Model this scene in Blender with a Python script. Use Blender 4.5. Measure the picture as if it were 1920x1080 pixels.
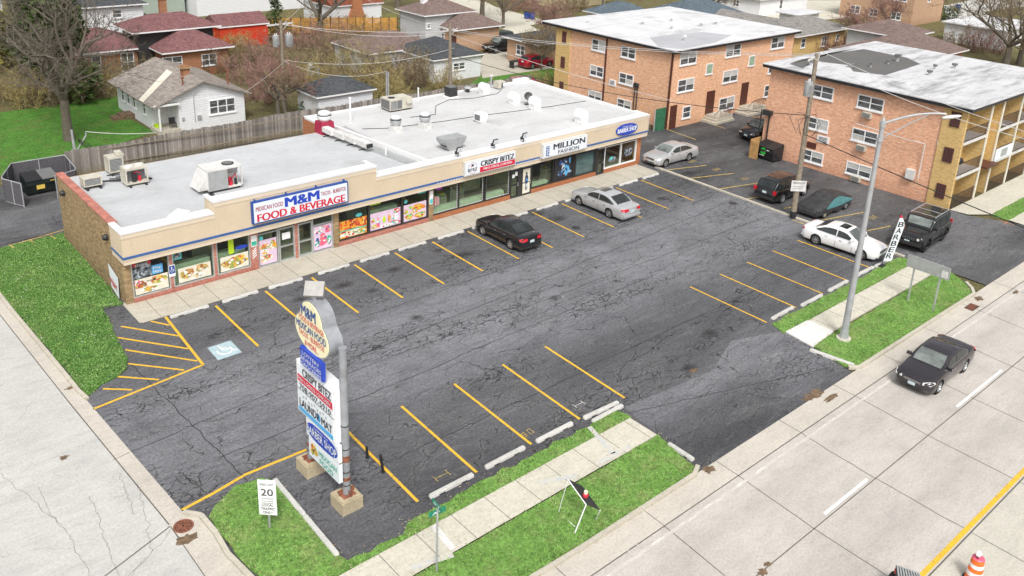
import bpy, math, random
import numpy as np
from mathutils import Vector, Matrix
random.seed(7)
sc = bpy.context.scene
for o in list(bpy.data.objects): bpy.data.objects.remove(o)
COL = sc.collection
PI = math.pi

# ---------------------------------------------------------------- camera
YAW, PITCH, ROLL = .7288, -.337, .0404
CAMP = Vector((-12.305, -42.784, 22.05)); FPX = 1662.8; CX, CY = 960., 323.
fw = Vector((math.sin(YAW)*math.cos(PITCH), math.cos(YAW)*math.cos(PITCH), math.sin(PITCH)))
r0 = Vector((math.cos(YAW), -math.sin(YAW), 0)); u0 = r0.cross(fw)
rt = r0*math.cos(ROLL)+u0*math.sin(ROLL); up = -r0*math.sin(ROLL)+u0*math.cos(ROLL)
cd = bpy.data.cameras.new('camera'); cam = bpy.data.objects.new('camera', cd); COL.objects.link(cam)
cam.matrix_world = Matrix(((rt.x, up.x, -fw.x, CAMP.x), (rt.y, up.y, -fw.y, CAMP.y), (rt.z, up.z, -fw.z, CAMP.z), (0, 0, 0, 1)))
cd.sensor_width = 36; cd.lens = FPX/1920*36; cd.shift_y = -(540-CY)/1920; cd.clip_end = 3000; cd.clip_start = .5
sc.camera = cam
def G(px, py, z=0.0):
    """surveyed ground position (metres) of a spot of the photograph at height z"""
    d = fw + rt*((px-CX)/FPX) - up*((py-CY)/FPX); t = (z-CAMP.z)/d.z
    return (CAMP.x+d.x*t, CAMP.y+d.y*t)

# ---------------------------------------------------------------- light
SUN_EL, SUN_AZ = math.radians(52), math.radians(214)      # azimuth clockwise from +y
w = bpy.data.worlds.new('World'); sc.world = w; w.use_nodes = True
nt = w.node_tree; nt.nodes.clear()
sky = nt.nodes.new('ShaderNodeTexSky'); sky.sky_type = 'NISHITA'; sky.sun_disc = False
sky.sun_elevation = SUN_EL; sky.sun_rotation = SUN_AZ; sky.air_density = 1.0; sky.dust_density = 5.0; sky.ozone_density = 1.0
hs = nt.nodes.new('ShaderNodeHueSaturation'); hs.inputs['Saturation'].default_value = .15
bg = nt.nodes.new('ShaderNodeBackground'); bg.inputs[1].default_value = .14
wo = nt.nodes.new('ShaderNodeOutputWorld')
nt.links.new(sky.outputs[0], hs.inputs['Color']); nt.links.new(hs.outputs[0], bg.inputs[0]); nt.links.new(bg.outputs[0], wo.inputs[0])
sd = bpy.data.lights.new('sun', 'SUN'); sd.energy = 1.5; sd.angle = math.radians(12); sd.color = (1, .97, .93)
so = bpy.data.objects.new('sun', sd); COL.objects.link(so)
sdir = Vector((math.sin(SUN_AZ)*math.cos(SUN_EL), math.cos(SUN_AZ)*math.cos(SUN_EL), math.sin(SUN_EL)))
so.rotation_euler = sdir.to_track_quat('Z', 'Y').to_euler(); so.location = (0, 0, 60)
sc.view_settings.view_transform = 'Standard'; sc.view_settings.look = 'None'
sc.view_settings.exposure = 0.42; sc.view_settings.gamma = 1; sc.view_settings.use_curve_mapping = False

# ---------------------------------------------------------------- helpers
class MB:
    def __init__(s): s.v = []; s.f = []; s.m = []
    def add(s, vs, fs, m=0):
        n = len(s.v); s.v.extend([tuple(p) for p in vs]); s.f.extend([tuple(i+n for i in f) for f in fs]); s.m.extend([m]*len(fs)); return s
    def box(s, x0, y0, z0, x1, y1, z1, m=0):
        if x0 > x1: x0, x1 = x1, x0
        if y0 > y1: y0, y1 = y1, y0
        if z0 > z1: z0, z1 = z1, z0
        v = [(x0,y0,z0),(x1,y0,z0),(x1,y1,z0),(x0,y1,z0),(x0,y0,z1),(x1,y0,z1),(x1,y1,z1),(x0,y1,z1)]
        return s.add(v, [(0,3,2,1),(4,5,6,7),(0,1,5,4),(1,2,6,5),(2,3,7,6),(3,0,4,7)], m)
    def obox(s, c, sz, rz=0, m=0, rx=0, ry=0):
        R = Matrix.Rotation(rz, 3, 'Z') @ Matrix.Rotation(ry, 3, 'Y') @ Matrix.Rotation(rx, 3, 'X')
        v = [Vector(c)+R @ Vector((a*sz[0]/2, b*sz[1]/2, k*sz[2]/2)) for k in (-1, 1) for a, b in ((-1,-1),(1,-1),(1,1),(-1,1))]
        return s.add(v, [(0,3,2,1),(4,5,6,7),(0,1,5,4),(1,2,6,5),(2,3,7,6),(3,0,4,7)], m)
    def poly(s, pts, m=0): return s.add(pts, [tuple(range(len(pts)))], m)
    def prism(s, pts, z0, z1, m=0, mt=None):
        a = sum(pts[i][0]*pts[(i+1) % len(pts)][1]-pts[(i+1) % len(pts)][0]*pts[i][1] for i in range(len(pts)))
        if a < 0: pts = pts[::-1]
        n = len(pts); v = [(p[0], p[1], z0) for p in pts]+[(p[0], p[1], z1) for p in pts]
        s.add(v, [tuple(range(n-1, -1, -1))]+[(i, (i+1) % n, (i+1) % n+n, i+n) for i in range(n)], m)
        s.add([(p[0], p[1], z1) for p in pts], [tuple(range(n))], m if mt is None else mt); return s
    def tube(s, path, r, n=6, m=0, cap=True):
        P = [Vector(p) for p in path]; rs = r if isinstance(r, (list, tuple)) else [r]*len(P)
        vs = []; fs = []; side = None
        for i, p in enumerate(P):
            d = (P[min(i+1, len(P)-1)]-P[max(i-1, 0)])
            if d.length < 1e-9: d = Vector((0, 0, 1))
            d.normalize()
            a = side if side is not None else (Vector((0, 0, 1)) if abs(d.z) < .9 else Vector((1, 0, 0)))
            x = a-d*a.dot(d); x = x.normalized() if x.length > 1e-6 else d.orthogonal().normalized(); side = x; y = d.cross(x)
            for k in range(n):
                t = 2*PI*k/n; vs.append(p+(x*math.cos(t)+y*math.sin(t))*rs[i])
        for i in range(len(P)-1):
            for k in range(n): fs.append((i*n+k, i*n+(k+1) % n, (i+1)*n+(k+1) % n, (i+1)*n+k))
        if cap: fs.append(tuple(range(n-1, -1, -1))); fs.append(tuple(range((len(P)-1)*n, len(P)*n)))
        return s.add(vs, fs, m)
    def cyl(s, x, y, z0, z1, r0, r1=None, n=16, m=0): return s.tube([(x, y, z0), (x, y, z1)], [r0, r0 if r1 is None else r1], n, m)
    def lathe(s, prof, c=(0,0,0), axis='Z', n=20, m=0):
        vs = []; fs = []
        for r, h in prof:
            for k in range(n):
                t = 2*PI*k/n; a, b = r*math.cos(t), r*math.sin(t)
                q = {'Z': (a, b, h), 'Y': (a, h, b), 'X': (h, a, b)}[axis]; vs.append((c[0]+q[0], c[1]+q[1], c[2]+q[2]))
        for i in range(len(prof)-1):
            for k in range(n): fs.append((i*n+k, i*n+(k+1) % n, (i+1)*n+(k+1) % n, (i+1)*n+k))
        return s.add(vs, fs, m)
    def loft(s, rings, m=0, closed=True, cap=True):
        n = len(rings[0]); vs = [p for r in rings for p in r]; fs = []
        for i in range(len(rings)-1):
            for k in range(n if closed else n-1): fs.append((i*n+k, i*n+(k+1) % n, (i+1)*n+(k+1) % n, (i+1)*n+k))
        if cap: fs.append(tuple(range(n-1, -1, -1))); fs.append(tuple(range((len(rings)-1)*n, len(rings)*n)))
        return s.add(vs, fs, m)
    def text(s, body, o, U, V, w, h, depth=.012, bold=.0, m=0, keep=False):
        """lettering fitted in a w x h box whose lower left corner is o; U along, V up"""
        c = bpy.data.curves.new('lettering', 'FONT'); c.body = body; c.resolution_u = 3; c.align_x = 'CENTER'
        t = bpy.data.objects.new('lettering', c); COL.objects.link(t); bpy.context.view_layer.update()
        me = bpy.data.meshes.new_from_object(t.evaluated_get(bpy.context.evaluated_depsgraph_get()))
        co = np.array([v.co[:] for v in me.vertices]); fs = [tuple(p.vertices) for p in me.polygons]
        bpy.data.objects.remove(t); bpy.data.curves.remove(c); bpy.data.meshes.remove(me)
        if not len(co): return s
        mn = co.min(0); sz = np.maximum(co.max(0)-mn, 1e-6)
        U = Vector(U); V = Vector(V); N = U.cross(V); o = Vector(o)
        kx, ky = w/sz[0], h/sz[1]
        if keep: kx = ky = min(kx, ky)
        ox = (w-sz[0]*kx)/2; oy = (h-sz[1]*ky)/2
        bold *= 1.5; nd = 1 if bold <= 0 else 5 if bold < .05 else 7
        for i in range(nd):
            dx = 0 if nd == 1 else (i/(nd-1)-.5)*2*bold*h*.62
            s.add([o+U*(ox+(p[0]-mn[0])*kx*(1-2*bold*h*.62/w)+dx+bold*h*.62)+V*(oy+(p[1]-mn[1])*ky)+N*(depth+.0008*i) for p in co], fs, m)
        return s
    def build(s, name, mats, parent=None, smooth=False, label=None, cat=None, group=None, kind=None, fix=True):
        me = bpy.data.meshes.new(name); me.from_pydata(s.v, [], s.f)
        if not isinstance(mats, (list, tuple)): mats = [mats]
        for a in mats: me.materials.append(a)
        me.polygons.foreach_set('material_index', s.m)
        if smooth: me.polygons.foreach_set('use_smooth', [True]*len(s.f))
        me.update()
        o = bpy.data.objects.new(name, me); COL.objects.link(o)
        if smooth and smooth != 2:
            try: me.set_sharp_from_angle(angle=math.radians(40))
            except Exception: pass
        if parent is not None:
            o.parent = parent; o.location = -wloc(parent)
        tag(o, label, cat, group, kind); return o
def wloc(o):
    l = Vector(o.location); 
    while o.parent: o = o.parent; l += Vector(o.location)
    return l
def tag(o, label=None, cat=None, group=None, kind=None):
    if label: o['label'] = label
    if cat: o['category'] = cat
    if group: o['group'] = group
    if kind: o['kind'] = kind
    return o
def thing(name, loc, label, cat, group=None):
    o = bpy.data.objects.new(name, None); o.empty_display_size = .3; COL.objects.link(o); o.location = loc if len(loc) == 3 else (*loc, 0)
    return tag(o, label, cat, group)
def copytree(o, parent=None):
    c = o.copy(); COL.objects.link(c); c.parent = parent
    for ch in o.children: copytree(ch, c)
    return c
def grid_sheet(mb, pts, z, m=0):
    """flat sheet from outline pts"""
    a = sum(pts[i][0]*pts[(i+1) % len(pts)][1]-pts[(i+1) % len(pts)][0]*pts[i][1] for i in range(len(pts)))
    if a < 0: pts = pts[::-1]
    return mb.poly([(p[0], p[1], z) for p in pts], m)

# ---------------------------------------------------------------- materials
class N:
    def __init__(s, name):
        s.mat = bpy.data.materials.new(name); s.mat.use_nodes = True; s.t = s.mat.node_tree; s.t.nodes.clear()
        s.o = s.t.nodes.new('ShaderNodeOutputMaterial'); s.b = s.t.nodes.new('ShaderNodeBsdfPrincipled'); s.t.links.new(s.b.outputs[0], s.o.inputs[0])
        s.pos = s.n('ShaderNodeNewGeometry').outputs['Position']
    def n(s, ty, **k):
        q = s.t.nodes.new(ty)
        for a, b in k.items(): setattr(q, a, b)
        return q
    def put(s, sock, v):
        if isinstance(v, bpy.types.NodeSocket): s.t.links.new(v, sock)
        elif isinstance(v, (tuple, list)) and len(v) == 3 and sock.type == 'RGBA': sock.default_value = (*v, 1)
        else: sock.default_value = v
    def noise(s, scale, detail=4, rough=.6, vec=None, dist=0, out=0):
        q = s.n('ShaderNodeTexNoise'); q.inputs['Scale'].default_value = scale; q.inputs['Detail'].default_value = detail; q.inputs['Roughness'].default_value = rough
        q.inputs['Distortion'].default_value = dist; s.t.links.new(vec or s.pos, q.inputs['Vector']); return q.outputs[out]
    def vor(s, scale, vec=None, feat='DISTANCE_TO_EDGE', out='Distance'):
        q = s.n('ShaderNodeTexVoronoi', feature=feat); q.inputs['Scale'].default_value = scale; s.t.links.new(vec or s.pos, q.inputs['Vector']); return q.outputs[out]
    def ma(s, op, a, b=0., c=None):
        q = s.n('ShaderNodeMath', operation=op); s.put(q.inputs[0], a); s.put(q.inputs[1], b)
        if c is not None: s.put(q.inputs[2], c)
        return q.outputs[0]
    def ramp(s, v, lo, hi, a=0., b=1.):
        q = s.n('ShaderNodeMapRange', clamp=True); s.put(q.inputs[0], v); q.inputs[1].default_value = lo; q.inputs[2].default_value = hi; q.inputs[3].default_value = a; q.inputs[4].default_value = b; return q.outputs[0]
    def mix(s, f, a, b, ty='MIX'):
        q = s.n('ShaderNodeMix', data_type='RGBA', blend_type=ty); s.put(q.inputs[0], f); s.put(q.inputs[6], a); s.put(q.inputs[7], b); return q.outputs[2]
    def scale(s, v, vec=None):
        q = s.n('ShaderNodeVectorMath', operation='MULTIPLY'); s.put(q.inputs[0], vec or s.pos); q.inputs[1].default_value = v; return q.outputs[0]
    def sep(s, vec=None):
        q = s.n('ShaderNodeSeparateXYZ'); s.put(q.inputs[0], vec or s.pos); return q.outputs
    def comb(s, x, y, z=0.):
        q = s.n('ShaderNodeCombineXYZ'); s.put(q.inputs[0], x); s.put(q.inputs[1], y); s.put(q.inputs[2], z); return q.outputs[0]
    def warp(s, sc_, amt, vec=None):
        q = s.n('ShaderNodeVectorMath', operation='MULTIPLY_ADD'); s.put(q.inputs[0], s.noise(sc_, 3, vec=vec, out=1)); q.inputs[1].default_value = (amt,)*3; s.put(q.inputs[2], vec or s.pos); return q.outputs[0]
    def obj(s): return s.n('ShaderNodeTexCoord').outputs['Object']
    def bump(s, h, d=.02, st=.6):
        q = s.n('ShaderNodeBump'); q.inputs['Strength'].default_value = st; q.inputs['Distance'].default_value = d; s.put(q.inputs['Height'], h); s.t.links.new(q.outputs[0], s.b.inputs['Normal'])
    def micro(s, c, dark=.35, light=.25, sc_=9., vec=None):
        f = s.noise(sc_, 3, .75, vec=vec)
        c = s.mix(s.ramp(f, .3, .5, dark, 0), c, s.mix(1., c, (.3,.3,.3), 'MULTIPLY'))
        return s.mix(s.ramp(f, .52, .72, 0, light), c, s.mix(1., c, (2.,2.,2.), 'MULTIPLY'))
    def fin(s, col, rough=.8, metal=0., spec=None):
        s.put(s.b.inputs['Base Color'], col); s.put(s.b.inputs['Roughness'], rough); s.b.inputs['Metallic'].default_value = metal
        if spec is not None: s.b.inputs['Specular IOR Level'].default_value = spec
        return s.mat
def plain(name, col, rough=.7, metal=0., var=.12, sc_=3., coat=0, spec=None, dirt=0.):
    k = N(name); v = k.obj()
    f = k.noise(sc_, 4, vec=v)
    c = k.mix(k.ramp(f, .3, .7), tuple(max(0, q*(1-var)) for q in col), tuple(min(1, q*(1+var)) for q in col))
    if dirt: c = k.mix(k.ramp(k.noise(sc_*.4, 6, .7, vec=v), .5, .75, 0, dirt), c, (.12, .1, .08))
    m = k.fin(c, rough, metal, spec)
    if coat: k.b.inputs['Coat Weight'].default_value = coat; k.b.inputs['Coat Roughness'].default_value = .04
    return m
def asphalt(name, base=(.062, .062, .066), cracks=1., stain=.5, light=0., centre=None):
    k = N(name)
    p2 = k.warp(.5, 1.1); p3 = k.warp(2.6, .3, p2); pa = k.scale((.55, 1.35, 1), p3)
    worn = k.ramp(k.noise(.09, 3, .6, vec=k.scale((.5, 1.3, 1))), .38, .6)           # worn pale areas
    if centre:                                                                     # traffic aisle of the lot
        x, y, z = k.sep(); g = k.ma('ABSOLUTE', k.ma('SUBTRACT', y, centre[0])); g = k.ramp(g, centre[1], centre[1]+4.5, 1, 0)
        worn = k.ma('MAXIMUM', k.ma('MULTIPLY', worn, .35), k.ma('MULTIPLY', g, k.ramp(k.noise(.2, 4, .7), .28, .55, .55, 1)))
    c = k.mix(worn, tuple(q*.66 for q in base), tuple(q*2.0 for q in base))
    c = k.mix(k.ramp(k.noise(.55, 5, .75, vec=k.scale((.5, 1.4, 1))), .42, .66, 0, .35), c, tuple(q*.6 for q in base))
    c = k.mix(k.ramp(k.noise(.8, 6, .8, vec=k.scale((.4, 1.6, 1))), .54, .76, 0, .5+light), c, (.24, .235, .225))
    c = k.micro(c, .55, .5, 9.); c = k.micro(c, .22, .16, 2.4, k.scale((.5, 1.6, 1)))
    c = k.mix(k.ma('MULTIPLY', k.ramp(k.noise(.45, 4, .55, dist=.6), .62, .72), stain*.5), c, (.03, .028, .026))
    def crk(sc_, a, b_, vec=pa): return k.ramp(k.vor(sc_, vec), a, b_, 1, 0)
    lg = k.ma('MULTIPLY', crk(.33, .001, .007), k.ramp(k.noise(.35, 3), .42, .52))
    md = k.ma('MULTIPLY', crk(.95, .003, .017), k.ramp(k.noise(.14, 3, vec=k.scale((.45, 1.5, 1))), .4, .52))
    sm = k.ma('MULTIPLY', crk(2.8, .012, .06), k.ramp(k.noise(.19, 4, vec=k.scale((.35, 1.9, 1))), .5, .59))
    cr = k.ma('MULTIPLY', k.ma('MAXIMUM', k.ma('MAXIMUM', k.ma('MULTIPLY', lg, .9), k.ma('MULTIPLY', md, .85)), k.ma('MULTIPLY', sm, .9)), cracks)
    halo = k.ma('MULTIPLY', crk(.95, .02, .09), k.ramp(k.noise(.14, 3, vec=k.scale((.45, 1.5, 1))), .47, .58, 0, .3*cracks))
    c = k.mix(halo, c, (.19, .185, .175))
    cr = k.ma('MULTIPLY', cr, k.ramp(k.noise(1.1, 3), .33, .55, .25, 1))
    c = k.mix(cr, c, (.004, .004, .004))
    k.bump(k.ma('SUBTRACT', k.noise(12, 3, .8), k.ma('MULTIPLY', cr, 1.5)), .015, .6)
    return k.fin(c, k.ramp(k.noise(.5, 4), .3, .7, .62, .85), 0, .35)
def concrete(name, base=(.52, .5, .46), stains=.3, cracks=0., var=.1, groove=False, lanes=False):
    k = N(name)
    c = k.mix(k.ramp(k.noise(.3, 5, .65), .3, .7), tuple(q*(1-var) for q in base), tuple(q*(1+var) for q in base))
    c = k.mix(k.ramp(k.noise(22, 4, .8), .3, .75, 0, .25), c, tuple(q*.62 for q in base))
    c = k.mix(k.ramp(k.noise(2.2, 5, .7, vec=k.scale((.3, 1.2, 1))), .5, .85, 0, stains), c, tuple(q*.6 for q in base))
    if lanes:
        y = k.sep()[1]
        for y0 in (-29.0, -32.9):
            c = k.mix(k.ramp(k.ma('ABSOLUTE', k.ma('SUBTRACT', k.ma('ADD', y, k.ma('MULTIPLY', k.noise(.25, 3), .8)), y0+.4)), .1, .75, .22, 0), c, tuple(q*.55 for q in base))
    if groove:
        wv = k.n('ShaderNodeTexWave', bands_direction='Y'); wv.inputs['Scale'].default_value = 6; wv.inputs['Distortion'].default_value = .4; s_ = k.scale((1, 1, 1)); k.t.links.new(s_, wv.inputs['Vector'])
        c = k.mix(k.ma('MULTIPLY', wv.outputs['Fac'], .22), c, tuple(q*.5 for q in base))
    cr = k.ma('MULTIPLY', k.ramp(k.vor(.17, k.warp(2.2, .3, k.warp(.4, 1.6))), .0, .0022, 1, 0), cracks)
    if cracks: cr = k.ma('MULTIPLY', cr, k.ramp(k.noise(.13, 2), .42, .52)); c = k.mix(cr, c, (.1, .09, .08))
    c = k.micro(c, .28, .1, 10.); c = k.micro(c, .14, .06, 1.6, k.scale((.6, 1.5, 1)))
    k.bump(k.noise(25, 4), .006, .4)
    return k.fin(c, .85, 0, .3)
def grassmat(name, a=(.09, .19, .035), b=(.2, .38, .085), dry=(.34, .33, .15), dryamt=.6):
    k = N(name)
    c = k.mix(k.ramp(k.noise(.9, 5, .7), .32, .68), a, b)
    c = k.mix(k.ramp(k.noise(9, 4, .8), .35, .7, 0, .6), c, tuple(q*1.5 for q in b))
    c = k.mix(k.ramp(k.noise(30, 3, .8), .5, .75, 0, .8), c, tuple(q*.35 for q in a))
    c = k.mix(k.ramp(k.noise(.55, 5, .75), .5, .68, 0, dryamt), c, dry)
    c = k.micro(c, .75, .5, 7.)
    k.bump(k.noise(14, 4, .8), .08, 1)
    return k.fin(c, .9, 0, .15)
def brick(name, c1, c2, mortar=(.4, .36, .31), sc_=1., bw=.2, bh=.075, rough=.85, soldier=False):
    k = N(name); x, y, z = k.sep()
    u = k.ma('ADD', x, y)
    vec = k.comb(z, u) if soldier else k.comb(u, z)
    q = k.n('ShaderNodeTexBrick'); k.t.links.new(vec, q.inputs['Vector']); q.inputs['Scale'].default_value = sc_
    q.inputs['Brick Width'].default_value = bw; q.inputs['Row Height'].default_value = bh; q.inputs['Mortar Size'].default_value = .008; q.inputs['Bias'].default_value = 0
    k.put(q.inputs['Color1'], c1); k.put(q.inputs['Color2'], c2); k.put(q.inputs['Mortar'], mortar)
    c = k.mix(k.ramp(k.noise(.7, 5, .7), .3, .75, 0, .35), q.outputs[0], tuple(v*.72 for v in c1))
    c = k.mix(k.ramp(k.noise(3.5, 5, .7, vec=k.scale((1, 1, 7))), .5, .8, 0, .35), c, tuple(min(1, v*1.35) for v in c2))
    ln = k.comb(k.ma('MULTIPLY', u, 1.1), k.ma('MULTIPLY', z, 9.), 0.)
    c = k.mix(k.ramp(k.noise(1., 3, .8, vec=ln), .5, .72, 0, .5), c, mortar)
    c = k.mix(k.ramp(k.noise(1.7, 3, .8, vec=ln), .52, .78, 0, .32), c, tuple(v*.5 for v in c2))
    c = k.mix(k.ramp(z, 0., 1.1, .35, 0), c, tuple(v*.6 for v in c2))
    c = k.micro(c, .45, .2, 1., k.comb(k.ma('MULTIPLY', u, 3.2), k.ma('MULTIPLY', z, 11.), 0.))
    k.bump(q.outputs['Fac'], .01, -.6)
    return k.fin(c, rough, 0, .2)
def siding(name, col=(.72, .73, .75), step=.2):
    k = N(name); z = k.sep()[2]
    f = k.ma('FRACT', k.ma('DIVIDE', z, step))
    c = k.mix(k.ramp(f, 0, .2, .8, 0), col, tuple(q*.45 for q in col))
    c = k.mix(k.ramp(k.noise(2, 5, .7), .5, .8, 0, .25), c, tuple(q*.7 for q in col))
    c = k.micro(c,.15,.05,5.); k.bump(f, .02, .6); return k.fin(c, .6, 0, .3)
def shingle(name, col, var=.35):
    k = N(name); x, y, z = k.sep()
    q = k.n('ShaderNodeTexBrick'); k.t.links.new(k.comb(k.ma('ADD', x, k.ma('MULTIPLY', y, .6)), k.ma('MULTIPLY', z, 2.4)), q.inputs['Vector']); q.inputs['Scale'].default_value = 1
    q.inputs['Brick Width'].default_value = .22; q.inputs['Row Height'].default_value = .17; q.inputs['Mortar Size'].default_value = .015
    k.put(q.inputs['Color1'], tuple(v*(1-var) for v in col)); k.put(q.inputs['Color2'], tuple(v*(1+var) for v in col)); k.put(q.inputs['Mortar'], tuple(v*.5 for v in col))
    c = k.mix(k.ramp(k.noise(.8, 5, .7), .3, .75, 0, .4), q.outputs[0], tuple(v*1.35 for v in col))
    c = k.mix(k.ramp(k.noise(18, 3, .8), .4, .8, 0, .4), c, tuple(v*.5 for v in col))
    c = k.micro(c, .4, .3, 7.)
    return k.fin(c, .95, 0, .1)
def membrane(name, base=(.66, .66, .66), dark=(.3, .3, .31), amt=.5, seams=True, d2=None, thr=.55):
    k = N(name)
    c = k.mix(k.ramp(k.noise(.35, 5, .65), .3, .7), tuple(q*.9 for q in base), tuple(min(1, q*1.08) for q in base))
    c = k.mix(k.ramp(k.noise(.6, 6, .75, vec=k.scale((.28, 1.5, 1))), thr, thr+.25, 0, amt), c, dark)
    c = k.mix(k.ramp(k.noise(.22, 4, .6), .6, .72, 0, amt*.8), c, dark)
    if seams:
        y = k.sep()[1]; f = k.ma('FRACT', k.ma('DIVIDE', k.ma('ADD', y, k.ma('MULTIPLY', k.noise(.3, 2), .12)), 1.15))
        c = k.mix(k.ramp(f, 0, .035, .3, 0), c, tuple(q*.5 for q in base))
    if d2: c = k.mix(k.ramp(k.noise(.13, 5, .7, vec=k.scale((.5, 1.0, 1))), .58, .63, 0, .85), c, d2)
    c = k.micro(c, .16, .06, 6., k.scale((.5, 1.6, 1)))
    k.bump(k.noise(6, 5), .01, .4)
    return k.fin(c, .75, 0, .3)
def boards(name, col, w_=.14, axis=0, var=.35):
    k = N(name); p = k.sep(); c0 = k.ma('FLOOR', k.ma('DIVIDE', p[axis], w_))
    wn = k.n('ShaderNodeTexWhiteNoise', noise_dimensions='1D'); k.put(wn.inputs['W'], c0)
    f = k.ma('FRACT', k.ma('DIVIDE', p[axis], w_))
    c = k.mix(wn.outputs['Value'], tuple(v*(1-var) for v in col), tuple(v*(1+var) for v in col))
    c = k.mix(k.ramp(k.noise(6, 5, .7, vec=k.scale((3, 3, .5))), .4, .7, 0, .6), c, tuple(v*.5 for v in col))
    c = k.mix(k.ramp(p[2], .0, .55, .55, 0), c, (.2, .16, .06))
    c = k.mix(k.ramp(f, 0, .1, .8, 0), c, tuple(v*.25 for v in col))
    return k.fin(c, .9, 0, .15)
def glassmat(name, col=(.03, .035, .035), rough=.03, var=.25, sc_=.8):
    k = N(name)
    c = k.mix(k.ramp(k.noise(sc_, 3, vec=k.scale((1, 1, 2.4))), .35, .65), tuple(q*(1-var) for q in col), tuple(q*(1+var) for q in col))
    return k.fin(c, rough, 0, .6)
def foodmat(name, cols, sc_=5.):
    k = N(name); v = k.warp(3, .12, k.obj())
    q = k.n('ShaderNodeTexVoronoi'); q.inputs['Scale'].default_value = sc_; k.t.links.new(v, q.inputs['Vector'])
    s_ = k.sep(q.outputs['Color'])[0]; c = cols[0]
    for i, cc in enumerate(cols[1:]): c = k.mix(k.ramp(s_, (i+.9)/len(cols), (i+1.1)/len(cols)), c, cc)
    c = k.mix(k.ramp(k.noise(14, 3, .8, vec=v), .4, .7, 0, .5), c, tuple(z*.5 for z in cols[0]))
    return k.fin(c, .4)
def carpaint(name, col, metal=.3, rough=.3):
    k = N(name); c = k.mix(k.ramp(k.noise(1.5, 3, vec=k.obj()), .3, .7, 0, .2), col, tuple(min(1, q*1.25+.01) for q in col))
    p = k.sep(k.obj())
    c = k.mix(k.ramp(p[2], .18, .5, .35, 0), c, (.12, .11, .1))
    m = k.fin(c, rough, metal); k.b.inputs['Coat Weight'].default_value = .7; k.b.inputs['Coat Roughness'].default_value = .05; return m

M = {}
M['asphalt'] = asphalt('parking_asphalt', (.094,.095,.102), centre=(-11.6, 2.6))
M['asphalt2'] = asphalt('apartment_asphalt', (.07, .07, .073), .6, .9, .25)
M['asphalt_new'] = asphalt('sealed_asphalt', (.085,.085,.092), .9, .3, .1)
M['road'] = concrete('road_concrete', (.49, .455, .415), .35, .25, .1, lanes=True)
M['road2'] = concrete('grooved_concrete', (.55, .52, .45), .2, 0, .07, groove=True)
M['street'] = concrete('street_concrete', (.5, .49, .465), .35, .6, .1)
M['gutter'] = concrete('gutter_concrete', (.52, .48, .42), .35, 0, .1)
M['kerb'] = concrete('kerb_concrete', (.5, .46, .38), .4, 0, .14)
M['walk'] = concrete('sidewalk_concrete', (.56, .53, .44), .3, 0, .08)
M['walk_new'] = concrete('new_concrete', (.68, .66, .63), .1, 0, .04)
M['storewalk'] = concrete('store_sidewalk_concrete', (.47, .435, .36), .5, .2, .12)
M['joint'] = plain('joint_dark', (.12, .105, .09), .9)
M['grass'] = grassmat('lawn_grass'); M['grass_l'] = grassmat('darker_lawn_grass', (.04,.11,.02), (.1,.22,.045), (.2,.24,.1), .5)
M['lawn2'] = grassmat('back_lawn', (.04, .11, .018), (.1, .25, .04), (.16, .16, .06), .7)
M['ground'] = grassmat('winter_ground', (.09, .085, .035), (.17, .15, .07), (.13, .09, .06), .8)
M['far'] = grassmat('far_lawn', (.10, .12, .03), (.2, .2, .07), (.16, .12, .08), .7)
M['yellow'] = None
k = N('yellow_paint'); c = k.mix(k.ramp(k.noise(5, 5, .8), .42, .7, 0, .6), (.78, .45, .02), (.3, .2, .08)); c = k.mix(k.ramp(k.noise(3, 6, .85), .56, .66, 0, .85), c, (.1, .09, .08)); M['yellow'] = k.fin(c, .7)
k = N('faded_yellow_paint'); c = k.mix(k.ramp(k.noise(5, 5, .8), .42, .62, 0, .85), (.6, .42, .1), (.12, .11, .09)); M['yellow2'] = k.fin(c, .7)
k = N('lane_paint'); c = k.mix(k.ramp(k.noise(5, 5, .8), .5, .7, 0, .4), (.85, .84, .82), (.5, .47, .43)); M['white_paint'] = k.fin(c, .6)
k = N('worn_lane_paint'); c = k.mix(k.ramp(k.noise(2.2, 5, .85, vec=k.scale((.7, 3, 1))), .32, .5), (.75, .73, .69), (.5, .465, .425)); M['worn_paint'] = k.fin(c, .7)
M['orange_paint'] = plain('orange_paint', (.8, .2, .04), .8, var=.4, sc_=6)
M['blue_paint'] = plain('faded_blue_paint', (.36, .47, .5), .8, var=.15)
M['blue_chalk'] = None
k = N('blue_chalk'); c = k.mix(k.ramp(k.noise(6, 5, .8), .4, .6), (.44, .46, .47), (.55, .52, .43)); M['blue_chalk'] = k.fin(c, .9)
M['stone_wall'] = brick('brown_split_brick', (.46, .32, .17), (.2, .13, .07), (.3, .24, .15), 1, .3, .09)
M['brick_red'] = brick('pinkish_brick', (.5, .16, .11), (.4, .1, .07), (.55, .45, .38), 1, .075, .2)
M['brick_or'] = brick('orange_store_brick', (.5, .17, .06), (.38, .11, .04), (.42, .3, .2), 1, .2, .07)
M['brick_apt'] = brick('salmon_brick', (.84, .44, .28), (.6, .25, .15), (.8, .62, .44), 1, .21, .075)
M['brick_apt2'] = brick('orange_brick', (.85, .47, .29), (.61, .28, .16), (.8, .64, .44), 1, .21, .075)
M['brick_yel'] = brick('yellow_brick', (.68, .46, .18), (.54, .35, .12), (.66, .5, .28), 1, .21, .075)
M['brick_house'] = brick('mottled_house_brick', (.4, .15, .06), (.25, .09, .045), (.4, .3, .2), 1, .21, .075)
M['brick_tan'] = brick('tan_house_brick', (.55, .33, .2), (.45, .25, .15), (.5, .42, .32), 1, .21, .075)
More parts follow.
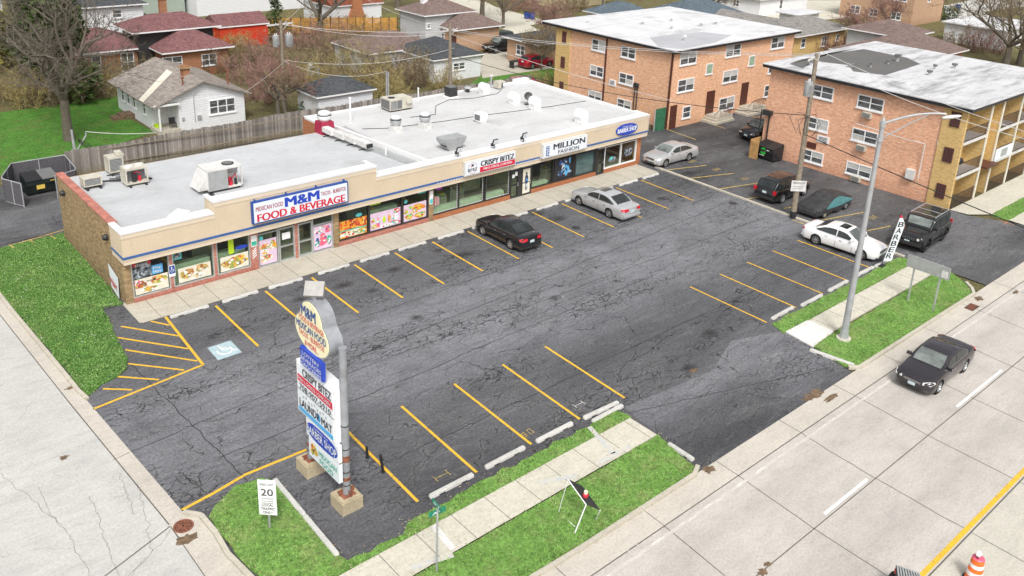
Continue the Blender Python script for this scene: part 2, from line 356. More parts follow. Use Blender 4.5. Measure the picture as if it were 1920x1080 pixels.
def stucco(name, col):
    k = N(name); c = k.mix(k.ramp(k.noise(.6, 4, .7), .3, .7), tuple(q*.93 for q in col), tuple(q*1.05 for q in col))
    c = k.mix(k.ramp(k.noise(2.5, 5, .75, vec=k.scale((1.6, 1.6, .25))), .55, .8, 0, .3), c, tuple(q*.66 for q in col))
    c = k.micro(c, .1, .05, 9.); x = k.sep()[0]; f = k.ma('FRACT', k.ma('DIVIDE', k.ma('ADD', x, .3), 4.96))
    return k.fin(k.mix(k.ramp(f, 0, .004, .5, 0), c, tuple(q*.5 for q in col)), .9, 0, .2)
M['stucco'] = stucco('beige_stucco', (.62, .51, .37))
M['stucco_l'] = plain('light_beige_stucco', (.66, .56, .43), .9, var=.06, sc_=.8, spec=.2)
M['blue'] = plain('blue_trim', (.045, .12, .33), .5)
M['coping'] = plain('white_coping', (.72, .72, .72), .5, var=.05)
M['redcoping'] = plain('faded_red_coping', (.42, .16, .12), .8, var=.3, sc_=1.5)
M['membrane'] = membrane('grey_roof_membrane', (.47, .48, .49), (.33, .33, .33), .55)
M['membrane2'] = membrane('white_roof_membrane', (.53, .53, .53), (.3, .3, .29), .6, False)
M['apt_roof'] = membrane('silver_coated_roof', (.6, .6, .61), (.26, .26, .27), .75, False, thr=.52)
M['apt_roof2'] = membrane('patched_silver_roof', (.56, .56, .57), (.13, .13, .13), .9, False, thr=.48)
M['tar'] = membrane('bare_tar_roof', (.13, .125, .12), (.05, .05, .05), .6, False)
M['grey_patch'] = membrane('grey_roof_patch', (.4, .4, .42), (.55, .55, .56), .4, False)
M['black'] = plain('black_metal', (.02, .02, .022), .5)
M['dark'] = plain('dark_frame', (.03, .03, .03), .45)
M['alu'] = plain('brushed_aluminium', (.5, .52, .51), .4, .5)
M['postg'] = plain('painted_grey_post', (.27,.28,.3), .65, .05, var=.2, sc_=2, dirt=.4); M['crack'] = plain('crack_dark', (.24,.22,.19), .9, var=.4)
M['galv'] = plain('galvanized_steel', (.5, .51, .52), .5, .5, dirt=.15)
M['white'] = plain('white_enamel', (.78, .78, .78), .5, var=.05)
M['whitedirty'] = plain('weathered_white', (.62, .61, .59), .6, dirt=.3)
M['cream'] = plain('cream_metal', (.52,.49,.41), .6, dirt=.35)
M['grey'] = plain('grey_metal', (.4, .41, .41), .5, .3)
M['fin'] = plain('condenser_fins', (.15, .15, .15), .6, var=.5, sc_=20)
k = N('clear_shop_glass'); g_ = k.n('ShaderNodeBsdfGlossy'); g_.inputs['Roughness'].default_value = .02; tr = k.n('ShaderNodeBsdfTransparent'); tr.inputs[0].default_value = (.85,.92,.85,1)
fr = k.n('ShaderNodeFresnel'); fr.inputs[0].default_value = 1.55; mx = k.n('ShaderNodeMixShader'); k.put(mx.inputs[0], k.ma('MULTIPLY', k.ma('ADD', fr.outputs[0], .04), k.ma('SUBTRACT', 1., k.n('ShaderNodeNewGeometry').outputs['Backfacing']))); k.t.links.new(tr.outputs[0], mx.inputs[1]); k.t.links.new(g_.outputs[0], mx.inputs[2]); k.t.links.new(mx.outputs[0], k.o.inputs[0]); M['glass'] = k.mat
M['glass2'] = glassmat('teal_shop_glass', (.07, .12, .12), .05)
M['glassd'] = M['glass']
M['pane'] = glassmat('house_window_glass', (.1, .105, .11), .1, .6, 2.)
M['blind'] = plain('window_blind', (.5, .5, .47), .7, var=.1)
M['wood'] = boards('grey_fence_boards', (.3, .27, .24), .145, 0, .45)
M['pole'] = plain('weathered_pole_wood', (.24, .2, .15), .9, var=.3, sc_=5)
M['bark'] = plain('tree_bark', (.13, .11, .085), .95, var=.35, sc_=8)
M['bark2'] = plain('grey_tree_bark', (.28, .25, .21), .95, var=.3, sc_=8)
M['twig'] = plain('bare_twigs', (.2,.15,.09), .95, var=.45, sc_=1.5)
M['twig2'] = plain('reddish_twigs', (.26, .15, .12), .95, var=.35, sc_=1.5)
M['twig3'] = plain('straw_twigs', (.3,.24,.1), .95, var=.4, sc_=1.5)
M['wire'] = plain('pale_cable', (.55, .54, .52), .6)
M['wired'] = plain('black_cable', (.03, .03, .03), .6)
M['red'] = plain('sign_red', (.62, .02, .05), .5, var=.04)
M['sblue'] = plain('sign_blue', (.02, .06, .45), .5, var=.04)
M['nblue'] = plain('navy_blue', (.02, .07, .3), .5, var=.04)
M['sky_b'] = plain('light_sign_blue', (.1, .38, .68), .5, var=.04)
M['ink'] = plain('black_lettering', (.02, .02, .025), .5)
M['maroon'] = plain('dark_red_lettering', (.35, .02, .06), .5)
M['signwhite'] = plain('sign_face_white', (.74, .78, .82), .4, var=.03)
M['creamface'] = plain('sign_face_cream', (.85, .8, .52), .4, var=.04)
M['rust'] = plain('rusty_steel', (.22, .08, .045), .9, var=.5, sc_=8)
M['concblock'] = concrete('footing_concrete', (.5, .42, .28), .5, 0, .25)
M['stopc'] = concrete('wheel_stop_concrete', (.53,.52,.49), .5, 0, .1)
M['rubber'] = plain('tyre_rubber', (.018, .018, .019), .85)
M['rim'] = plain('alloy_rim', (.55, .56, .57), .3, .8, var=.05)
M['chrome'] = plain('chrome', (.7, .7, .72), .15, .9, var=.03)
M['cglass'] = glassmat('car_glass', (.03, .035, .035), .05, .4)
M['wglass'] = glassmat('windscreen_glass', (.16, .18, .17), .06, .5)
M['lampw'] = plain('headlamp_lens', (.6, .6, .58), .15, var=.1)
M['lampr'] = plain('tail_lamp_lens', (.5, .01, .02), .2)
M['lampo'] = plain('amber_lens', (.75, .3, .05), .25)
M['plate'] = plain('licence_plate', (.5, .6, .62), .5)
M['green_s'] = plain('street_sign_green', (.01, .22, .13), .5)
M['orange'] = plain('barrel_orange', (.85, .16, .02), .5)
M['soil'] = plain('bare_soil', (.15, .1, .06), .95, var=.5, sc_=4)

M['lattice'] = plain('dark_brown_lattice', (.1,.035,.03), .8, var=.3, sc_=8)

k = N('oil_stain'); v = k.obj(); d = k.n('ShaderNodeVectorMath', operation='LENGTH'); k.put(d.inputs[0], v); f = k.ma('ADD', d.outputs['Value'], k.ma('MULTIPLY', k.ma('SUBTRACT', k.noise(1.6, 5, .75, vec=k.pos), .5), 1.5))
k.fin((.03,.027,.024), .6); k.put(k.b.inputs['Alpha'], k.ramp(f, .1, .9, .5, 0)); M['oil'] = k.mat
# ================================================================ GROUND
def sheet(name, pts, z, m, kind='structure', thick=None):
    b = MB()
    if thick: b.prism(pts, z-thick, z)
    else: grid_sheet(b, pts, z)
    return b.build(name, m, kind=kind)
def PX(*p, z=0): return [G(x, y, z) for x, y in p]
sheet('ground', [(-400,-300),(900,-300),(900,900),(-400,900)], -.07, M['ground'])
sheet('far_lawn', [(-40,24),(58,24),(58,60),(300,60),(300,300),(-200,300),(-200,24)], -.06, M['ground'])
sheet('parking_lot', [(-5,-22.3),(12.9,-22.1),(12.55,-26.5),(24.2,-26.5),(25.3,-22),(39.35,-22),(39.35,14),(-.2,14),(-.2,11.6),(-6,11.3),(-6,-22.3)], 0, M['asphalt'])
sheet('apartment_lot', [(39.35,-26.5),(50.9,-26.5),(51.4,-24.2),(49.9,-20.9),(49.9,-3.9),(90,-3.9),(90,5),(48.9,5),(48.9,6),(39.35,6)], .002, M['asphalt2'])
sheet('rear_alley', [(-9,11.0),(.2,11.8),(.2,10.6),(17,10.6),(17,14),(39,14),(48.5,14),(48.5,5.5),(52,5.5),(52,21.1),(-9,22)], -.004, M['asphalt2'])
sheet('sealed_patch', [(-.4,-16.4),(1.4,-16.15),(3.0,-16.3),(3.2,-21.2),(2.4,-22.2),(-.3,-22.1)], .004, M['asphalt_new'])
sheet('sealed_drive', [(25.0,-22.2),(24.15,-26.42),(12.75,-26.42),(13.1,-24),(13.5,-21.8),(19,-22.3),(22,-21.2)], .0022, M['asphalt_new'])
sheet('side_street', [(-60,-26.6),(-4.2,-26.6),(-4.3,-16.8),(-5.2,2.6),(-6,22),(-60,22)], .001, M['street'])
sheet('main_road', [(-60,-27.6),(300,-27.6),(300,-34.6),(-60,-34.6)], .002, M['road'])
sheet('main_road_far_side', [(-60,-34.6),(300,-34.6),(300,-60),(-60,-60)], .001, M['road2'])
sheet('gutter', [(-4.3,-26.5),(300,-26.5),(300,-27.6),(-4.3,-27.6)], .003, M['gutter'])
b = MB(); R_ = [(-5.2,2.6),(-4.8,-7.0),(-4.3,-16.8),(-4.25,-17.9)]; L_ = [(-4.6,2.6),(-4.2,-7.0),(-3.7,-16.3),(-3.2,-17.2)]
for i in range(3): grid_sheet(b, [R_[i], R_[i+1], L_[i+1], L_[i]], .006)
grid_sheet(b, [(-4.3,-17.9),(-3.2,-17.2),(-3.3,-21),(-1.6,-24.6),(3,-26.5),(3,-27.6),(-2,-27.6),(-4.3,-23)], .005)
grid_sheet(b, [(-5.2,2.6),(-6.1,22),(-5.4,22),(-4.6,2.6)], .006)
b.build('street_gutter', M['gutter'], kind='structure')
# raised kerbs
def kerb(name, path, w_=.17, h=.13, m=None):
    b = MB(); n = len(path)
    for i in range(n-1):
        a, c = Vector((*path[i], 0)), Vector((*path[i+1], 0)); d = (c-a).normalized(); s_ = Vector((d.y, -d.x, 0))*w_/2
        b.prism([tuple((a-s_-d*.01)[:2]), tuple((a+s_-d*.01)[:2]), tuple((c+s_)[:2]), tuple((c-s_)[:2])], -.02, h-.0008*(i % 2))
    return b.build(name, m or M['kerb'], kind='structure')
kerb('kerb', [(-5.5,22),(-4.75,6),(-4.65,2.6),(-4.35,-4),(-4.25,-6.6),(-4.15,-7.4)], h=.10)
kerb('kerb', [(-3.7,-16.6),(-3.3,-17.1),(-3.25,-18.2),(-3.35,-19.4),(-3.2,-20.9),(-2.6,-22.5),(-1.5,-24.2),(.2,-25.7),(2.4,-26.45),(6,-26.55),(12.2,-26.55),(12.75,-26.3)])
kerb('kerb', [(24.35,-26.2),(24.8,-26.52),(37.4,-26.55),(38.0,-26.2),(38.6,-25.6)])
kerb('kerb', [(51.2,-24.2),(52,-26.5),(120,-26.55)])
kerb('lot_divider_kerb', [(39.6,-1.4),(39.35,-12),(39.2,-21.6)], .22, .09)
# joints in the concrete
b = MB()
def jl(p, q, w_=.03, z=.0075):
    a, c = Vector((*p, 0)), Vector((*q, 0)); d = (c-a).normalized(); s_ = Vector((d.y, -d.x, 0))*w_/2
    grid_sheet(b, [tuple((a-s_)[:2]), tuple((a+s_)[:2]), tuple((c+s_)[:2]), tuple((c-s_)[:2])], z)
def wob(p, q, n, amp, w_=.03, z=.0075, seed=1):
    r = random.Random(seed); P = [Vector(p).lerp(Vector(q), i/n) for i in range(n+1)]
    d = (Vector(q)-Vector(p)).normalized(); s_ = Vector((-d.y, d.x)); off = 0; out = []
    for i, x in enumerate(P):
        off = off*.8+r.uniform(-amp, amp)*(0 < i < n); out.append(tuple(x+s_*off))
    for i in range(n): jl(out[i], out[i+1], w_, z)
jl((-4,-27.6),(250,-27.6),.045); jl((-60,-31.05),(250,-31.05),.04); jl((-60,-34.72),(250,-34.72),.05)
for i in range(-8, 26):
    x = 13.3+4.42*i
    wob((x+.3, -27.6), (x, -31.05), 14, .035 if i in (1, 3) else .006, .035, seed=i+30); wob((x, -31.05), (x-.1, -34.6), 14, .03 if i in (1, 4) else .006, .035, seed=i+60)
    jl((x+.35, -26.5), (x+.3, -27.6), .03); jl((x-.1, -34.75), (x-.2, -45), .03)
jl((-5.2,2.6),(-4.8,-7.0),.04); jl((-4.8,-7.0),(-4.3,-16.8),.045); jl((-5.2,2.6),(-6.1,22),.04)
jl((-4.3,-16.9),(-12,-19.8),.05); jl((-4.3,-16.9),(-4.3,-19.8),.03); jl((-4.3,-19.8),(-3.0,-23),.03); jl((-3,-23),(0,-26),.03); jl((-4.65,-12.1),(-3.95,-12.0),.03)
b.build('pavement_joints', M['joint'], kind='structure'); b = MB()
for s_, (p, q) in enumerate([((-4.3,-17),(-9.6,-20.6)), ((-6.5,-18.9),(-5.9,-13.6)), ((-7.2,-12),(-7.0,-18.5)), ((-5.5,-17.8),(-8.9,-20.9)), ((-8.3,-9.3),(-7.1,-14.6)), ((-4.4,-14),(-5.2,-17.7)), ((-6.2,-18.6),(-10,-19.2)), ((-4.7,-13),(-5.0,-15.6)), ((-6.5,-4),(-9.5,-5.2)), ((-5.6,-2),(-8.2,-1.4))]):
    wob(p, q, 40, .06, .016, seed=s_+5)
b.build('pavement_cracks', M['crack'], kind='structure')
# seams in the asphalt
b = MB()
for s_, (p, q) in enumerate([((-1.8,-5.2),(-1.2,-16.3)), ((-4,-12),(39,-9.3)), ((4,-12.3),(38,-12.6)), ((-1.5,-14.4),(25,-13.9)), ((3.4,-18.6),(14.4,-18.7)), ((14,-18.5),(38,-18.8)), ((13.4,-22.2),(23.8,-25.6)), ((4,-8.3),(38,-8.0))]):
    wob(p, q, 90, .035, .035, .0035, seed=s_+90)
b.build('asphalt_seams', M['black'], kind='structure')
# patches, dirt
b = MB(); rr = random.Random(3)
def blob(c, rx, ry, z=.0045, n=22, m=0, rot=0, j=.35):
    pts = []
    for i in range(n):
        t = 2*PI*i/n; k_ = 1+rr.uniform(-j, j); x, y = rx*k_*math.cos(t), ry*k_*math.sin(t)
        pts.append((c[0]+x*math.cos(rot)-y*math.sin(rot), c[1]+x*math.sin(rot)+y*math.cos(rot)))
    grid_sheet(b, pts, z, m)
for (px, py, a, c_) in [(1525,740,.7,.25),(1330,880,.25,.2),(1560,745,.5,.12),(120,858,.16,.13),(352,1010,.4,.2),(1300,695,.25,.15),(140,725,.4,.15),(1835,560,.35,.2),(1430,1072,.18,.14),(1440,1058,.15,.1),(1905,548,.3,.12)]:
    blob(G(px, py), a, c_, z=.009, m=0)
stains = [(1010,400,.7),(1045,410,.8),(975,418,.6),(870,478,.7),(930,425,.6),(645,535,.6),(562,562,.5),(1290,325,.8),(1240,372,.5),(740,505,.5),(820,470,.4),(1120,352,.5),(700,545,.4),(1330,625,.6),(1570,470,.5),(1415,350,.6),(1290,690,.5),(780,595,.4),(1040,560,.5)]
b.build('debris_stains', [M['soil'], M['black']], kind='structure')
sm_ = None
for px, py, r in stains:
    x, y = G(px, py)
    if sm_ is None: b = MB(); b.add([(math.cos(2*PI*i/24), math.sin(2*PI*i/24), 0) for i in range(24)], [tuple(range(24))]); sm_ = b.build('oil_stain', M['oil'], kind='structure'); o = sm_
    else: o = sm_.copy(); COL.objects.link(o)
    o.location = (x, y, .0052); o.scale = (r*1.3, r*.8, 1)
# oil stains are soft: keep only few, see material
# kerbside walks
def walk(name, x0, x1, y0, y1, z, m, step=1.55, off=0):
    b = MB(); b.box(x0, y0, -.03, x1, y1, z)
    x = x0+off
    while x < x1:
        b.box(x-.012, y0, z-.002, x+.012, y1, z+.002, 1); x += step
    return b.build(name, [m, M['joint']], kind='structure')
walk('front_sidewalk', -2.2, 13.05, -23.98, -22.5, .06, M['walk'], 1.52, 1.2)
walk('right_sidewalk', 27.0, 39.0, -23.85, -22.45, .06, M['walk'], 1.52, .3)
sheet('new_sidewalk_slab', [(24.7,-24.1),(27,-23.9),(27,-22.42),(24.95,-22.4)], .065, M['walk_new'], thick=.09)
sheet('sidewalk_patch', PX((808,992),(818,985),(855,1030),(845,1036)), .068, M['walk_new'])
b = MB()
for q in [((1105,800),(1150,850),5),((1010,905),(1085,890),6),((1120,870),(1180,835),6),((770,1065),(850,1040),5)]:
    pa, pb = G(*q[0], .07), G(*q[1], .07); d = Vector((pb[0]-pa[0], pb[1]-pa[1])).normalized(); s_ = Vector((-d.y, d.x))*.11
    grid_sheet(b, [(pa[0]-s_.x, pa[1]-s_.y), (pb[0]-s_.x, pb[1]-s_.y), (pb[0]+s_.x, pb[1]+s_.y), (pa[0]+s_.x, pa[1]+s_.y)], .069)
b.build('utility_chalk_marks', M['blue_chalk'], kind='structure')
# verges
GR = []; rj = random.Random(5)
def verge(name, pts, z, m=None):
    out = []
    for i, p in enumerate(pts):
        q = pts[(i+1) % len(pts)]; L = math.hypot(q[0]-p[0], q[1]-p[1]); n = max(1, int(L/.35)) if L < 30 else 1
        for j in range(n): out.append((p[0]+(q[0]-p[0])*j/n+(rj.uniform(-.055,.055) if j else 0), p[1]+(q[1]-p[1])*j/n+(rj.uniform(-.055,.055) if j else 0)))
    GR.append((out, z)); return sheet(name, out, z, m or M['grass'], thick=.12)
vL = PX((0,466),(60,452),(124,436),(132,452),(190,522),(232,571),(190,578),(206,600),(222,640),(240,672),(238,692),(222,706),(190,722),(168,742)) + [(-4.1,-7.2),(-4.2,-4),(-4.55,2.6),(-4.65,6),(-5,11.4)]
verge('left_lawn', vL, .05, M['grass_l'])
top = [(x, -21.75+rj.uniform(-.14, .14)-.35*(abs(x-.5) < 1.6)) for x in np.arange(-.1, 13.1, .45)]
vF1 = [(-3.1,-17.3),(-2.7,-16.9),(-1.7,-16.35),(-.75,-16.5),(-.45,-17.0),(-.62,-21.4),(-.4,-22.1)]+top+[(13.15,-22.2),(13.15,-22.5),(-2.2,-22.5),(-2.9,-21.6),(-3.1,-20)]
verge('corner_verge', vF1, .05)
vF2 = [(-2.2,-23.98),(13.1,-23.98),(12.85,-25),(12.65,-26.2),(12.2,-26.47),(2.4,-26.37),(.25,-25.6),(-1.4,-24.1),(-2.5,-22.5),(-2.2,-22.6)]
verge('kerbside_verge', vF2, .055)
vR1 = [(24.75,-22.4),(25.1,-21.5)]+[(x, -21.45+rj.uniform(-.1, .1)) for x in np.arange(25.8, 39.2, .5)]+[(39.3,-22.4)]
verge('right_inner_verge', vR1, .05)
vR2 = [(24.35,-26.0),(24.8,-26.43),(37.4,-26.46),(38.5,-25.6),(39.2,-24.6),(39.3,-23.9),(24.85,-24.0)]
verge('right_kerbside_verge', vR2, .055)
verge('apartment_front_lawn', [(51.4,-21.9),(75,-21.9),(75,-23.2),(51.2,-23.1)], .05)
sheet('apartment_walk', [(49.85,-19.7),(80,-19.7),(80,-21.9),(51.4,-21.9),(50.0,-20.9)], .04, M['walk'])
sheet('roadside_walk', [(51.3,-23.1),(80,-23.2),(80,-24.9),(51.2,-24.8)], .04, M['walk'])
verge('apartment_verge', [(51.4,-24.85),(80,-24.9),(80,-26.4),(52,-26.4)], .05)
# painted lines
b = MB()
def line(p, q, w_=.11, z=.006, m=0):
    a, c = Vector((*p, 0)), Vector((*q, 0)); d = (c-a).normalized(); s_ = Vector((d.y, -d.x, 0))*w_/2
    grid_sheet(b, [tuple((a-s_)[:2]), tuple((a+s_)[:2]), tuple((c+s_)[:2]), tuple((c-s_)[:2])], z, m)
for i in range(13): line((3.5+2.74*i, -2.72), (3.42+2.735*i, -7.7), .12 if i < 6 else .1)
for x, y1, y2 in [(3.28,-15.85,-21.15),(5.98,-15.85,-21.2),(8.79,-15.85,-21.2),(11.55,-15.95,-21.2),(14.24,-15.95,-21.3)]: line((x, y1), (x-.2, y2), .12)
for x in (25.15, 27.88, 30.58, 33.3, 36.05): line((x, -16.15), (x-.07, -21.2), .1)
for p, q in [((307,590),(381,684)), ((381,684),(175,767))]: line(G(*p), G(*q), .13)
for p, q in [((272,600),(318,610)), ((227,612),(335,630)), ((220,633),(353,654)), ((235,656),(370,677)), ((240,682),(345,694)), ((218,706),(298,712)), ((193,729),(248,731))]: line(G(*p), G(*q), .11, .0065)
P = [G(340,957), G(400,925), G(460,890), G(575,843)]
for i in range(3): line(P[i], P[i+1], .13)
b.build('parking_lines', M['yellow'], kind='structure')
b = MB()
for p, q in [((1240,320),(1325,310)), ((1290,335),(1376,325)), ((1345,355),(1422,343)), ((1400,373),(1470,362)), ((1470,391),(1560,375)), ((1540,413),(1620,398)), ((1625,433),(1670,424)), ((1668,503),(1730,495)), ((1180,240),(1210,246)), ((1252,243),(1305,262)), ((1335,233),(1360,241)), ((1400,215),(1424,222)), ((0,466),(124,430)), ((1486,412),(1510,421)), ((1660,462),(1700,455))]: line(G(*p), G(*q), .12, .0085)
for x in np.arange(-5, .2, 1.1): line((x, 11.2), (x+.1, 10.6), .12, .056)
for px, py in [(1298,303),(1343,318),(1396,335),(1637,408)]:
    a = G(px, py)
    for i, dx in enumerate((-.28, 0, .28)): line((a[0]+dx, a[1]-.22), (a[0]+dx+.05, a[1]+.25), .08, .009)
b.build('faded_parking_lines', M['yellow2'], kind='structure')
b = MB()
for x0, x1 in [(-8,-4.5),(3.3,6.6),(14.3,17.4),(25.3,30.2),(37.5,41)]+[(49+i*11.5,52.3+i*11.5) for i in range(15)]: line((x0, -30.87), (x1, -30.87), .115, .008)
b.build('lane_dashes', M['white_paint'], kind='structure')
b = MB(); line((-30,-27.95),(250,-27.95),.13,.008)
b.build('road_edge_line', M['worn_paint'], kind='structure')
b = MB(); line((-30,-34.55),(250,-34.55),.17,.009); b.build('median_line', M['yellow'], kind='structure')
# chalked survey marks
b = MB()
def chalk(px, py, segs, s_, m):
    o = G(px, py)
    for a, c in segs: line((o[0]+a[0]*s_, o[1]+a[1]*s_), (o[0]+c[0]*s_, o[1]+c[1]*s_), .032, .0095, m)
chalk(828, 892, [((-1,-.6),(-1,.6)), ((1,-.6),(1,.6)), ((-1,0),(1,0))], .3, 0)
chalk(994, 809, [((-.9,-.5),(-.9,.5)), ((-.3,-.5),(.3,-.5)), ((.3,-.5),(.3,.5)), ((.3,.5),(-.3,.5)), ((-.3,.5),(-.3,-.5))], .3, 0)
chalk(983, 816, [((-.3,-.5),(.3,-.5)), ((.3,-.5),(.3,0)), ((.3,0),(-.3,0)), ((-.3,0),(-.3,.5)), ((-.3,.5),(.3,.5))], .25, 0)
chalk(1085, 758, [((-1,-.6),(-1,.6)), ((1,-.6),(1,.6)), ((-1,0),(1,0))], .25, 1)
chalk(1200, 1030, [((-1,-.6),(-1,.8)), ((.2,-.6),(.2,.6)), ((-1,0),(1,0)), ((1,-.9),(1,.5)), ((-.6,.8),(1.6,.9)), ((1.5,-.4),(2.3,-.3))], .38, 1)
chalk(1515, 660, [((-1,0),(1,0))], .01, 0)
chalk(1888, 418, [((-1,0),(1,.2)), ((0,-1),(.1,1)), ((.5,.4),(2,.6))], .5, 2)
b.build('survey_marks', [M['yellow2'], M['worn_paint'], M['orange_paint']], kind='structure')
# accessible parking symbol
b = MB(); grid_sheet(b, [(1.48,-6.42),(2.62,-6.42),(2.58,-7.75),(1.42,-7.75)], .0065)
b.build('accessible_parking_panel', M['blue_paint'], kind='structure')
b = MB(); c = (2.02,-7.12); r_ = .33
for i in range(14):
    t0 = math.radians(150+i*17); t1 = math.radians(150+(i+.98)*17)
    line((c[0]+r_*math.cos(t0), c[1]+r_*math.sin(t0)), (c[0]+r_*math.cos(t1), c[1]+r_*math.sin(t1)), .07, .009)
line((1.95,-6.72),(2.0,-7.05),.09,.0092); line((2.0,-7.05),(2.3,-7.08),.08,.0094); line((2.3,-7.08),(2.42,-7.38),.08,.0096); line((1.97,-6.88),(2.22,-6.9),.06,.0098); line((1.9,-6.62),(1.98,-6.62),.12,.01); line((2.42,-7.38),(2.5,-7.34),.07,.0098)
b.build('accessible_parking_symbol', M['white_paint'], kind='structure')
# storefront walk
b = MB(); b.box(-.15, -2.15, -.05, 38.9, .3, .02); b.prism([(-.15,-2.15),(38.9,-2.15),(38.9,-2.3),(.0,-2.3)], -.05, .012)
for x in np.arange(.9, 38.6, 1.52): b.box(x-.012, -2.2, .0, x+.012, -.0, .0225, 1)
b.box(-.15,-2.36,-.05,38.9,-2.30,.008,1)
b.build('storefront_walk', [M['storewalk'], M['joint']], kind='structure')
# drains
def round_grate():
    p = G(344, 987); t = thing('storm_drain', (*p, 0), 'round rusty storm drain grate in the gutter at the street corner', 'storm drain')
    b = MB(); b.lathe([(.34,.012),(.34,.03),(.28,.03),(.28,.012)], (*p, 0), n=28)
    b.build('drain_ring', M['rust'], t)
    b = MB()
    for r in (.08, .16, .23): b.lathe([(r-.02,.026),(r+.018,.026)], (*p, 0), n=24)
    for i in range(6):
        a = PI*i/6; b.obox((p[0], p[1], .022), (.56, .03, .01), a)
    b.build('grate_bars', M['rust'], t); b = MB(); b.cyl(p[0], p[1], .0085, .0145, .29, n=24); b.build('drain_hole', M['black'], t)
round_grate()
p = G(1822, 576); t = thing('kerb_inlet', (*p, 0), 'rectangular rusty kerb inlet grate in the main road gutter by the sign', 'storm drain')
b = MB()
for i in range(8): b.box(p[0]-.42+i*.11, p[1]-.2, .012, p[0]-.36+i*.11, p[1]+.2, .022)
b.build('grate_bars', M['rust'], t); b = MB(); b.box(p[0]-.46, p[1]-.24, .0, p[0]+.46, p[1]+.24, .0105); b.build('drain_hole', M['black'], t)
for lab, px, py in [('iron manhole lid in the lot in front of the silver sedan stall', 1122, 378), ('iron valve cover in the lot beside the lot divider kerb', 1374, 381), ('small iron valve cover in the lot in front of the fashion shop', 1080, 427)]:
    p = G(px, py); b = MB(); b.lathe([(.0,.014),(.26,.014),(.28,.012),(.3,.004)], (*p, 0), n=20); o = b.build('manhole_lid', M['dark'], label=lab, cat='manhole')

# wheel stops -----------------------------------------------------
def stop_mesh():
    b = MB(); prof = [(-.11,0),(-.09,.09),(-.06,.125),(.06,.125),(.09,.09),(.11,0)]
    rings = []
    for x, s_ in ((-.95,.5),(-.92,.9),(-.88,1),(.88,1),(.92,.9),(.95,.5)): rings.append([(x, y*s_, z*s_) for y, z in prof])
    b.loft(rings); b.box(-.6,-.118,0,-.35,.118,.035,1); b.box(.35,-.118,0,.6,.118,.035,1)
    return b
st0 = None
def stop(x, y, L, lab, grp, rz=0.):
    global st0
    if st0 is None: st0 = stop_mesh().build('wheel_stop', [M['stopc'], M['black']]); o = st0
    else: o = st0.copy(); COL.objects.link(o)
    o.location = (x, y, .003); o.scale = (L/1.9, 1, 1); o.rotation_euler.z = rz
    tag(o, lab, 'wheel stop', grp)
ordw = ['first','second','third','fourth','fifth','sixth','seventh','eighth','ninth','tenth','eleventh','twelfth','thirteenth']
for i, x in enumerate([2.2,4.9,7.5,10.45,13.15,15.8,18.7,21.4,24.1,26.9,29.6,32.4,35.1,37.6][:14]):
    lb = 'low white concrete wheel stop at the storefront walk, %s from the hatched zone' % ordw[i] if i < 13 else 'low white concrete wheel stop at the far right end of the storefront walk'
    stop(x, -2.6, 2.0 if i < 13 else 1.8, lb, 'wheel stops along the storefront walk', rj.uniform(-.012, .012))
for i, (x, y) in enumerate([(4.55,-21.25),(7.2,-21.22),(9.85,-21.24),(12.5,-21.35)]):
    stop(x, y, 2.05, 'white concrete wheel stop by the front verge, %s from the pylon sign' % ordw[i], 'wheel stops by the front verge', [0,.01,.0,-.05][i])
for i, (x, y) in enumerate([(26.6,-21.15),(29.2,-21.3),(32.05,-21.25),(35.1,-21.2),(37.3,-21.25)]):
    stop(x, y, 2.1, 'worn concrete wheel stop by the right verge, %s from the driveway' % ordw[i], 'wheel stops by the right verge', [.02,0,.01,-.01,0][i])
stop(12.55, -21.68, 1.9, 'tan broken wheel stop lying behind the white one at the driveway', 'wheel stops by the front verge', .01)
stop(24.55, -25.2, 2.2, 'low concrete kerb piece lying beside the driveway near the street lamp', 'loose kerb pieces', 1.75)
stop(12.95, -25.3, 1.3, 'short concrete kerb piece at the driveway edge of the front verge', 'loose kerb pieces', 1.55)
stop(-.45, -18.1, 2.4, 'long weathered kerb timber between speed sign lawn and sealed patch, upper piece', 'kerb pieces by the pylon sign', -1.6)
stop(-.52, -20.5, 2.4, 'long weathered kerb timber between speed sign lawn and sealed patch, lower piece', 'kerb pieces by the pylon sign', -1.6)

# ================================================================ STORE
ST = thing('shopping_strip', (0,0,0), 'long single storey shop strip with beige fascia, grey flat roof and brown brick end wall', 'shop building')
b = MB(); b.box(0,.12,-.05,.35,10.5,3.98,0); b.prism([(0,.0),(.38,.0),(.38,.118),(0,.118)], -.05, 2.42, 0)
b.box(.35,10.2,-.05,17.5,10.5,3.7,0); b.build('brown_brick_wall', M['stone_wall'], ST)
b = MB(); b.box(-.04,1.31,3.98,.38,10.52,4.08); b.build('wall_coping', M['redcoping'], ST)
b = MB(); b.box(.35,.5,3.5,18.9,10.3,3.74); b.build('left_roof', M['membrane'], ST)
b = MB(); b.prism([(18.9,.3),(39.2,.3),(39.2,13.55),(17.5,13.55),(17.5,10.52),(18.9,10.3)], 3.4, 3.9); b.build('right_roof', M['membrane2'], ST)
b = MB(); b.prism([(18.88,.4),(19.12,.4),(17.95,13.5),(17.72,13.5)], 3.7, 4.05)
b.prism([(18.05,.5),(18.88,.5),(17.8,10.5),(16.9,10.5)], 3.73, 3.78, 1)
b.prism([(17.48,10.52),(17.8,10.52),(17.8,13.6),(17.48,13.6)], 3.88, 4.02, 0); b.box(17.48,13.4,3.88,39.3,13.62,4.0,0); b.box(38.98,.4,3.88,39.32,13.4,4.06,0)
b.prism([(38.0,12.9),(38.98,12.9),(38.98,13.4),(37.5,13.4)], 3.9, 4.3, 0)
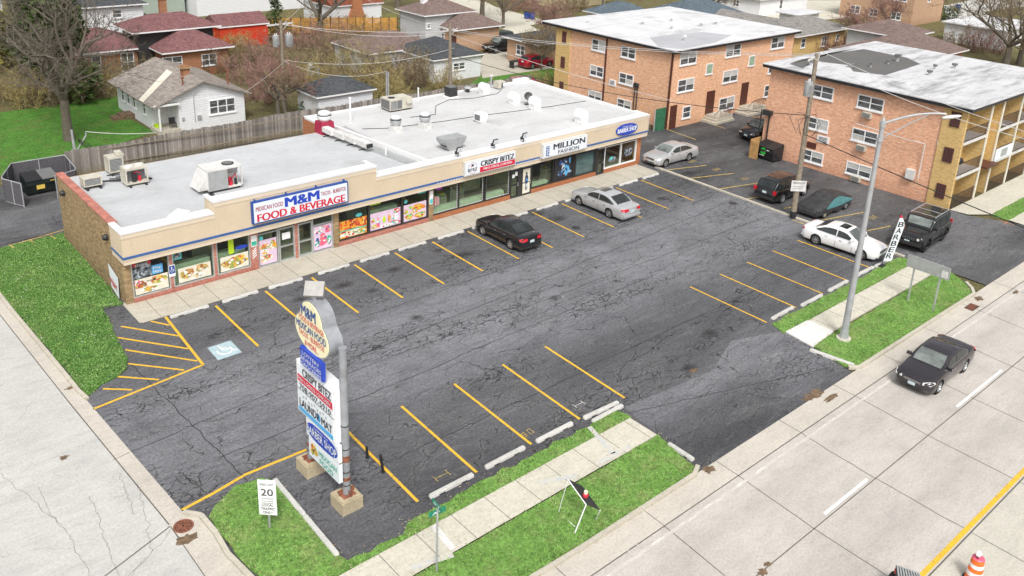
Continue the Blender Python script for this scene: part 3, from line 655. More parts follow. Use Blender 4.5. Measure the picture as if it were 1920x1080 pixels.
b.build('roof_divider', [M['coping'], M['grey']], ST)
b = MB(); b.box(17.45,10.52,-.05,17.75,13.6,3.86,0); b.box(17.75,13.3,-.05,39.2,13.6,3.4,0); b.box(38.9,.4,-.05,39.25,13.3,3.88,0); b.box(38.75,0,-.05,39.25,.4,2.42,0)
b.build('orange_brick_wall', M['brick_or'], ST)
# fascia
b = MB()
b.box(-.05,-.45,2.55,4.72,.0,4.02,0); b.box(-.05,0,2.55,.0,1.3,4.02,0); b.box(14.68,-.45,2.55,39.42,.0,4.02,0); b.box(39.3,0,2.55,39.42,.9,4.02,0)
b.box(4.72,-.45,2.55,14.68,.15,4.64,0)
b.box(4.72,.15,3.74,4.86,.75,4.64,0); b.box(14.54,.15,3.74,14.68,.75,4.64,0)
b.box(-.03,-.43,2.36,39.40,.1,2.55,1); b.box(-.03,.1,2.36,.0,1.3,2.55,1)
for x0, x1, z in ((-.05,4.72,4.02),(14.68,39.42,4.02),(4.72,14.68,4.64)): b.box(x0-.012,-.475,z-.24,x1+.012,-.45,z,1)
b.build('fascia', [M['stucco'], M['stucco_l']], ST)
b = MB()
b.box(-.08,-.5,4.02,4.7,.3,4.1); b.box(-.08,.3,4.02,.25,1.3,4.1); b.box(14.7,-.5,4.02,39.46,.3,4.1); b.box(39.15,.3,4.061,39.46,.95,4.1)
b.box(4.66,-.5,4.64,14.74,.24,4.75); b.box(4.66,.24,4.64,4.92,.8,4.75); b.box(14.48,.24,4.64,14.74,.8,4.75)
b.build('parapet_coping', M['coping'], ST)
b = MB()
b.box(-.06,-.47,2.68,39.43,-.45,2.81,0); b.box(-.07,-.45,2.68,-.05,1.3,2.81,0)
b.build('blue_stripe', M['blue'], ST)
b = MB()
for i in range(44): x = 19.2+i*.21; b.box(x,-.49,2.64,x+.09,-.47,2.70)
b.build('light_string', M['white'], ST)
# back of shop interior wall behind the glass
M['ifloor'] = plain('tiled_shop_floor', (.42,.38,.3), .4); M['iwall'] = plain('shop_inner_wall', (.5,.47,.38), .8)
def foodmat_(n_, c_, s_): return foodmat(n_, c_, s_)
M['goods'] = foodmat('shelf_goods', [(.5,.12,.06),(.6,.5,.1),(.1,.25,.45),(.55,.55,.5),(.1,.35,.12)], 9)
b = MB(); b.box(.38,.15,-.03,38.75,5.2,.015); b.build('shop_floor', M['ifloor'], ST)
b = MB(); b.box(.38,5.2,-.03,38.75,5.35,3.3); b.build('inner_wall', M['iwall'], ST)
for x in (7.0,12.1,19.0,26.65,34.26): b = MB(); b.box(x,.16,.015,x+.1,5.2,3.3); b.build('inner_wall', M['iwall'], ST)
b = MB(); b.box(.38,.16,2.9,38.75,5.2,3.0); b.build('ceiling', M['white'], ST)
rg_ = random.Random(12); M['brightener'] = plain('pale_green_brightener', (.6,.66,.54), .5)
for x0, x1, h_ in ((19.4,25.5,.62),(27.9,29.7,.5),(32.2,34.0,.55),(2.6,4.6,1.35),(5.0,6.6,1.35),(14.6,16.7,1.6)): b = MB(); b.box(x0,.35,.016,x1,.75,h_); b.build('brightening_box', M['brightener'], ST)  # pale boxes added just inside the glass to brighten the shop windows
for x0, x1 in ((.6,6.8),(7.3,11.9),(12.4,18.8),(19.4,26.4),(27.9,34.0),(34.5,38.5)):
    x = x0+.3
    while x < x1-1.2:
        w_ = rg_.uniform(.8,1.8); y = rg_.choice((1.1,1.8,3.0)); h_ = rg_.choice((.9,1.0,1.5)); b = MB(); b.box(x,y,.016,min(x+w_,x1),y+.55,h_,0); b.box(x+.04,y+.04,h_,min(x+w_,x1)-.04,y+.5,h_+.25,1); b.build('shop_counter', [M['iwall'], M['goods']], ST); x += w_+rg_.uniform(.2,.8)
b = MB()
for x0, x1, z1 in ((.38,6.75,.26),(12.2,18.95,.3)): b.box(x0,-.06,-.03,x1,.14,z1)
for x0, x1 in ((2.3,2.46),(4.68,4.84)): b.box(x0,-.02,.26,x1,.14,2.4)
b.box(6.75,-.06,-.03,7.2,.14,2.4); b.box(9.46,-.02,-.03,9.66,.14,2.4)
b.build('pink_brick_base', M['brick_red'], ST)
b = MB(); b.box(11.95,-.07,-.03,12.3,.14,2.4); b.box(18.85,-.07,-.03,19.2,.14,2.4)
b.build('brown_brick_pier', M['stone_wall'], ST)
b = MB()
for x0, x1 in ((19.2,25.75),(27.72,34.25),(35.12,38.75)): b.box(x0,-.06,-.03,x1,.14,.33)
b.build('orange_brick_base', M['brick_or'], ST)
M['food1'] = foodmat('burger_food', [(.5,.25,.08),(.7,.45,.15),(.35,.1,.05),(.3,.35,.08)], 7)
M['food2'] = foodmat('salad_food', [(.3,.4,.08),(.7,.4,.05),(.2,.12,.12),(.75,.6,.3)], 7)
M['food3'] = foodmat('grilled_food', [(.7,.12,.03),(.8,.35,.03),(.4,.04,.03),(.75,.5,.1)], 7)
M['food4'] = foodmat('taco_food', [(.8,.5,.06),(.7,.55,.25),(.6,.12,.05),(.25,.4,.08)], 6)
M['food5'] = foodmat('seafood_plate', [(.75,.72,.6),(.7,.45,.3),(.15,.3,.12),(.8,.8,.7)], 7)
M['postw'] = plain('poster_cream', (.7,.66,.55), .45, var=.1); M['postp'] = plain('poster_lilac', (.68,.52,.66), .45, var=.08)
M['pgreen'] = plain('poster_green', (.05,.42,.3), .45); M['lime'] = plain('lime_banner', (.45,.65,.02), .5); M['teal'] = plain('teal_sticker', (.1,.5,.5), .5)
M['pink'] = plain('pink_drink', (.75,.12,.2), .45); M['jeans'] = foodmat('denim_print', [(.03,.05,.12),(.1,.3,.6),(.45,.6,.75),(.02,.02,.03)], 4); M['purple'] = plain('neon_purple', (.4,.05,.5), .5)
M['arcade'] = foodmat('monochrome_photo_print', [(.08,.09,.1),(.4,.45,.5),(.2,.24,.27),(.03,.03,.04)], 8)
M['tealpane'] = M['glass2']
yG = .1
def ell(b, x, z, rx, rz_, y, m, n=18, rot=0): 
    b.add([(x+rx*math.cos(t)*math.cos(rot)-rz_*math.sin(t)*math.sin(rot), y, z+rx*math.cos(t)*math.sin(rot)+rz_*math.sin(t)*math.cos(rot)) for t in [2*PI*i/n for i in range(n)]], [tuple(range(n))], m)
def window(x0, x1, z0, z1, frame, pane, mull=(), fw_=.06, led=False, name='shop_window', rails=()):
    b = MB(); y0, y1 = -.02, .14
    b.box(x0,y0,z0,x1,y1,z0+fw_); b.box(x0,y0,z1-fw_,x1,y1,z1); b.box(x0,y0,z0+fw_,x0+fw_,y1,z1-fw_); b.box(x1-fw_,y0,z0+fw_,x1,y1,z1-fw_)
    for m_, w_ in mull: b.box(m_-w_/2,y0-.003,z0+fw_,m_+w_/2,y1,z1-fw_)
    for z in rails: b.box(x0+fw_,y0+.004,z-.03,x1-fw_,y1,z+.03)
    f = b.build(name, frame, ST)
    b = MB(); b.box(x0+fw_,.08,z0+fw_,x1-fw_,.12,z1-fw_); b.build('pane', pane, f)
    if led:
        b = MB(); xs = [x0+fw_+.04, x1-fw_-.04]+[m_-w_ for m_, w_ in mull]
        for x in xs:
            for z in np.arange(z0+.12, z1-.1, .12): b.box(x-.02,.04,z,x+.02,.075,z+.055)
        for x in np.arange(x0+.12, x1-.1, .13): b.box(x,.04,z0+.09,x+.06,.075,z0+.13)
        b.build('led_strip', M['white'], f)
    return f
def poster(f, x0, x1, z0, z1, mats, blobs, name='poster', txt=()):
    b = MB(); b.box(x0,.055,z0,x1,.075,z1,0); ys = .054
    R = random.Random(int(x0*100))
    for (x, z, rx, rz_, m_) in blobs:
        ys -= .0012; pts = []; ph = R.uniform(0,6)
        for i in range(26):
            a_ = 2*PI*i/26; q = 1+.13*math.sin(3*a_+ph)+.08*math.sin(7*a_+2*ph); pts.append((min(x1,max(x0,x0+x*(x1-x0)+rx*q*math.cos(a_))), ys, min(z1,max(z0,z0+z*(z1-z0)+rz_*q*math.sin(a_)))))
        b.add(pts, [tuple(range(26))], m_)
        if name == 'poster' and rx > .11:
            for j in range(7):
                ys -= .0003; a_ = R.uniform(0,2*PI); d_ = R.random()**.5*.8; cx_ = x0+x*(x1-x0)+rx*d_*math.cos(a_); cz_ = z0+z*(z1-z0)+rz_*d_*math.sin(a_); rr_ = R.uniform(.03,.07)
                if x0+rr_ < cx_ < x1-rr_ and z0+rr_ < cz_ < z1-rr_: ell(b, cx_, cz_, rr_*1.4, rr_, ys, R.randrange(1, len(mats)))
    for (t, x, z, w_, h, m_) in txt: b.text(t, (x0+x*(x1-x0), .04, z0+z*(z1-z0)), (1,0,0), (0,0,1), w_, h, .005, .01, m_)
    return b.build(name, mats, f)
f1 = window(.38,2.3,.26,2.36,M['alu'],M['glass'])
poster(f1,.5,2.2,.36,1.2,[M['postw'],M['food1'],M['food4'],M['food2'],M['white'],M['pink'],M['ink']],[(.18,.62,.3,.2,1),(.72,.7,.42,.22,2),(.45,.25,.42,.2,4),(.45,.25,.33,.15,3),(.08,.8,.15,.15,5)],txt=[('WE ACCEPT',.35,.72,.5,.09,6)])
poster(f1,.46,1.4,1.25,2.1,[M['arcade'],M['white'],M['red'],M['teal']],[(.12,.95,.12,.12,2),(.95,.95,.12,.12,2)],'event_poster',[('STORE',.15,.78,.62,.13,1)])
poster(f1,1.42,1.98,1.28,1.78,[M['sky_b'],M['white']],[],'lottery_poster',[('Play',.12,.5,.4,.17,1),('Here',.12,.12,.4,.17,1)])
f2 = window(2.46,4.68,.26,2.36,M['alu'],M['glass'])
poster(f2,2.75,4.5,.38,1.2,[M['postw'],M['food1'],M['food5'],M['food2'],M['white']],[(.28,.6,.38,.2,1),(.25,.38,.34,.12,3),(.72,.72,.32,.2,1),(.72,.62,.34,.06,3),(.55,.25,.34,.17,4),(.55,.25,.26,.12,2)])
poster(f2,2.5,3.0,1.75,2.25,[M['teal'],M['arcade']],[(.5,.5,.18,.2,1)],'notice_poster')
f3 = window(4.84,6.75,.26,2.36,M['alu'],M['glass'])
poster(f3,5.05,6.65,.36,1.2,[M['postw'],M['food2'],M['food1'],M['white'],M['food4']],[(.5,.45,.72,.26,1),(.6,.7,.45,.16,4),(.2,.5,.28,.16,2)])
b = MB(); b.box(5.55,.05,1.3,5.85,.075,2.3); b.build('lime_strip', M['lime'], f3)
b = MB(); ell(b,6.3,1.55,.35,.12,.045,0); b.build('cap_sticker', M['sblue'], f3)
b = MB(); b.box(6.8,-.085,1.45,7.14,-.06,2.1,0); b.box(6.82,-.09,1.5,7.12,-.085,1.75,1)
for i in range(4): b.obox((6.97,-.075,1.25-i*.14),(.3,.02,.05),ry=-.7,m=0)
b.build('pier_notice', [M['white'], M['pgreen']], ST)
# doors
def door(x0, x1, z1, frame, pane, pos=None, name='shop_door'):
    b = MB(); b.box(x0,-.03,0,x0+.09,.14,z1); b.box(x1-.09,-.03,0,x1,.14,z1); b.box(x0+.09,-.03,0,x1-.09,.14,.14); b.box(x0+.09,-.03,z1-.1,x1-.09,.14,z1); b.box(x0+.09,-.03,.92,x1-.09,.13,.98)
    f = b.build(name, frame, ST); b = MB(); b.box(x0+.09,.03,.14,x1-.09,.06,z1-.1); b.build('pane', pane, f)
    b = MB(); b.box(x1-.17,-.1,.85,x1-.13,-.03,1.15); b.build('handle', M['chrome'], f); return f
fa = window(7.2,8.45,.02,2.36,M['alu'],M['glassd'],rails=(2.02,))
poster(fa,7.32,8.36,.12,1.62,[M['postp'],M['food4'],M['white'],M['food5'],M['food3']],[(.3,.72,.35,.16,1),(.8,.72,.2,.28,1),(.3,.5,.25,.16,2),(.35,.25,.4,.24,3),(.4,.3,.28,.12,4)])
b = MB(); ell(b,7.45,1.75,.13,.13,.045,0); b.build('round_sticker', M['teal'], fa)
d1 = door(8.47,9.46,2.1,M['alu'],M['glassd']); b = MB(); b.box(8.7,.01,1.35,9.2,.03,1.75); b.build('paper_notice', M['white'], d1)
d2 = door(9.66,10.6,2.1,M['alu'],M['glassd'])
b = MB(); b.box(8.45,-.01,2.12,9.46,.12,2.36); b.box(9.66,-.01,2.12,10.6,.12,2.36); t_ = b.build('transom', M['glassd'], ST)
b = MB(); b.text('9831',(9.9,-.02,2.14),(1,0,0),(0,0,1),.5,.18,.01,.02); b.build('street_number', M['white'], t_)
fb = window(10.6,11.95,.02,2.36,M['alu'],M['glassd'],rails=(1.72,))
poster(fb,10.68,11.88,.12,1.62,[M['postp'],M['pink'],M['nblue'],M['pgreen'],M['white'],M['food5']],[(.52,.38,.26,.4,1),(.2,.3,.14,.3,2),(.85,.33,.14,.3,3),(.8,.78,.2,.22,1),(.25,.75,.26,.14,4),(.5,.92,.3,.05,5)])
wq = [(12.3,14.4,'A'),(14.4,16.85,'B'),(16.85,18.85,'C')]
f = window(12.3,14.42,.3,2.36,M['dark'],M['glassd'],fw_=.07)
poster(f,12.4,14.3,.4,1.5,[M['food3'],M['postw'],M['food5'],M['pgreen'],M['red'],M['food2']],[(.5,.2,.92,.2,1),(.4,.2,.4,.14,2),(.82,.22,.3,.18,5)])
b = MB(); b.box(12.4,.05,.83,14.3,.054,.9); b.build('green_band', M['pgreen'], f); b = MB(); ell(b,13.75,1.68,.24,.12,.045,0); b.build('oval_sticker', M['teal'], f)
f = window(14.42,16.86,.3,2.36,M['dark'],M['glassd'],fw_=.08,rails=())
poster(f,14.55,16.75,.4,1.5,[M['postp'],M['pink'],M['lime'],M['food3'],M['white'],M['food5'],M['red'],M['teal']],[(.25,.35,.12,.35,1),(.12,.2,.18,.14,2),(.45,.5,.11,.24,2),(.62,.5,.1,.24,3),(.82,.5,.22,.2,4),(.87,.85,.24,.14,6),(.5,.12,.5,.1,4),(.75,.2,.3,.12,5),(.9,.15,.2,.1,6),(.1,.6,.12,.12,7)])
b = MB(); b.box(14.55,.04,2.05,15.3,.06,2.25); b.build('lime_strip', M['lime'], f)
f = window(16.86,18.85,.3,2.36,M['dark'],M['glassd'],fw_=.08)
poster(f,16.98,18.72,.4,1.5,[M['postp'],M['food4'],M['food3'],M['food5'],M['lime'],M['pgreen']],[(.65,.7,.5,.22,2),(.25,.25,.3,.2,1),(.72,.22,.42,.2,1),(.45,.5,.3,.1,3),(.1,.6,.15,.14,2),(.3,.8,.12,.08,5)])
b = MB(); ell(b,17.15,1.75,.13,.13,.045,0); b.box(18.1,.04,2.05,18.7,.06,2.25,0); b.build('round_sticker', M['teal'], f)
b = MB(); b.box(18.88,-.09,1.2,19.15,-.07,2.1,0); b.box(18.9,-.1,1.25,19.13,-.09,1.55,1); b.build('pier_notice', [M['white'], M['teal']], ST)
f = window(19.2,23.45,.33,2.36,M['dark'],M['glass'],mull=((21.3,.1),),led=True)
b = MB(); b.box(19.5,.04,2.0,19.95,.06,2.25,0); b.build('neon_sign', M['purple'], f); b = MB(); 
for i in range(6): b.box(19.35+.07*i,.04,.95,19.38+.07*i,.06,1.55,i % 2)
b.build('flag_decal', [M['red'], M['white']], f)
f = window(23.55,25.75,.33,2.36,M['dark'],M['glass'],led=True)
b = MB(); b.box(23.75,.04,2.1,24.3,.06,2.3,0); b.build('neon_sign', M['red'], f)
d = door(25.77,26.55,2.1,M['dark'],M['glass']); b = MB(); b.box(25.95,-.0,1.5,26.15,.03,1.75); b.box(26.2,-.0,1.6,26.42,.03,1.9); b.build('paper_notice', M['white'], d)
b = MB(); b.box(26.55,-.03,0,26.8,.14,2.36); b.box(25.77,-.02,2.1,26.55,.13,2.36,1); b.box(26.8,-.02,2.1,27.7,.13,2.36,1); b.build('door_post', [M['dark'], M['galv']], ST)
d = door(26.8,27.7,2.1,M['dark'],M['glassd'])
b = MB(); b.box(26.92,-.02,.16,27.58,.02,1.95,0); ell(b,27.25,1.2,.16,.35,-.03,1); ell(b,27.25,1.62,.08,.1,-.032,2); b.box(27.15,-.031,.35,27.22,-.025,1.0,1); b.box(27.28,-.031,.35,27.35,-.025,1.0,1); b.build('door_poster', [M['postw'], M['jeans'], M['ink']], d)
f = window(27.72,29.85,.33,2.36,M['dark'],M['glass'])
f = window(29.95,31.98,.33,2.36,M['dark'],M['glassd'],fw_=.1)
poster(f,30.1,31.85,.45,2.0,[M['ink'],M['jeans'],M['sky_b'],M['nblue'],M['postw']],[(.55,.7,.28,.4,1),(.5,.3,.7,.2,1),(.3,.8,.18,.18,3),(.65,.4,.25,.4,2),(.45,.55,.12,.2,4),(.8,.85,.08,.25,2)])
f = window(32.05,34.15,.33,2.36,M['dark'],M['glass2'],fw_=.09,rails=(2.05,))
b = MB(); b.box(34.15,-.04,-.03,34.38,.14,2.36); b.build('door_post', M['black'], ST)
d = door(34.38,35.12,2.05,M['dark'],M['glass'])
b = MB(); b.box(34.38,-.02,2.05,35.12,.13,2.36); b.box(35.12,-.04,2.1,38.75,.13,2.36,1); b.build('transom', [M['galv'], M['dark']], ST)
f = window(35.14,38.75,.33,2.1,M['white'],M['glassd'],mull=((37.0,.06),),fw_=.07)
b = MB(); ell(b,36.1,.95,.5,.22,.05,0); ell(b,36.0,1.05,.2,.12,.048,1); b.build('barber_chair_decal', [M['arcade'], M['teal']], f); b = MB(); ell(b,37.9,1.2,.5,.35,.05,0); b.build('barber_chair_decal', M['arcade'], f)
# wall lamps on the brick end, handicap sign
for i, (y, z) in enumerate(((9.2,3.25),(1.9,3.1))):
    b = MB(); b.lathe([(.0,-.28),(.13,-.24),(.17,-.1),(.17,0)], (0,y,z), 'X', 12); b.build('wall_lamp', M['black'], ST)
t = thing('accessible_parking_sign', (2.38,-.12,1.3), 'small blue and white accessible parking sign on the pink post between two shop windows', 'sign')
b = MB(); b.box(2.22,-.1,.95,2.55,-.08,1.6,0); b.build('sign_plate', M['white'], t); b = MB(); b.box(2.24,-.105,1.12,2.53,-.1,1.57); b.build('sign_field', M['nblue'], t)
b = MB(); ell(b,2.38,1.48,.03,.03,-.107,0); b.box(2.36,-.109,1.33,2.39,-.105,1.46); b.box(2.38,-.109,1.32,2.46,-.105,1.35); b.box(2.44,-.109,1.25,2.47,-.105,1.33)
for i in range(8):
    a = math.radians(140+i*28); b.obox((2.38+.07*math.cos(a),-.107,1.28+.07*math.sin(a)),(.035,.004,.018),ry=-a-PI/2)
b.build('sign_symbol', M['white'], t)
t = thing('wall_banner', (-.05,1.5,1), 'white and red banner leaning low on the brown brick end wall', 'banner')
b = MB(); b.poly([(-.06,2.2,1.55),(-.06,.75,1.25),(-.1,.8,.02),(-.1,1.9,.3)]); b.poly([(-.055,2.2,1.55),(-.095,1.9,.3),(-.095,.8,.02),(-.055,.75,1.25)]); b.build('banner_sheet', M['signwhite'], t)
b = MB(); b.text('M&M',(-.11,1.9,.55),(0,-1,-.2),(0,0,1),.9,.35,.01,.03); b.build('lettering', M['red'], t)

# fascia signs -----------------------------------------------------
def sign(name, x0, x1, z0, z1, lab, mats, dep=.22, yb=-.47):
    t = thing(name, ((x0+x1)/2, yb, z0), lab, 'shop sign'); b = MB(); b.box(x0,yb-dep,z0,x1,yb,z1); b.build('cabinet', mats[0], t)
    b = MB(); b.box(x0+.07,yb-dep-.02,z0+.07,x1-.07,yb-dep,z1-.07); b.build('sign_face', mats[1], t); return t, yb-dep-.02
def T(t, body, x, z, w_, h, y, m, bold=.02, name='lettering', mats=None):
    b = MB(); b.text(body, (x, y, z), (1,0,0), (0,0,1), w_, h, .008, bold); return b.build(name, m, t)
t, y = sign('shop_sign', 6.72, 12.62, 3.0, 4.28, 'long white shop sign in blue frame reading FOOD & BEVERAGE', [M['nblue'], M['signwhite']])
T(t,'MEXICAN FOOD',6.9,3.72,1.6,.26,y,M['maroon'],.015); T(t,'TACOS - BURRITOS',10.85,3.76,1.6,.24,y,M['maroon'],.015)
T(t,'M&M',8.6,3.6,2.15,.55,y,M['sblue'],.09); T(t,'FOOD & BEVERAGE',6.95,3.1,5.45,.44,y,M['red'],.06)
b = MB()
for x in (6.9, 8.75, 10.6, 12.4): b.box(x,-.62,4.28,x+.05,-.5,4.4)
b.build('mounting_bracket', M['nblue'], t)
t, y = sign('shop_sign', 21.2, 25.55, 2.78, 3.74, 'white shop sign with red lower band reading CRISPY BITEZ', [M['whitedirty'], M['signwhite']])
b = MB(); b.box(22.45,y-.006,2.85,25.48,y,3.2); b.build('red_band', M['red'], t)
T(t,'CRISPY BITEZ',22.5,3.25,2.9,.36,y,M['ink'],.065); T(t,'FISH | GYROS | CHICKEN',22.75,2.92,2.45,.2,y-.006,M['signwhite'],.03)
T(t,'BITEZ',21.45,3.05,.75,.2,y,M['ink'],.04); b = MB()
for i in range(20):
    a = 2*PI*i/20; b.obox((21.83+.36*math.cos(a),y-.004,3.25+.36*math.sin(a)),(.1,.006,.018),ry=-a-PI/2,m=i % 2)
ell(b,21.83,3.45,.1,.08,y-.006,0); ell(b,21.75,3.38,.04,.05,y-.008,1); b.build('emblem', [M['ink'], M['red']], t)
t, y = sign('shop_sign', 28.0, 32.35, 2.72, 3.76, 'white box sign with black lettering MILLION FASHION', [M['whitedirty'], M['signwhite']], .3)
T(t,'MILLION',28.95,3.22,3.15,.42,y,M['ink'],.07); T(t,'FASHION',29.45,2.84,2.05,.27,y,M['ink'],.03); b = MB()
for i in range(6): b.obox((28.42,y-.005,2.9+i*.13),(.34-.08*(i % 2),.008,.05),m=0,ry=.3*(-1)**i)
b.box(28.28,y-.009,2.88,28.32,y-.004,3.6); b.box(28.52,y-.009,2.88,28.56,y-.004,3.6); b.build('emblem', M['nblue'], t)
t = thing('shop_sign', (36.85,-.5,3.3), 'oval blue shop sign reading BARBER SHOP', 'shop sign')
b = MB(); n = 28; ring = []
for i in range(n):
    a = 2*PI*i/n; q = 1.18*abs(math.cos(a))**.8*(1 if math.cos(a) > 0 else -1); ring.append((36.85+q, 3.34+.42*math.sin(a)))
b.loft([[(x,-.46,z) for x, z in ring],[(x,-.56,z) for x, z in ring]]); b.build('sign_face', M['sblue'], t)
T(t,'BARBER SHOP',35.78,3.16,2.15,.34,-.565,M['signwhite'],.05); T(t,'Celebrity Cut',36.3,3.53,1.1,.12,-.565,M['signwhite'],.01)
# ================================================================ ROOF EQUIPMENT
def Hz(x, y, px, py):
    d = fw + rt*((px-CX)/FPX) - up*((py-CY)/FPX); t = ((x-CAMP.x)*d.x+(y-CAMP.y)*d.y)/(d.x*d.x+d.y*d.y); return CAMP.z+d.z*t
ZL, ZR = 3.74, 3.9
def louvres(b, x0, x1, y, z0, z1, n, m=0, d=.012):
    for i in range(n): z = z0+(z1-z0)*(i+.5)/n; b.box(x0, y-d, z, x1, y, z+(z1-z0)/n*.45, m)
def condenser(x, y, z, sx, sy, sz, lab, body='cream', openside=False, lift=.12, side=True):
    t = thing('rooftop_condenser', (x, y, z), lab, 'air conditioner')
    b = MB(); b.box(x-sx/2,y-sy/2,z+lift,x+sx/2,y+sy/2,z+lift+sz*.1); b.box(x-sx/2,y-sy/2,z+lift+sz*.88,x+sx/2,y+sy/2,z+lift+sz)
    for a in (-1, 1):
        for c in (-1, 1): b.box(x+a*sx/2-.04*(a+1), y+c*sy/2-.04*(c+1), z+lift+sz*.1, x+a*sx/2-.04*(a+1)+.08, y+c*sy/2-.04*(c+1)+.08, z+lift+sz*.88)
    b.box(x-sx/2+.01,y-sy/2+.3,z+lift+sz*.1,x-sx/2+.05,y+sy/2-.08,z+lift+sz*.88)
    b.build('casing', M[body], t)
    b = MB(); b.box(x-sx/2+.06,y-sy/2+(.35 if openside else .05),z+lift+sz*.1,x+sx/2-.06,y+sy/2-.05,z+lift+sz*.88); b.build('coil', M['fin'], t)
    if openside:
        b = MB(); b.cyl(x-.1,y-sy/2+.2,z+lift+.1,z+lift+sz*.6,.14,.12,10,0); b.cyl(x+.2,y-sy/2+.2,z+lift+.1,z+lift+sz*.4,.09,.09,8,1); b.tube([(x-.1,y-sy/2+.2,z+lift+sz*.6),(x,y-sy/2+.1,z+lift+sz*.75),(x+.25,y-sy/2+.15,z+lift+sz*.6)],.025,6,1)
        b.build('compressor', [M['black'], M['red']], t)
    else:
        b = MB(); louvres(b, x-sx/2+.08, x+sx/2-.08, y-sy/2+.05, z+lift+sz*.12, z+lift+sz*.86, 9, 0, .02); b.build('grille', M['grey'], t)
    b = MB()
    for a in (-.35, .35): b.box(x+a*sx-.05,y-sy/2-.2,z,x+a*sx+.05,y+sy/2+.2,z+lift)
    b.build('rail', M['black'], t); return t
condenser(1.15, 7.95, ZL, 1.0, .75, .5, 'low cream rooftop condenser nearest the brick end wall', lift=.18)
t = condenser(3.0, 9.7, ZL, .85, .8, .95, 'tall cream rooftop condenser nearest the rear fence with boxes on top')
b = MB(); b.box(3.05,9.35,ZL+.9,3.4,9.75,ZL+1.35); b.box(3.1,9.3,ZL+1.08,3.5,9.6,ZL+1.2); b.build('control_box', M['cream'], t)
t = condenser(3.3, 7.2, ZL, 1.25, .9, .95, 'cream rooftop condenser with its open side showing the compressor', openside=True)
b = MB(); b.cyl(3.0,7.2,ZL+1.07,ZL+1.11,.26,n=16); b.cyl(3.6,7.2,ZL+1.07,ZL+1.11,.24,n=16); b.build('fan_guard', M['whitedirty'], t)
b = MB(); rr = random.Random(9)
for i in range(9):
    x0, y0 = 1.6+rr.random()*1.6, 8.2+rr.random()*1.2; b.tube([(x0,y0,ZL+.05),(x0+.7,y0-.5+rr.random()*.3,ZL+.06),(x0+1.3,y0-.9,ZL+.05)],.03,5)
b.build('refrigerant_pipes', M['black'], label='tangle of dark refrigerant pipes lying on the roof between the three condensers', cat='pipes')
# large unit
t = thing('rooftop_air_handler', (6.8,3.8,ZL), 'large white rooftop air handler with slanted hood behind the raised parapet', 'air conditioner')
x0,x1,y0,y1,z0,z1 = 5.95,7.95,3.1,4.6,ZL+.15,ZL+1.35
b = MB(); b.box(x0,y0,z1-.06,x1+.05,y1,z1); b.box(x0,y0+.02,z0,x0+1.15,y1,z1-.06); b.box(x0+1.15,y0+.6,z0,x1,y1,z1-.06); b.box(x0+1.15,y0,z0,x1,y0+.6,z0+.06); b.box(x1-.05,y0,z0,x1,y0+.06,z1-.06)
b.build('casing', M['whitedirty'], t)
b = MB(); b.box(x0+.02,y0,z0,x0+1.13,y0+.02,z1-.08); b.box(x0+.4,y0-.01,z0+.05,x0+.41,y0,z1-.1); b.build('panel', M['grey'], t)
b = MB(); b.add([(x0,y0+.1,z1-.1),(x0,y1-.1,z1-.1),(x0-.55,y1-.1,z0+.1),(x0-.55,y0+.1,z0+.1),(x0,y0+.1,z0+.1),(x0,y1-.1,z0+.1)],[(0,3,2,1),(0,4,3),(1,2,5),(2,3,4,5)]); b.build('hood', M['whitedirty'], t)
b = MB(); b.cyl(x1-.5,y0+.75,z1,z1+.05,.34,n=24,m=0); b.cyl(x1-.5,y0+.75,z1+.05,z1+.07,.27,n=24,m=1); b.build('fan_guard', [M['black'], M['fin']], t)
b = MB(); b.cyl(x0+1.4,y0+.3,z0+.06,z0+.5,.14,.12,12,1); b.cyl(x0+1.7,y0+.25,z0+.06,z0+.4,.09,n=8,m=0)
for i in range(6): b.tube([(x0+1.25+i*.1,y0+.2,z0+.2+i*.1),(x0+1.4+i*.08,y0+.1,z0+.55),(x0+1.75,y0+.3,z0+.75-i*.05)],.018,5,i % 3)
b.box(x0+1.17,y0+.5,z0+.7,x1-.05,y0+.58,z1-.1,3); b.build('compressor', [M['black'], M['red'], M['chrome'], M['grey']], t)
b = MB(); b.box(x0+.1,y0+.1,ZL,x1-.1,y1-.1,z0); b.box(x0-.4,y0-.25,ZL,x0+.2,y0+.05,ZL+.05); b.build('curb', M['dark'], t)
b = MB(); b.prism(PX((313,407),(333,392),(357,396),(338,409),z=ZL), ZL+.005, ZL+.035); b.build('loose_sheet', M['white'], label='white flat sheet lying on the roof near the front parapet', cat='sheet')
# duct
t = thing('rooftop_duct', (17.1,7,ZL), 'long pale metal duct on short feet along the grey roof', 'duct'); b = MB()
for i in range(4):
    y0 = 9.5-i*1.25; x = 16.95+i*.14; b.box(x-.24,y0-1.23,ZL+.28,x+.24,y0,ZL+.62-.0*i)
b.build('duct_section', M['whitedirty'], t); b = MB(); b.box(17.14,4.46,ZL+.32,17.6,4.52,ZL+.58); b.build('duct_mouth', M['black'], t)
for i in range(4): b = MB(); b.box(16.6+i*.14,9.1-i*1.3,ZL,17.5+i*.14,9.18-i*1.3,ZL+.05); b.box(17.0+i*.14,9.1-i*1.3,ZL+.045,17.05+i*.14,9.16-i*1.3,ZL+.28); b.build('foot', M['black'], t)

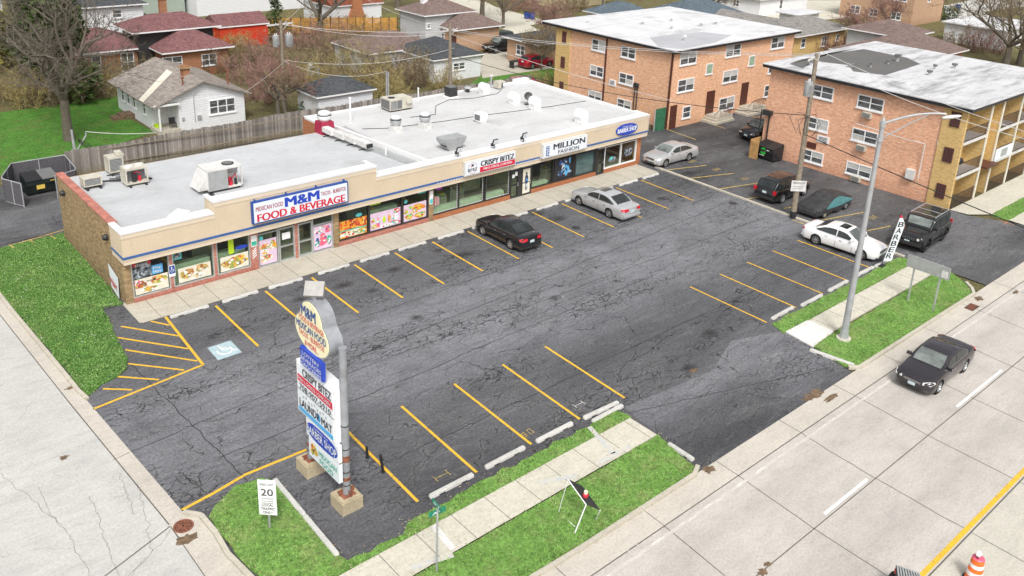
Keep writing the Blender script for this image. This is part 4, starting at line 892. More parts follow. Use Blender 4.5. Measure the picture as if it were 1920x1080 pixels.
def upblast(x, y, z, lab, base='whitedirty', s_=1., red=False, bs=.7, bh=.45):
    t = thing('exhaust_fan', (x,y,z), lab, 'exhaust fan')
    b = MB(); b.add([(x+a*bs/2*k_, y+c*bs/2*k_, z+h) for h, k_ in ((0,1),(bh,.94)) for a, c in ((-1,-1),(1,-1),(1,1),(-1,1))], [(0,1,5,4),(1,2,6,5),(2,3,7,6),(3,0,4,7),(4,5,6,7)]); b.build('curb', M['maroon' if red else base], t)
    b = MB(); b.lathe([(.24*s_,bh),(.3*s_,bh+.08),(.38*s_,bh+.2),(.4*s_,bh+.38),(.36*s_,bh+.48),(.3*s_,bh+.5)], (x,y,z), n=20); b.build('drum', M['galv'] if not red else M['white'], t, True)
    b = MB(); b.lathe([(.27*s_,bh+.5),(.34*s_,bh+.56),(.3*s_,bh+.66),(.15*s_,bh+.72),(.0,bh+.73)], (x,y,z), n=20); b.build('cap', M['white'], t, True)
    b = MB(); b.lathe([(.395*s_,bh+.42),(.405*s_,bh+.45),(.36*s_,bh+.49)], (x,y,z), n=20); b.build('rim_band', M['dark'], t); return t
upblast(21.1,7.0,ZR,'round metal exhaust fan with orange rust on its cap, nearer the grey duct')
upblast(23.3,6.6,ZR,'round metal exhaust fan on a box base, right of the rust capped one')
upblast(17.2,10.0,ZL,'large exhaust fan on a red box at the step between the roofs',red=True,s_=1.25,bs=1.0,bh=.85)
# package unit at the back
t = thing('rooftop_package_unit', (24.5,11.8,ZR), 'long cream rooftop package unit near the rear edge of the white roof', 'air conditioner')
b = MB(); b.box(23.5,11.3,ZR+.12,25.5,12.6,ZR+.95); b.build('casing', M['cream'], t)
b = MB(); b.box(23.56,11.28,ZR+.2,24.1,11.3,ZR+.85,0); louvres(b,23.56,24.1,11.28,ZR+.2,ZR+.85,9,1); b.box(24.15,11.28,ZR+.2,24.55,11.3,ZR+.85,0); b.box(23.48,11.4,ZR+.2,23.5,12.5,ZR+.85,0); b.build('coil', [M['fin'], M['grey']], t)
b = MB(); b.box(24.9,11.1,ZR+.55,25.4,11.3,ZR+.8); b.build('hood', M['cream'], t); b = MB(); b.cyl(24.0,11.9,ZR+.95,ZR+.98,.28,n=18); b.build('fan_guard', M['black'], t); b = MB(); b.box(23.55,11.35,ZR,25.45,12.5,ZR+.12); b.build('curb', M['dark'], t)
t = thing('rooftop_condenser', (30.2,12.6,ZR), 'dark grey square condenser at the rear edge of the white roof', 'air conditioner')
b = MB(); b.box(29.83,12.23,ZR+.1,30.57,12.97,ZR+.85); b.build('coil', M['dark'], t); b = MB(); b.box(29.8,12.2,ZR+.85,30.6,13.0,ZR+.9); b.build('casing', M['fin'], t); b = MB(); b.box(29.75,12.15,ZR,30.65,13.05,ZR+.1); b.build('curb', M['white'], t)
t = thing('roof_vent', (32.3,13.1,ZR), 'small mushroom shaped metal vent at the rear roof edge', 'roof vent'); b = MB(); b.cyl(32.3,13.1,ZR,ZR+.35,.16,n=12); b.build('vent_base', M['dark'], t); b = MB(); b.lathe([(.3,.32),(.32,.4),(.22,.5),(0,.53)], (32.3,13.1,ZR), n=16); b.build('cap', M['galv'], t, True)
def gooseneck(x, y, lab, s_=1.):
    t = thing('gooseneck_vent', (x,y,ZR), lab, 'roof vent'); b = MB(); pr = []
    w_ = .33*s_
    for i in range(11):
        a = PI*i/10; pr.append((math.cos(a)*.42*s_, .62*s_+math.sin(a)*.38*s_))
    ring = [(p[0], p[1]) for p in pr]+[(-.42*s_,.45*s_),(-.36*s_,.45*s_),(-.3*s_,0),(.42*s_,0)]
    # profile lies in y-z, mouth to the left
    b.loft([[(x+q[0]*.9, y-w_, ZR+q[1]) for q in ring], [(x+q[0]*.9, y+w_, ZR+q[1]) for q in ring]])
    b.build('hood', M['white'], t, True); b = MB(); b.box(x-.32*s_,y-w_-.06,ZR,x+.44*s_,y+w_+.06,ZR+.1); b.build('curb', M['whitedirty'], t)
gooseneck(32.9,11.7,'white hooded roof vent, rearmost of four hoods'); gooseneck(33.0,8.1,'white hooded roof vent beside the satellite dish, second from the rear'); gooseneck(33.4,6.1,'white hooded roof vent in front of the satellite dish'); gooseneck(33.7,1.3,'white hooded roof vent nearest the storefront parapet',1.05)
t = thing('boxed_air_conditioner', (27.6,5.5,ZR), 'small white boxed air conditioner tilted on the middle of the roof', 'air conditioner')
b = MB(); b.obox((27.6,5.6,ZR+.42),(.75,.7,.55),.1,rx=.12); b.build('casing', M['white'], t); b = MB(); b.obox((27.24,5.55,ZR+.42),(.04,.55,.42),.1); b.build('grille', M['fin'], t); b = MB(); b.box(27.3,5.3,ZR,27.9,5.9,ZR+.14); b.build('curb', M['whitedirty'], t)
p = G(846,279,ZR); t = thing('intake_hood', (*p,ZR), 'grey funnel shaped intake hood behind the front parapet', 'roof hood'); b = MB()
b.add([(p[0]+a*k_[0]/2, p[1]+c*k_[1]/2, ZR+h) for h, k_ in ((0,(.8,.75)),(.62,(1.7,1.0)),(.85,(1.75,1.05))) for a, c in ((-1,-1),(1,-1),(1,1),(-1,1))], [(0,1,5,4),(1,2,6,5),(2,3,7,6),(3,0,4,7),(4,5,9,8),(5,6,10,9),(6,7,11,10),(7,4,8,11),(8,9,10,11)]); b.build('hood', M['grey'], t)
b = MB(); b.obox((p[0]-.62,p[1]-.1,ZR+.45),(.02,.6,.3),ry=.6); b.build('louvre', M['black'], t)
p = G(990,196,ZR); t = thing('satellite_dish', (*p,ZR), 'small black satellite dish on a short mast among the hooded vents', 'satellite dish')
b = MB(); b.tube([(*p,ZR),(p[0],p[1],ZR+.55)],.03,6); b.box(p[0]-.3,p[1]-.12,ZR,p[0]+.3,p[1]+.12,ZR+.07); b.build('mast', M['dark'], t)
dv = Vector((-.55,-.75,.5)).normalized(); uu = dv.cross(Vector((0,0,1))).normalized(); vv = uu.cross(dv); b = MB(); c0 = Vector((*p,ZR+.68))
b.loft([[c0+dv*d+(uu*math.cos(2*PI*i/18)+vv*math.sin(2*PI*i/18))*r for i in range(18)] for r, d in ((.02,-.06),(.2,-.03),(.33,.03),(.34,.035),(.2,-.01),(.02,-.04))]); b.build('dish', M['dark'], t, True)
for (x,y,h,r,lab) in [(19.7,10.7,1.8,.07,'tall white vent pipe beside the red based exhaust fan'),(27.4,13.2,.95,.05,'short white vent pipe at the rear roof edge right of the package unit'),(34.9,13.2,1.05,.08,'grey vent pipe with a cap at the rear roof corner'),(17.9,3.4,.3,.05,'tiny vent pipe near the roof divider')]:
    t = thing('vent_pipe', (x,y,ZR), lab, 'vent pipe'); b = MB(); b.cyl(x,y,ZR-.2,ZR+h,r,n=10); b.build('pipe', M['white'] if r < .08 else M['galv'], t); b = MB(); b.cyl(x,y,ZR+h-.04,ZR+h+.05,r*1.5,n=10); b.build('cap', M['white'], t)
t = thing('rooftop_condenser', (35.3,12.6,ZR), 'small dark condenser with open side by the rear right roof corner', 'air conditioner'); b = MB(); b.box(34.95,12.3,ZR+.55,35.75,12.95,ZR+.65); b.box(34.95,12.3,ZR+.1,35.3,12.95,ZR+.55); b.build('casing', M['cream'], t); b = MB(); b.cyl(35.52,12.6,ZR+.1,ZR+.5,.14,n=10); b.build('compressor', M['black'], t)
b = MB()
for pts in [[(19.5,8.8),(21,8.0),(23,7.6),(25.5,7.2),(28.5,6.9),(31.5,6.4),(35,5.9),(38.6,5.6)], [(24,9.4),(26,9.0),(26.6,9.8),(27.5,11.0),(29.5,11.9),(31.5,11.2),(34,11.3),(35.2,12.2)]]:
    b.tube([(x,y,ZR+.025) for x, y in pts],.022,5)
b.build('roof_cable', M['wired'], label='dark cables snaking loosely over the white roof between the fans', cat='cable')
for px, lab in ((20.9,'double floodlight on the parapet left of the CRISPY BITEZ sign'),(23.9,'double floodlight on the parapet above the CRISPY BITEZ sign'),(26.5,'double floodlight on the parapet between the two white signs')):
    t = thing('floodlight', (px,-.3,4.1), lab, 'floodlight'); b = MB(); b.tube([(px,-.35,4.1),(px,-.38,4.5)],.03,6); b.build('stem', M['black'], t)
    b = MB(); b.obox((px,-.45,4.62),(.42,.1,.34),.1,rx=.25); b.build('lamp_head', M['black'], t); b = MB(); b.obox((px,-.51,4.61),(.36,.03,.28),.1,rx=.25); b.build('lens', M['signwhite'], t)
    b = MB(); b.obox((px+.02,-.2,4.36),(.3,.09,.2),.1); b.build('ballast', M['dark'], t)

# ================================================================ PYLON SIGN
t = thing('pylon_sign', (.95,-18.5,0), 'tall two post sign tower with cream M&M dome sign and stacked shop panels', 'pylon sign')
PXX = .97
for y, h in ((-17.2,6.25),(-19.75,6.45)):
    b = MB(); b.cyl(PXX,y,.45,h,.15,.14,14); b.cyl(PXX,y,h,h+.02,.15,n=14); o = b.build('post', M['postg'], t, True)
    for z in (.95,1.5,2.45,3.4): b = MB(); b.cyl(PXX,y,z,z+.035,.158,n=14); b.build('strap', M['dark'], o)
    for z0_, z1_ in ((1.95,2.2),(1.15,1.3)): b = MB(); b.cyl(PXX,y,z0_,z1_,.153,n=14); b.build('rust_band', M['rust'], o)
    b = MB(); ws = .42; b.prism([(PXX-ws,y-ws),(PXX+ws,y-ws),(PXX+ws,y+ws),(PXX-ws,y+ws)], -.02, .5); b.prism([(PXX-ws+.04,y-ws+.04),(PXX+ws-.04,y-ws+.04),(PXX+ws-.04,y+ws-.04),(PXX-ws+.04,y+ws-.04)], .5, .55); b.build('footing', M['concblock'], t)
    b = MB(); b.box(PXX-.25,y-.25,.55,PXX+.25,y+.25,.58)
    for a in (0,1,2,3): b.obox((PXX+.2*math.cos(a*PI/2),y+.2*math.sin(a*PI/2),.66),(.22,.02,.2),a*PI/2)
    b.build('base_plate', M['rust'], t)
M['boxg'] = plain('dull_box_grey', (.36,.35,.33), .7, dirt=.2)
# face plane at x=.72 ; text runs toward -y, U=(0,-1,0)
def ptext(par, body, y, z, w_, h, x, m, bold=.02, name='lettering'):
    b = MB(); b.text(body, (x, y, z), (0,-1,0), (0,0,1), w_, h, .012, bold); return b.build(name, m, par)
def dome(off):
    out = []
    for i in range(60):
        a = 2*PI*i/60; y = math.cos(a); z = math.sin(a)
        r1 = 1/math.sqrt((y/(1.17+off))**2+(z/(.74+off))**2)
        # ray against upper ellipse centred .52 above
        A = (y/(.76+off))**2+(z/(.72+off))**2; B = -2*z*.52/(.72+off)**2; Cc = (.52/(.72+off))**2-1; D = B*B-4*A*Cc
        r2 = (-B+math.sqrt(D))/(2*A) if D > 0 else 0
        r = max(r1, r2); out.append((-18.32+y*r, 6.42+z*r))
    return out
b = MB(); d0 = dome(.03); b.loft([[(.62,y,z) for y, z in d0], [(1.14,y,z) for y, z in d0]]); o = b.build('dome_cabinet', M['postg'], t)
b = MB(); d1_ = dome(-.02); b.loft([[(.60,y,z) for y, z in d1_], [(.62,y,z) for y, z in d1_]]); b.build('dome_face', M['creamface'], o)
xf = .59
ptext(o,'M&M',-17.68,6.98,1.0,.42,xf,M['nblue'],.04); ptext(o,'FOOD & BEVERAGE',-17.5,6.74,1.7,.2,xf,M['red'],.01); ptext(o,'MEXICAN FOOD',-17.28,6.4,2.05,.27,xf,M['nblue'],.03); ptext(o,'TACOS - BURRITOS',-17.45,6.15,1.75,.2,xf,M['red'],.01); ptext(o,'& MORE...',-17.85,5.86,.95,.2,xf,M['red'],.01)
b = MB(); b.box(.75,-18.3,7.62,.85,-18.1,7.9); b.build('light_arm', M['galv'], t)
b = MB(); b.obox((.85,-18.2,8.05),(.66,.2,.52),-YAW,rx=-.75); b.build('light_box', M['boxg'], t)
b = MB(); b.box(.5,-19.18,5.0,.62,-17.62,5.72); o = b.build('lottery_panel', M['sblue'], t)
ptext(o,'LOTTERY',-17.8,5.48,1.2,.15,.49,M['signwhite'],.0); ptext(o,'BEVERAGES',-17.7,5.26,1.4,.15,.49,M['signwhite'],.0); ptext(o,'GROCERIES',-17.7,5.04,1.4,.15,.49,M['signwhite'],.0)
b = MB(); b.box(.62,-19.72,2.76,1.12,-17.06,4.88); o = b.build('white_cabinet', M['white'], t)
b = MB(); b.box(.6,-19.62,3.78,.62,-17.14,4.8,0); b.box(.6,-19.62,2.82,.62,-17.14,3.7,0); b.box(.598,-19.66,3.72,.612,-17.1,3.75,1); b.build('panel_face', [M['signwhite'], M['grey']], o)
ptext(o,'CRISPY BITEZ',-17.55,4.42,2.0,.33,.59,M['ink'],.03); b = MB(); b.box(.592,-19.6,4.08,.6,-17.16,4.36); b.build('red_band', M['red'], o); ptext(o,'FISH | GYROS | CHICKEN',-17.25,4.13,2.25,.18,.585,M['signwhite'],.02)
ptext(o,'708-907-5910',-17.3,3.81,2.2,.22,.59,M['ink'],.01); ptext(o,'LAUNDR MAT',-17.25,3.08,2.3,.32,.59,M['ink'],.03)
b = MB(); b.box(.592,-19.6,2.84,.6,-17.16,3.02,0); n = 16; b.add([(.585,-18.62-.13*math.cos(2*PI*i/n),3.24+.16*math.sin(2*PI*i/n)) for i in range(n)],[tuple(range(n))],0)
for i in range(9): b.box(.588,-17.5-i*.2,3.5+.05*math.sin(i*2),.592,-17.58-i*.2,3.58+.05*math.sin(i*2),1)
b.build('blue_band', [M['sky_b'], M['alu']], o)
b = MB(); b.box(.62,-19.85,2.02,.78,-17.62,2.72); o = b.build('barber_panel', M['signwhite'], t); b = MB()
ring = []
for i in range(28): a = 2*PI*i/28; ring.append((-18.73+1.09*abs(math.cos(a))**.6*(1 if math.cos(a) > 0 else -1), 2.37+.34*math.sin(a)))
b.poly([(.612,y,z) for y, z in ring]); b.build('blue_oval', M['sblue'], o); ptext(o,'BARBER SHOP',-17.68,2.2,2.1,.32,.605,M['signwhite'],.03); ptext(o,'Celebrity Cut',-18.2,2.56,1.0,.1,.605,M['signwhite'],.01)
b = MB(); b.box(.66,-19.85,1.98,.78,-17.68,2.02); b.build('rail', M['rust'], t)
b = MB(); b.box(.62,-19.85,1.18,.78,-17.75,1.96); o = b.build('mexican_food_panel', M['signwhite'], t); b = MB()
n = 16
for (yy, zz, r, m_) in ((-18.1,1.65,.2,0),(-18.25,1.55,.16,1),(-18.0,1.45,.13,0)): b.add([(.612-.002*m_,yy+r*math.cos(2*PI*i/n),zz+r*.9*math.sin(2*PI*i/n)) for i in range(n)],[tuple(range(n))],m_)
b.build('food_picture', [M['food4'], M['food2']], o); ptext(o,'MEXICAN',-18.5,1.58,1.25,.22,.605,M['pgreen'],.02); ptext(o,'FOOD',-18.55,1.27,.95,.22,.605,M['pgreen'],.02)
# ================================================================ STREET FURNITURE
t = thing('speed_sign', (-1.7,-19.1,0), 'white speed limit 20 local traffic only sign on a steel post in the corner grass', 'road sign')
b = MB(); b.box(-1.73,-19.13,0,-1.67,-19.07,2.05); b.build('post', M['galv'], t)
a_ = Vector((.72,-.69,0)); nrm = Vector((0,0,1)).cross(a_); c_ = Vector((-1.7,-19.1,0))+Vector((-.69,-.72,0))*.05
def plate(par, c, U, z0, z1, w_, m, name='sign_plate', th=.02):
    n_ = U.cross(Vector((0,0,1))); q = [c-U*w_/2, c+U*w_/2, c+U*w_/2-n_*th, c-U*w_/2-n_*th]; b = MB(); b.prism([tuple(v[:2]) for v in q], z0, z1); return b.build(name, m, par), n_
o, n_ = plate(t, c_, a_, .62, 2.05, .62, M['white'])
def utext(par, body, c, U, u, z, w_, h, m, bold=.02, dep=.012):
    b = MB(); b.text(body, Vector((c.x,c.y,z))+U*u, U, (0,0,1), w_, h, dep, bold); return b.build('lettering', m, par)
for s_, z, w_, h, bo in (('SPEED LIMIT',1.83,.48,.09,.0),('20',1.42,.42,.28,.01),('LOCAL',.98,.4,.1,.01),('TRAFFIC',.83,.48,.1,.01),('ONLY',.68,.34,.1,.01)): utext(o, s_, c_, a_, -w_/2, z, w_, h, M['ink'], bo)
b = MB(); 
for z in (1.3,1.2,1.12): b.obox(tuple(Vector((c_.x,c_.y,z))+n_*.008),(.4,.006,.03),math.atan2(a_.y,a_.x))
b.build('fine_print', M['grey'], o)
t = thing('street_name_sign', (1.6,-24.3,0), 'green street name blades crossed on top of a thin grey pole by the sidewalk', 'street sign')
b = MB(); b.cyl(1.6,-24.3,0,2.55,.035,n=8); b.build('post', M['galv'], t)
for U, z, s_ in ((Vector((.1,1,0)).normalized(),2.57,'93RD ST'),(Vector((1,-.1,0)).normalized(),2.32,'HARLEM')):
    o, n_ = plate(t, Vector((1.6,-24.3,0))+U*.0, U, z, z+.2, .62, M['green_s'], 'name_blade', .012)
    UU = U if U.x > .5 else -U; utext(o, s_[:0] or ('ST' if z > 2.5 else 'AV'), Vector((1.6,-24.3,0)), UU, -.2, z+.05, .4, .1, M['signwhite'], .02, .016)
# folding sign stand
t = thing('folding_road_sign', (6.9,-25.4,0), 'dark backed folding roadwork sign on white legs in the kerbside grass', 'road sign')
A = [(*G(1065,899,1.5),1.5),(*G(1091,911,1.5),1.5),(*G(1125,957,.95),.95),(*G(1099,946,.95),.95)]
b = MB(); n_ = (Vector(A[1])-Vector(A[0])).cross(Vector(A[3])-Vector(A[0])).normalized()*.03
b.add(A+[tuple(Vector(p)+n_) for p in A],[(0,1,2,3),(7,6,5,4),(0,4,5,1),(1,5,6,2),(2,6,7,3),(3,7,4,0)]); b.build('sign_panel', M['dark'], t)
ft = [G(1047,962),G(1077,1002),G(1117,976)]
b = MB(); b.tube([(*ft[0],.02),(*G(1078,990),.05)],.02,5); b.tube([(*ft[0],.02),A[0]],.012,5); b.tube([(*ft[1],.02),A[3]],.022,5); b.tube([(*ft[2],.02),A[2]],.02,5); b.tube([A[0],A[3]],.022,5); b.build('leg', M['white'], t)
b = MB(); q = Vector(G(1098,928,1.35)+(1.35,)); b.lathe([(.0,-.09),(.09,-.07),(.1,.02),(.06,.08),(0,.1)],tuple(q),n=12,m=0); b.cyl(q.x,q.y,q.z+.06,q.z+.16,.07,n=10,m=1); b.build('beacon', [M['red'], M['postw']], t)
t = thing('bollard', (3.0,-17.9,0), 'short black pipe bollard on the yellow line behind the pylon', 'bollard', 'bollards on the yellow line'); b = MB(); b.tube([(3.0,-17.9,0),(2.98,-17.88,.5)],.055,8); b.build('pipe', M['black'], t); b = MB(); b.cyl(3.0,-17.9,.006,.03,.09,n=10); b.build('collar', M['dark'], t)
t = thing('bollard', (3.0,-19.0,0), 'taller black pipe bollard leaning on the yellow line nearer the verge', 'bollard', 'bollards on the yellow line'); b = MB(); b.tube([(3.0,-19.0,0),(2.9,-18.97,.82)],.055,8); b.build('pipe', M['black'], t); b = MB(); b.cyl(3.0,-19.0,.006,.03,.09,n=10); b.build('collar', M['dark'], t)
M['lampg'] = plain('dull_lamp_grey', (.36,.37,.38), .6, .1, var=.1, dirt=.2)
t = thing('street_lamp', (26.7,-24.6,0), 'tall grey street lamp with long curved double arm reaching over the road', 'street lamp')
b = MB(); b.tube([(26.7,-24.6,.5),(26.7,-24.6,11.45)],[.17,.1],14); b.cyl(26.7,-24.6,11.45,11.6,.09,.03,10); b.build('pole', M['lampg'], t, True)
b = MB(); b.cyl(26.7,-24.6,.05,.14,.36,n=18,m=1); b.cyl(26.7,-24.6,.14,.55,.25,.2,8,0); b.build('lamp_base', [M['grey'], M['walk']], t)
tip = Vector((27.85,-26.85,11.95)); p0 = Vector((26.7,-24.6,11.3)); b = MB()
path = [p0.lerp(tip, s_)+Vector((0,0,.28*math.sin(PI*s_*.8))) for s_ in [i/8 for i in range(9)]]
b.tube(path,[.06]*5+[.045]*4,8); b.tube([Vector((26.7,-24.6,10.55)), p0.lerp(tip,.45)+Vector((0,0,-.12)), path[6]],.03,6); b.cyl(26.7,-24.6,11.15,11.4,.14,n=12); b.cyl(26.7,-24.6,10.45,10.6,.15,n=12); b.build('arm', M['galv'], t, True)
dr = (tip-p0).normalized(); b = MB(); c = tip+dr*.2; b.loft([[tuple(c+dr*(l-.35)+Vector((-dr.y,dr.x,0)).normalized()*w_*math.cos(a)+Vector((0,0,1))*h*math.sin(a)) for a in [2*PI*i/10 for i in range(10)]] for l, w_, h in ((0,.05,.04),(.1,.13,.07),(.4,.17,.09),(.7,.12,.06),(.78,.03,.02))]); b.build('lamp_head', M['whitedirty'], t, True)
t = thing('road_sign', (33.5,-25.3,0), 'wide grey backed road sign on two steel posts in the right verge', 'road sign')
for y in (-24.62,-26.02): b = MB(); b.box(33.45,y-.04,0,33.52,y+.04,2.75); b.build('post', M['galv'], t)
b = MB(); b.box(33.38,-26.5,2.05,33.44,-24.2,2.75); b.build('sign_panel', M['grey'], t); b = MB(); b.box(33.36,-26.42,2.12,33.38,-26.1,2.5); b.build('sticker', M['whitedirty'], t)
# feather banner
t = thing('feather_banner', (36.7,-21.4,0), 'tall tilted feather banner with black letters on white and a red tip', 'banner')
base = Vector((36.7,-21.4,0)); tp = Vector((*G(1691,397,3.6),3.6)); dd = (tp-base); Uv = Vector((.8,-.6,0)).normalized()
b = MB(); b.tube([base, base+dd*1.0],.02,6); b.build('pole', M['black'], t)
L_ = []; R2 = []
for i in range(13):
    s_ = .1+.86*i/12; L_.append(base+dd*s_-Uv*.02); R2.append(base+dd*s_+Uv*(.5*(1-max(0,(s_-.72)/.24)**1.6)))
b = MB(); th = Uv.cross(dd.normalized())*.008
for i in range(12): b.add([L_[i]-th,R2[i]-th,R2[i+1]-th,L_[i+1]-th,L_[i]+th,R2[i]+th,R2[i+1]+th,L_[i+1]+th],[(0,1,2,3),(7,6,5,4)], 1 if i > 10 else 0)
o = b.build('banner_cloth', [M['signwhite'], M['red']], t); dn = dd.normalized()
b = MB()
for i, ch in enumerate('BARBER'): b.text(ch, base+dd*(.73-i*.115)+Uv*.08, Uv, dn, .34, .33, .02, .03); b.text(ch, base+dd*(.73-i*.115)+Uv*.42, -Uv, dn, .34, .33, .02, .03)
b.build('lettering', M['ink'], o); b = MB(); b.box(36.45,-21.6,.02,36.95,-21.2,.1); b.build('foot', M['black'], t)
# barrel + cart at the bottom edge
bp = G(1818,1100,0); t = thing('traffic_barrel', (15.3,-35.75,0), 'orange and white traffic barrel with a white light in the road', 'traffic barrel')
x, y = 15.3,-35.75; z0 = 0
b = MB(); b.lathe([(.33,0),(.33,.06),(.29,.08)], (x,y,z0), n=20); b.build('rubber_base', M['rubber'], t, True)
for m_, z1_, z2_ in (('orange',.07,.3),('white',.3,.46),('orange',.46,.62),('white',.62,.76),('orange',.76,.95)):
    b = MB(); rad = lambda z: .28-.09*z; b.lathe([(rad(z1_),z1_),(rad(z2_),z2_)], (x,y,z0), n=22); b.build('reflective_band', M[m_], t, True)
b = MB(); b.lathe([(.2,.945),(.17,.975),(.0,.98)], (x,y,0), n=20); b.build('lid', M['pink'], t, True)
b = MB(); b.box(x-.13,y-.03,.97,x+.13,y+.03,1.06,1); b.lathe([(0,-.09),(.1,-.05),(.1,.05),(0,.09)],(x-.08,y,1.16),'Y',14,0); b.build('warning_light', [M['white'], M['maroon']], t)

t = thing('equipment_trailer', (*G(1705,1085,.9),0), 'dark trailer corner with silver slatted deck and red lamp at the bottom edge', 'trailer')
Q = [G(1680,1059,1.0),G(1724,1075,1.0),G(1742,1105,1.0),G(1688,1125,1.0)]
b = MB(); b.prism(Q, .55, .98); b.build('deck_frame', M['black'], t); b = MB()
A_, B_, C_, D_ = [Vector((*q,0)) for q in (Q[0],Q[1],Q[2],Q[3])]
for i in range(9):
    s_ = (i+.5)/9; p = A_.lerp(B_,s_); q = D_.lerp(C_,s_); d = (q-p).normalized(); n2 = Vector((-d.y,d.x,0))*.025; b.prism([tuple((p-n2)[:2]),tuple((p+n2)[:2]),tuple((q+n2)[:2]),tuple((q-n2)[:2])],.98,1.02)
b.build('deck_slats', M['alu'], t); b = MB(); b.cyl(A_.x-.05,A_.y-.1,.75,.9,.09,n=10); b.build('tail_lamp', M['lampr'], t)
for q in (A_,C_): b = MB(); b.lathe([(0,-.1),(.3,-.1),(.33,-.05),(.33,.05),(.3,.1),(0,.1)],(q.x,q.y,.33),'Y',18); b.build('wheel', M['rubber'], t)
# ================================================================ UTILITY POLES
def upole(name, x, y, h, lab, lean=(0,0), r=.15, arm=None, m='pole'):
    t = thing(name, (x,y,0), lab, 'utility pole'); b = MB(); b.tube([(x,y,-.05),(x+lean[0],y+lean[1],h)],[r*1.25,r*.8],12); b.build('pole', M[m], t, True)
    if arm:
        z, L, ang = arm; c = Vector((x+lean[0]*z/h, y+lean[1]*z/h, z)); d = Vector((math.cos(ang),math.sin(ang),0))
        b = MB(); b.obox(tuple(c+Vector((-d.y,d.x,0))*.15),(L,.1,.12),ang); b.tube([c+d*L*.3+Vector((0,0,0)), c+Vector((0,0,-.6))],.025,5); b.build('crossarm', M['whitedirty'], t)
        b = MB()
        for s_ in (-.46,-.2,.2,.46): q = c+d*L*s_; b.lathe([(.02,.06),(.05,.09),(.03,.13),(.05,.17),(0,.22)],tuple(q),n=8)
        b.build('insulator', M['whitedirty'], t)
    return t
def transformer(t, x, y, z, r=.26, h=.95):
    b = MB(); b.lathe([(0,0),(r*.9,0),(r,.06),(r,h-.08),(r*.96,h),(0,h+.04)],(x,y,z),n=18); 
    for k_ in range(6): a = -2.3+k_*.25; b.obox((x+(r+.03)*math.cos(a),y+(r+.03)*math.sin(a),z+h*.5),(.07,.03,h*.6),a)
    o = b.build('transformer', M['grey'], t, True); b = MB(); b.cyl(x-.08,y,z+h,z+h+.18,.035,n=8); b.cyl(x+.1,y,z+h,z+h+.18,.035,n=8); b.build('bushing', M['white'], o)
PT = upole('utility_pole', 39.2,-13.8,11.25,'tall weathered wooden utility pole on the divider between the two lots',(.05,.1),.16,(10.95,2.2,.25))
transformer(PT,38.75,-13.75,8.55)
b = MB(); b.cyl(39.2,-13.8,0,.5,.215,n=12); b.build('tar_band', M['black'], PT)
U1 = Vector((.75,-.66,0)); c_ = Vector((39.2,-13.8,0))+Vector((-.66,-.75,0))*.22
o, n_ = plate(PT, c_+U1*.0, U1, 2.0, 2.75, 1.0, M['whitedirty'], 'notice_board')
utext(o,'PRIVATE LOT',c_,U1,-.4,2.53,.8,.13,M['ink'],.01)
b = MB(); b.obox(tuple(Vector((c_.x,c_.y,2.35))+n_*.008),(.7,.006,.05),math.atan2(U1.y,U1.x)); b.obox(tuple(Vector((c_.x,c_.y,2.2))+n_*.008),(.6,.006,.05),math.atan2(U1.y,U1.x)); b.build('fine_print', M['grey'], o)
P1 = upole('utility_pole', 23.9,29.1,Hz(23.9,29.1,528,38),'wooden utility pole with two grey transformers behind the garage',(0,0),.16,(Hz(23.9,29.1,528,46),2.6,.1))
transformer(P1,23.3,29.0,Hz(23.9,29.1,530,86),.28,1.0); transformer(P1,24.55,29.0,Hz(23.9,29.1,530,88),.34,1.1)
P2 = upole('utility_pole', 36.9,21.4,Hz(36.9,21.4,844,45),'wooden utility pole rising behind the rear edge of the white roof',(-.1,.1),.16,(Hz(36.9,21.4,844,58),2.0,.15))
P3 = upole('utility_pole', *G(535,205), 2.0, 'x') if 0 else None
t = thing('service_pole', (29.9,21.4,0), 'grey twin steel service pole standing behind the shop roof', 'service pole'); hh = Hz(29.9,21.4,770,134); b = MB(); b.cyl(29.8,21.4,0,hh,.06,n=8); b.cyl(30.0,21.4,0,hh-.1,.08,n=8); b.build('conduit', M['galv'], t)
t = upole('service_pole', 4.1,21.9,Hz(4.1,21.9,138,243),'short leaning grey pole with drooping cables at the wooden fence',(-.1,.0),.1,None,'galv')
b = MB(); z = Hz(4.1,21.9,138,255); b.tube([(4.1,21.9,z-1.2),(4.9,21.9,z-.1),(4.9,21.9,z+.1)],.05,6)
for i in range(5): b.tube([(4.3,21.8,z-.2-i*.05),(4.9+i*.06,21.7,z-.6-i*.2),(5.2+i*.05,21.8,z-1.0-i*.12),(4.8,21.8,z-1.3)],.02,5,1)
b.build('bracket', [M['galv'], M['wired']], t)
def wirepath(p, q, sag, n=14): p, q = Vector(p), Vector(q); return [p.lerp(q,i/n)-Vector((0,0,sag*4*(i/n)*(1-i/n))) for i in range(n+1)]
def wire(p, q, sag, lab, m='wire', r=.018, grp='overhead wires'):
    b = MB(); b.tube(wirepath(p,q,sag),r,5); return b.build('overhead_wire', M[m], label=lab, cat='overhead wire', group=grp)
top0 = Vector((39.25,-13.7,11.0)); w1 = Hz(23.9,29.1,528,46); w2 = Hz(36.9,21.4,844,58)
tR = Vector((*G(1920,256,9.2),9.2)) ; 
wire(top0+Vector((1.0,.1,.2)),(*G(1990,268,8.6),8.6),.3,'pale wire from the right end of the lot pole crossarm to the right picture edge')
wire(top0+Vector((-1.0,-.1,.2)),(*G(1990,278,8.6),8.6),.5,'pale wire from the left end of the lot pole crossarm to the right picture edge')
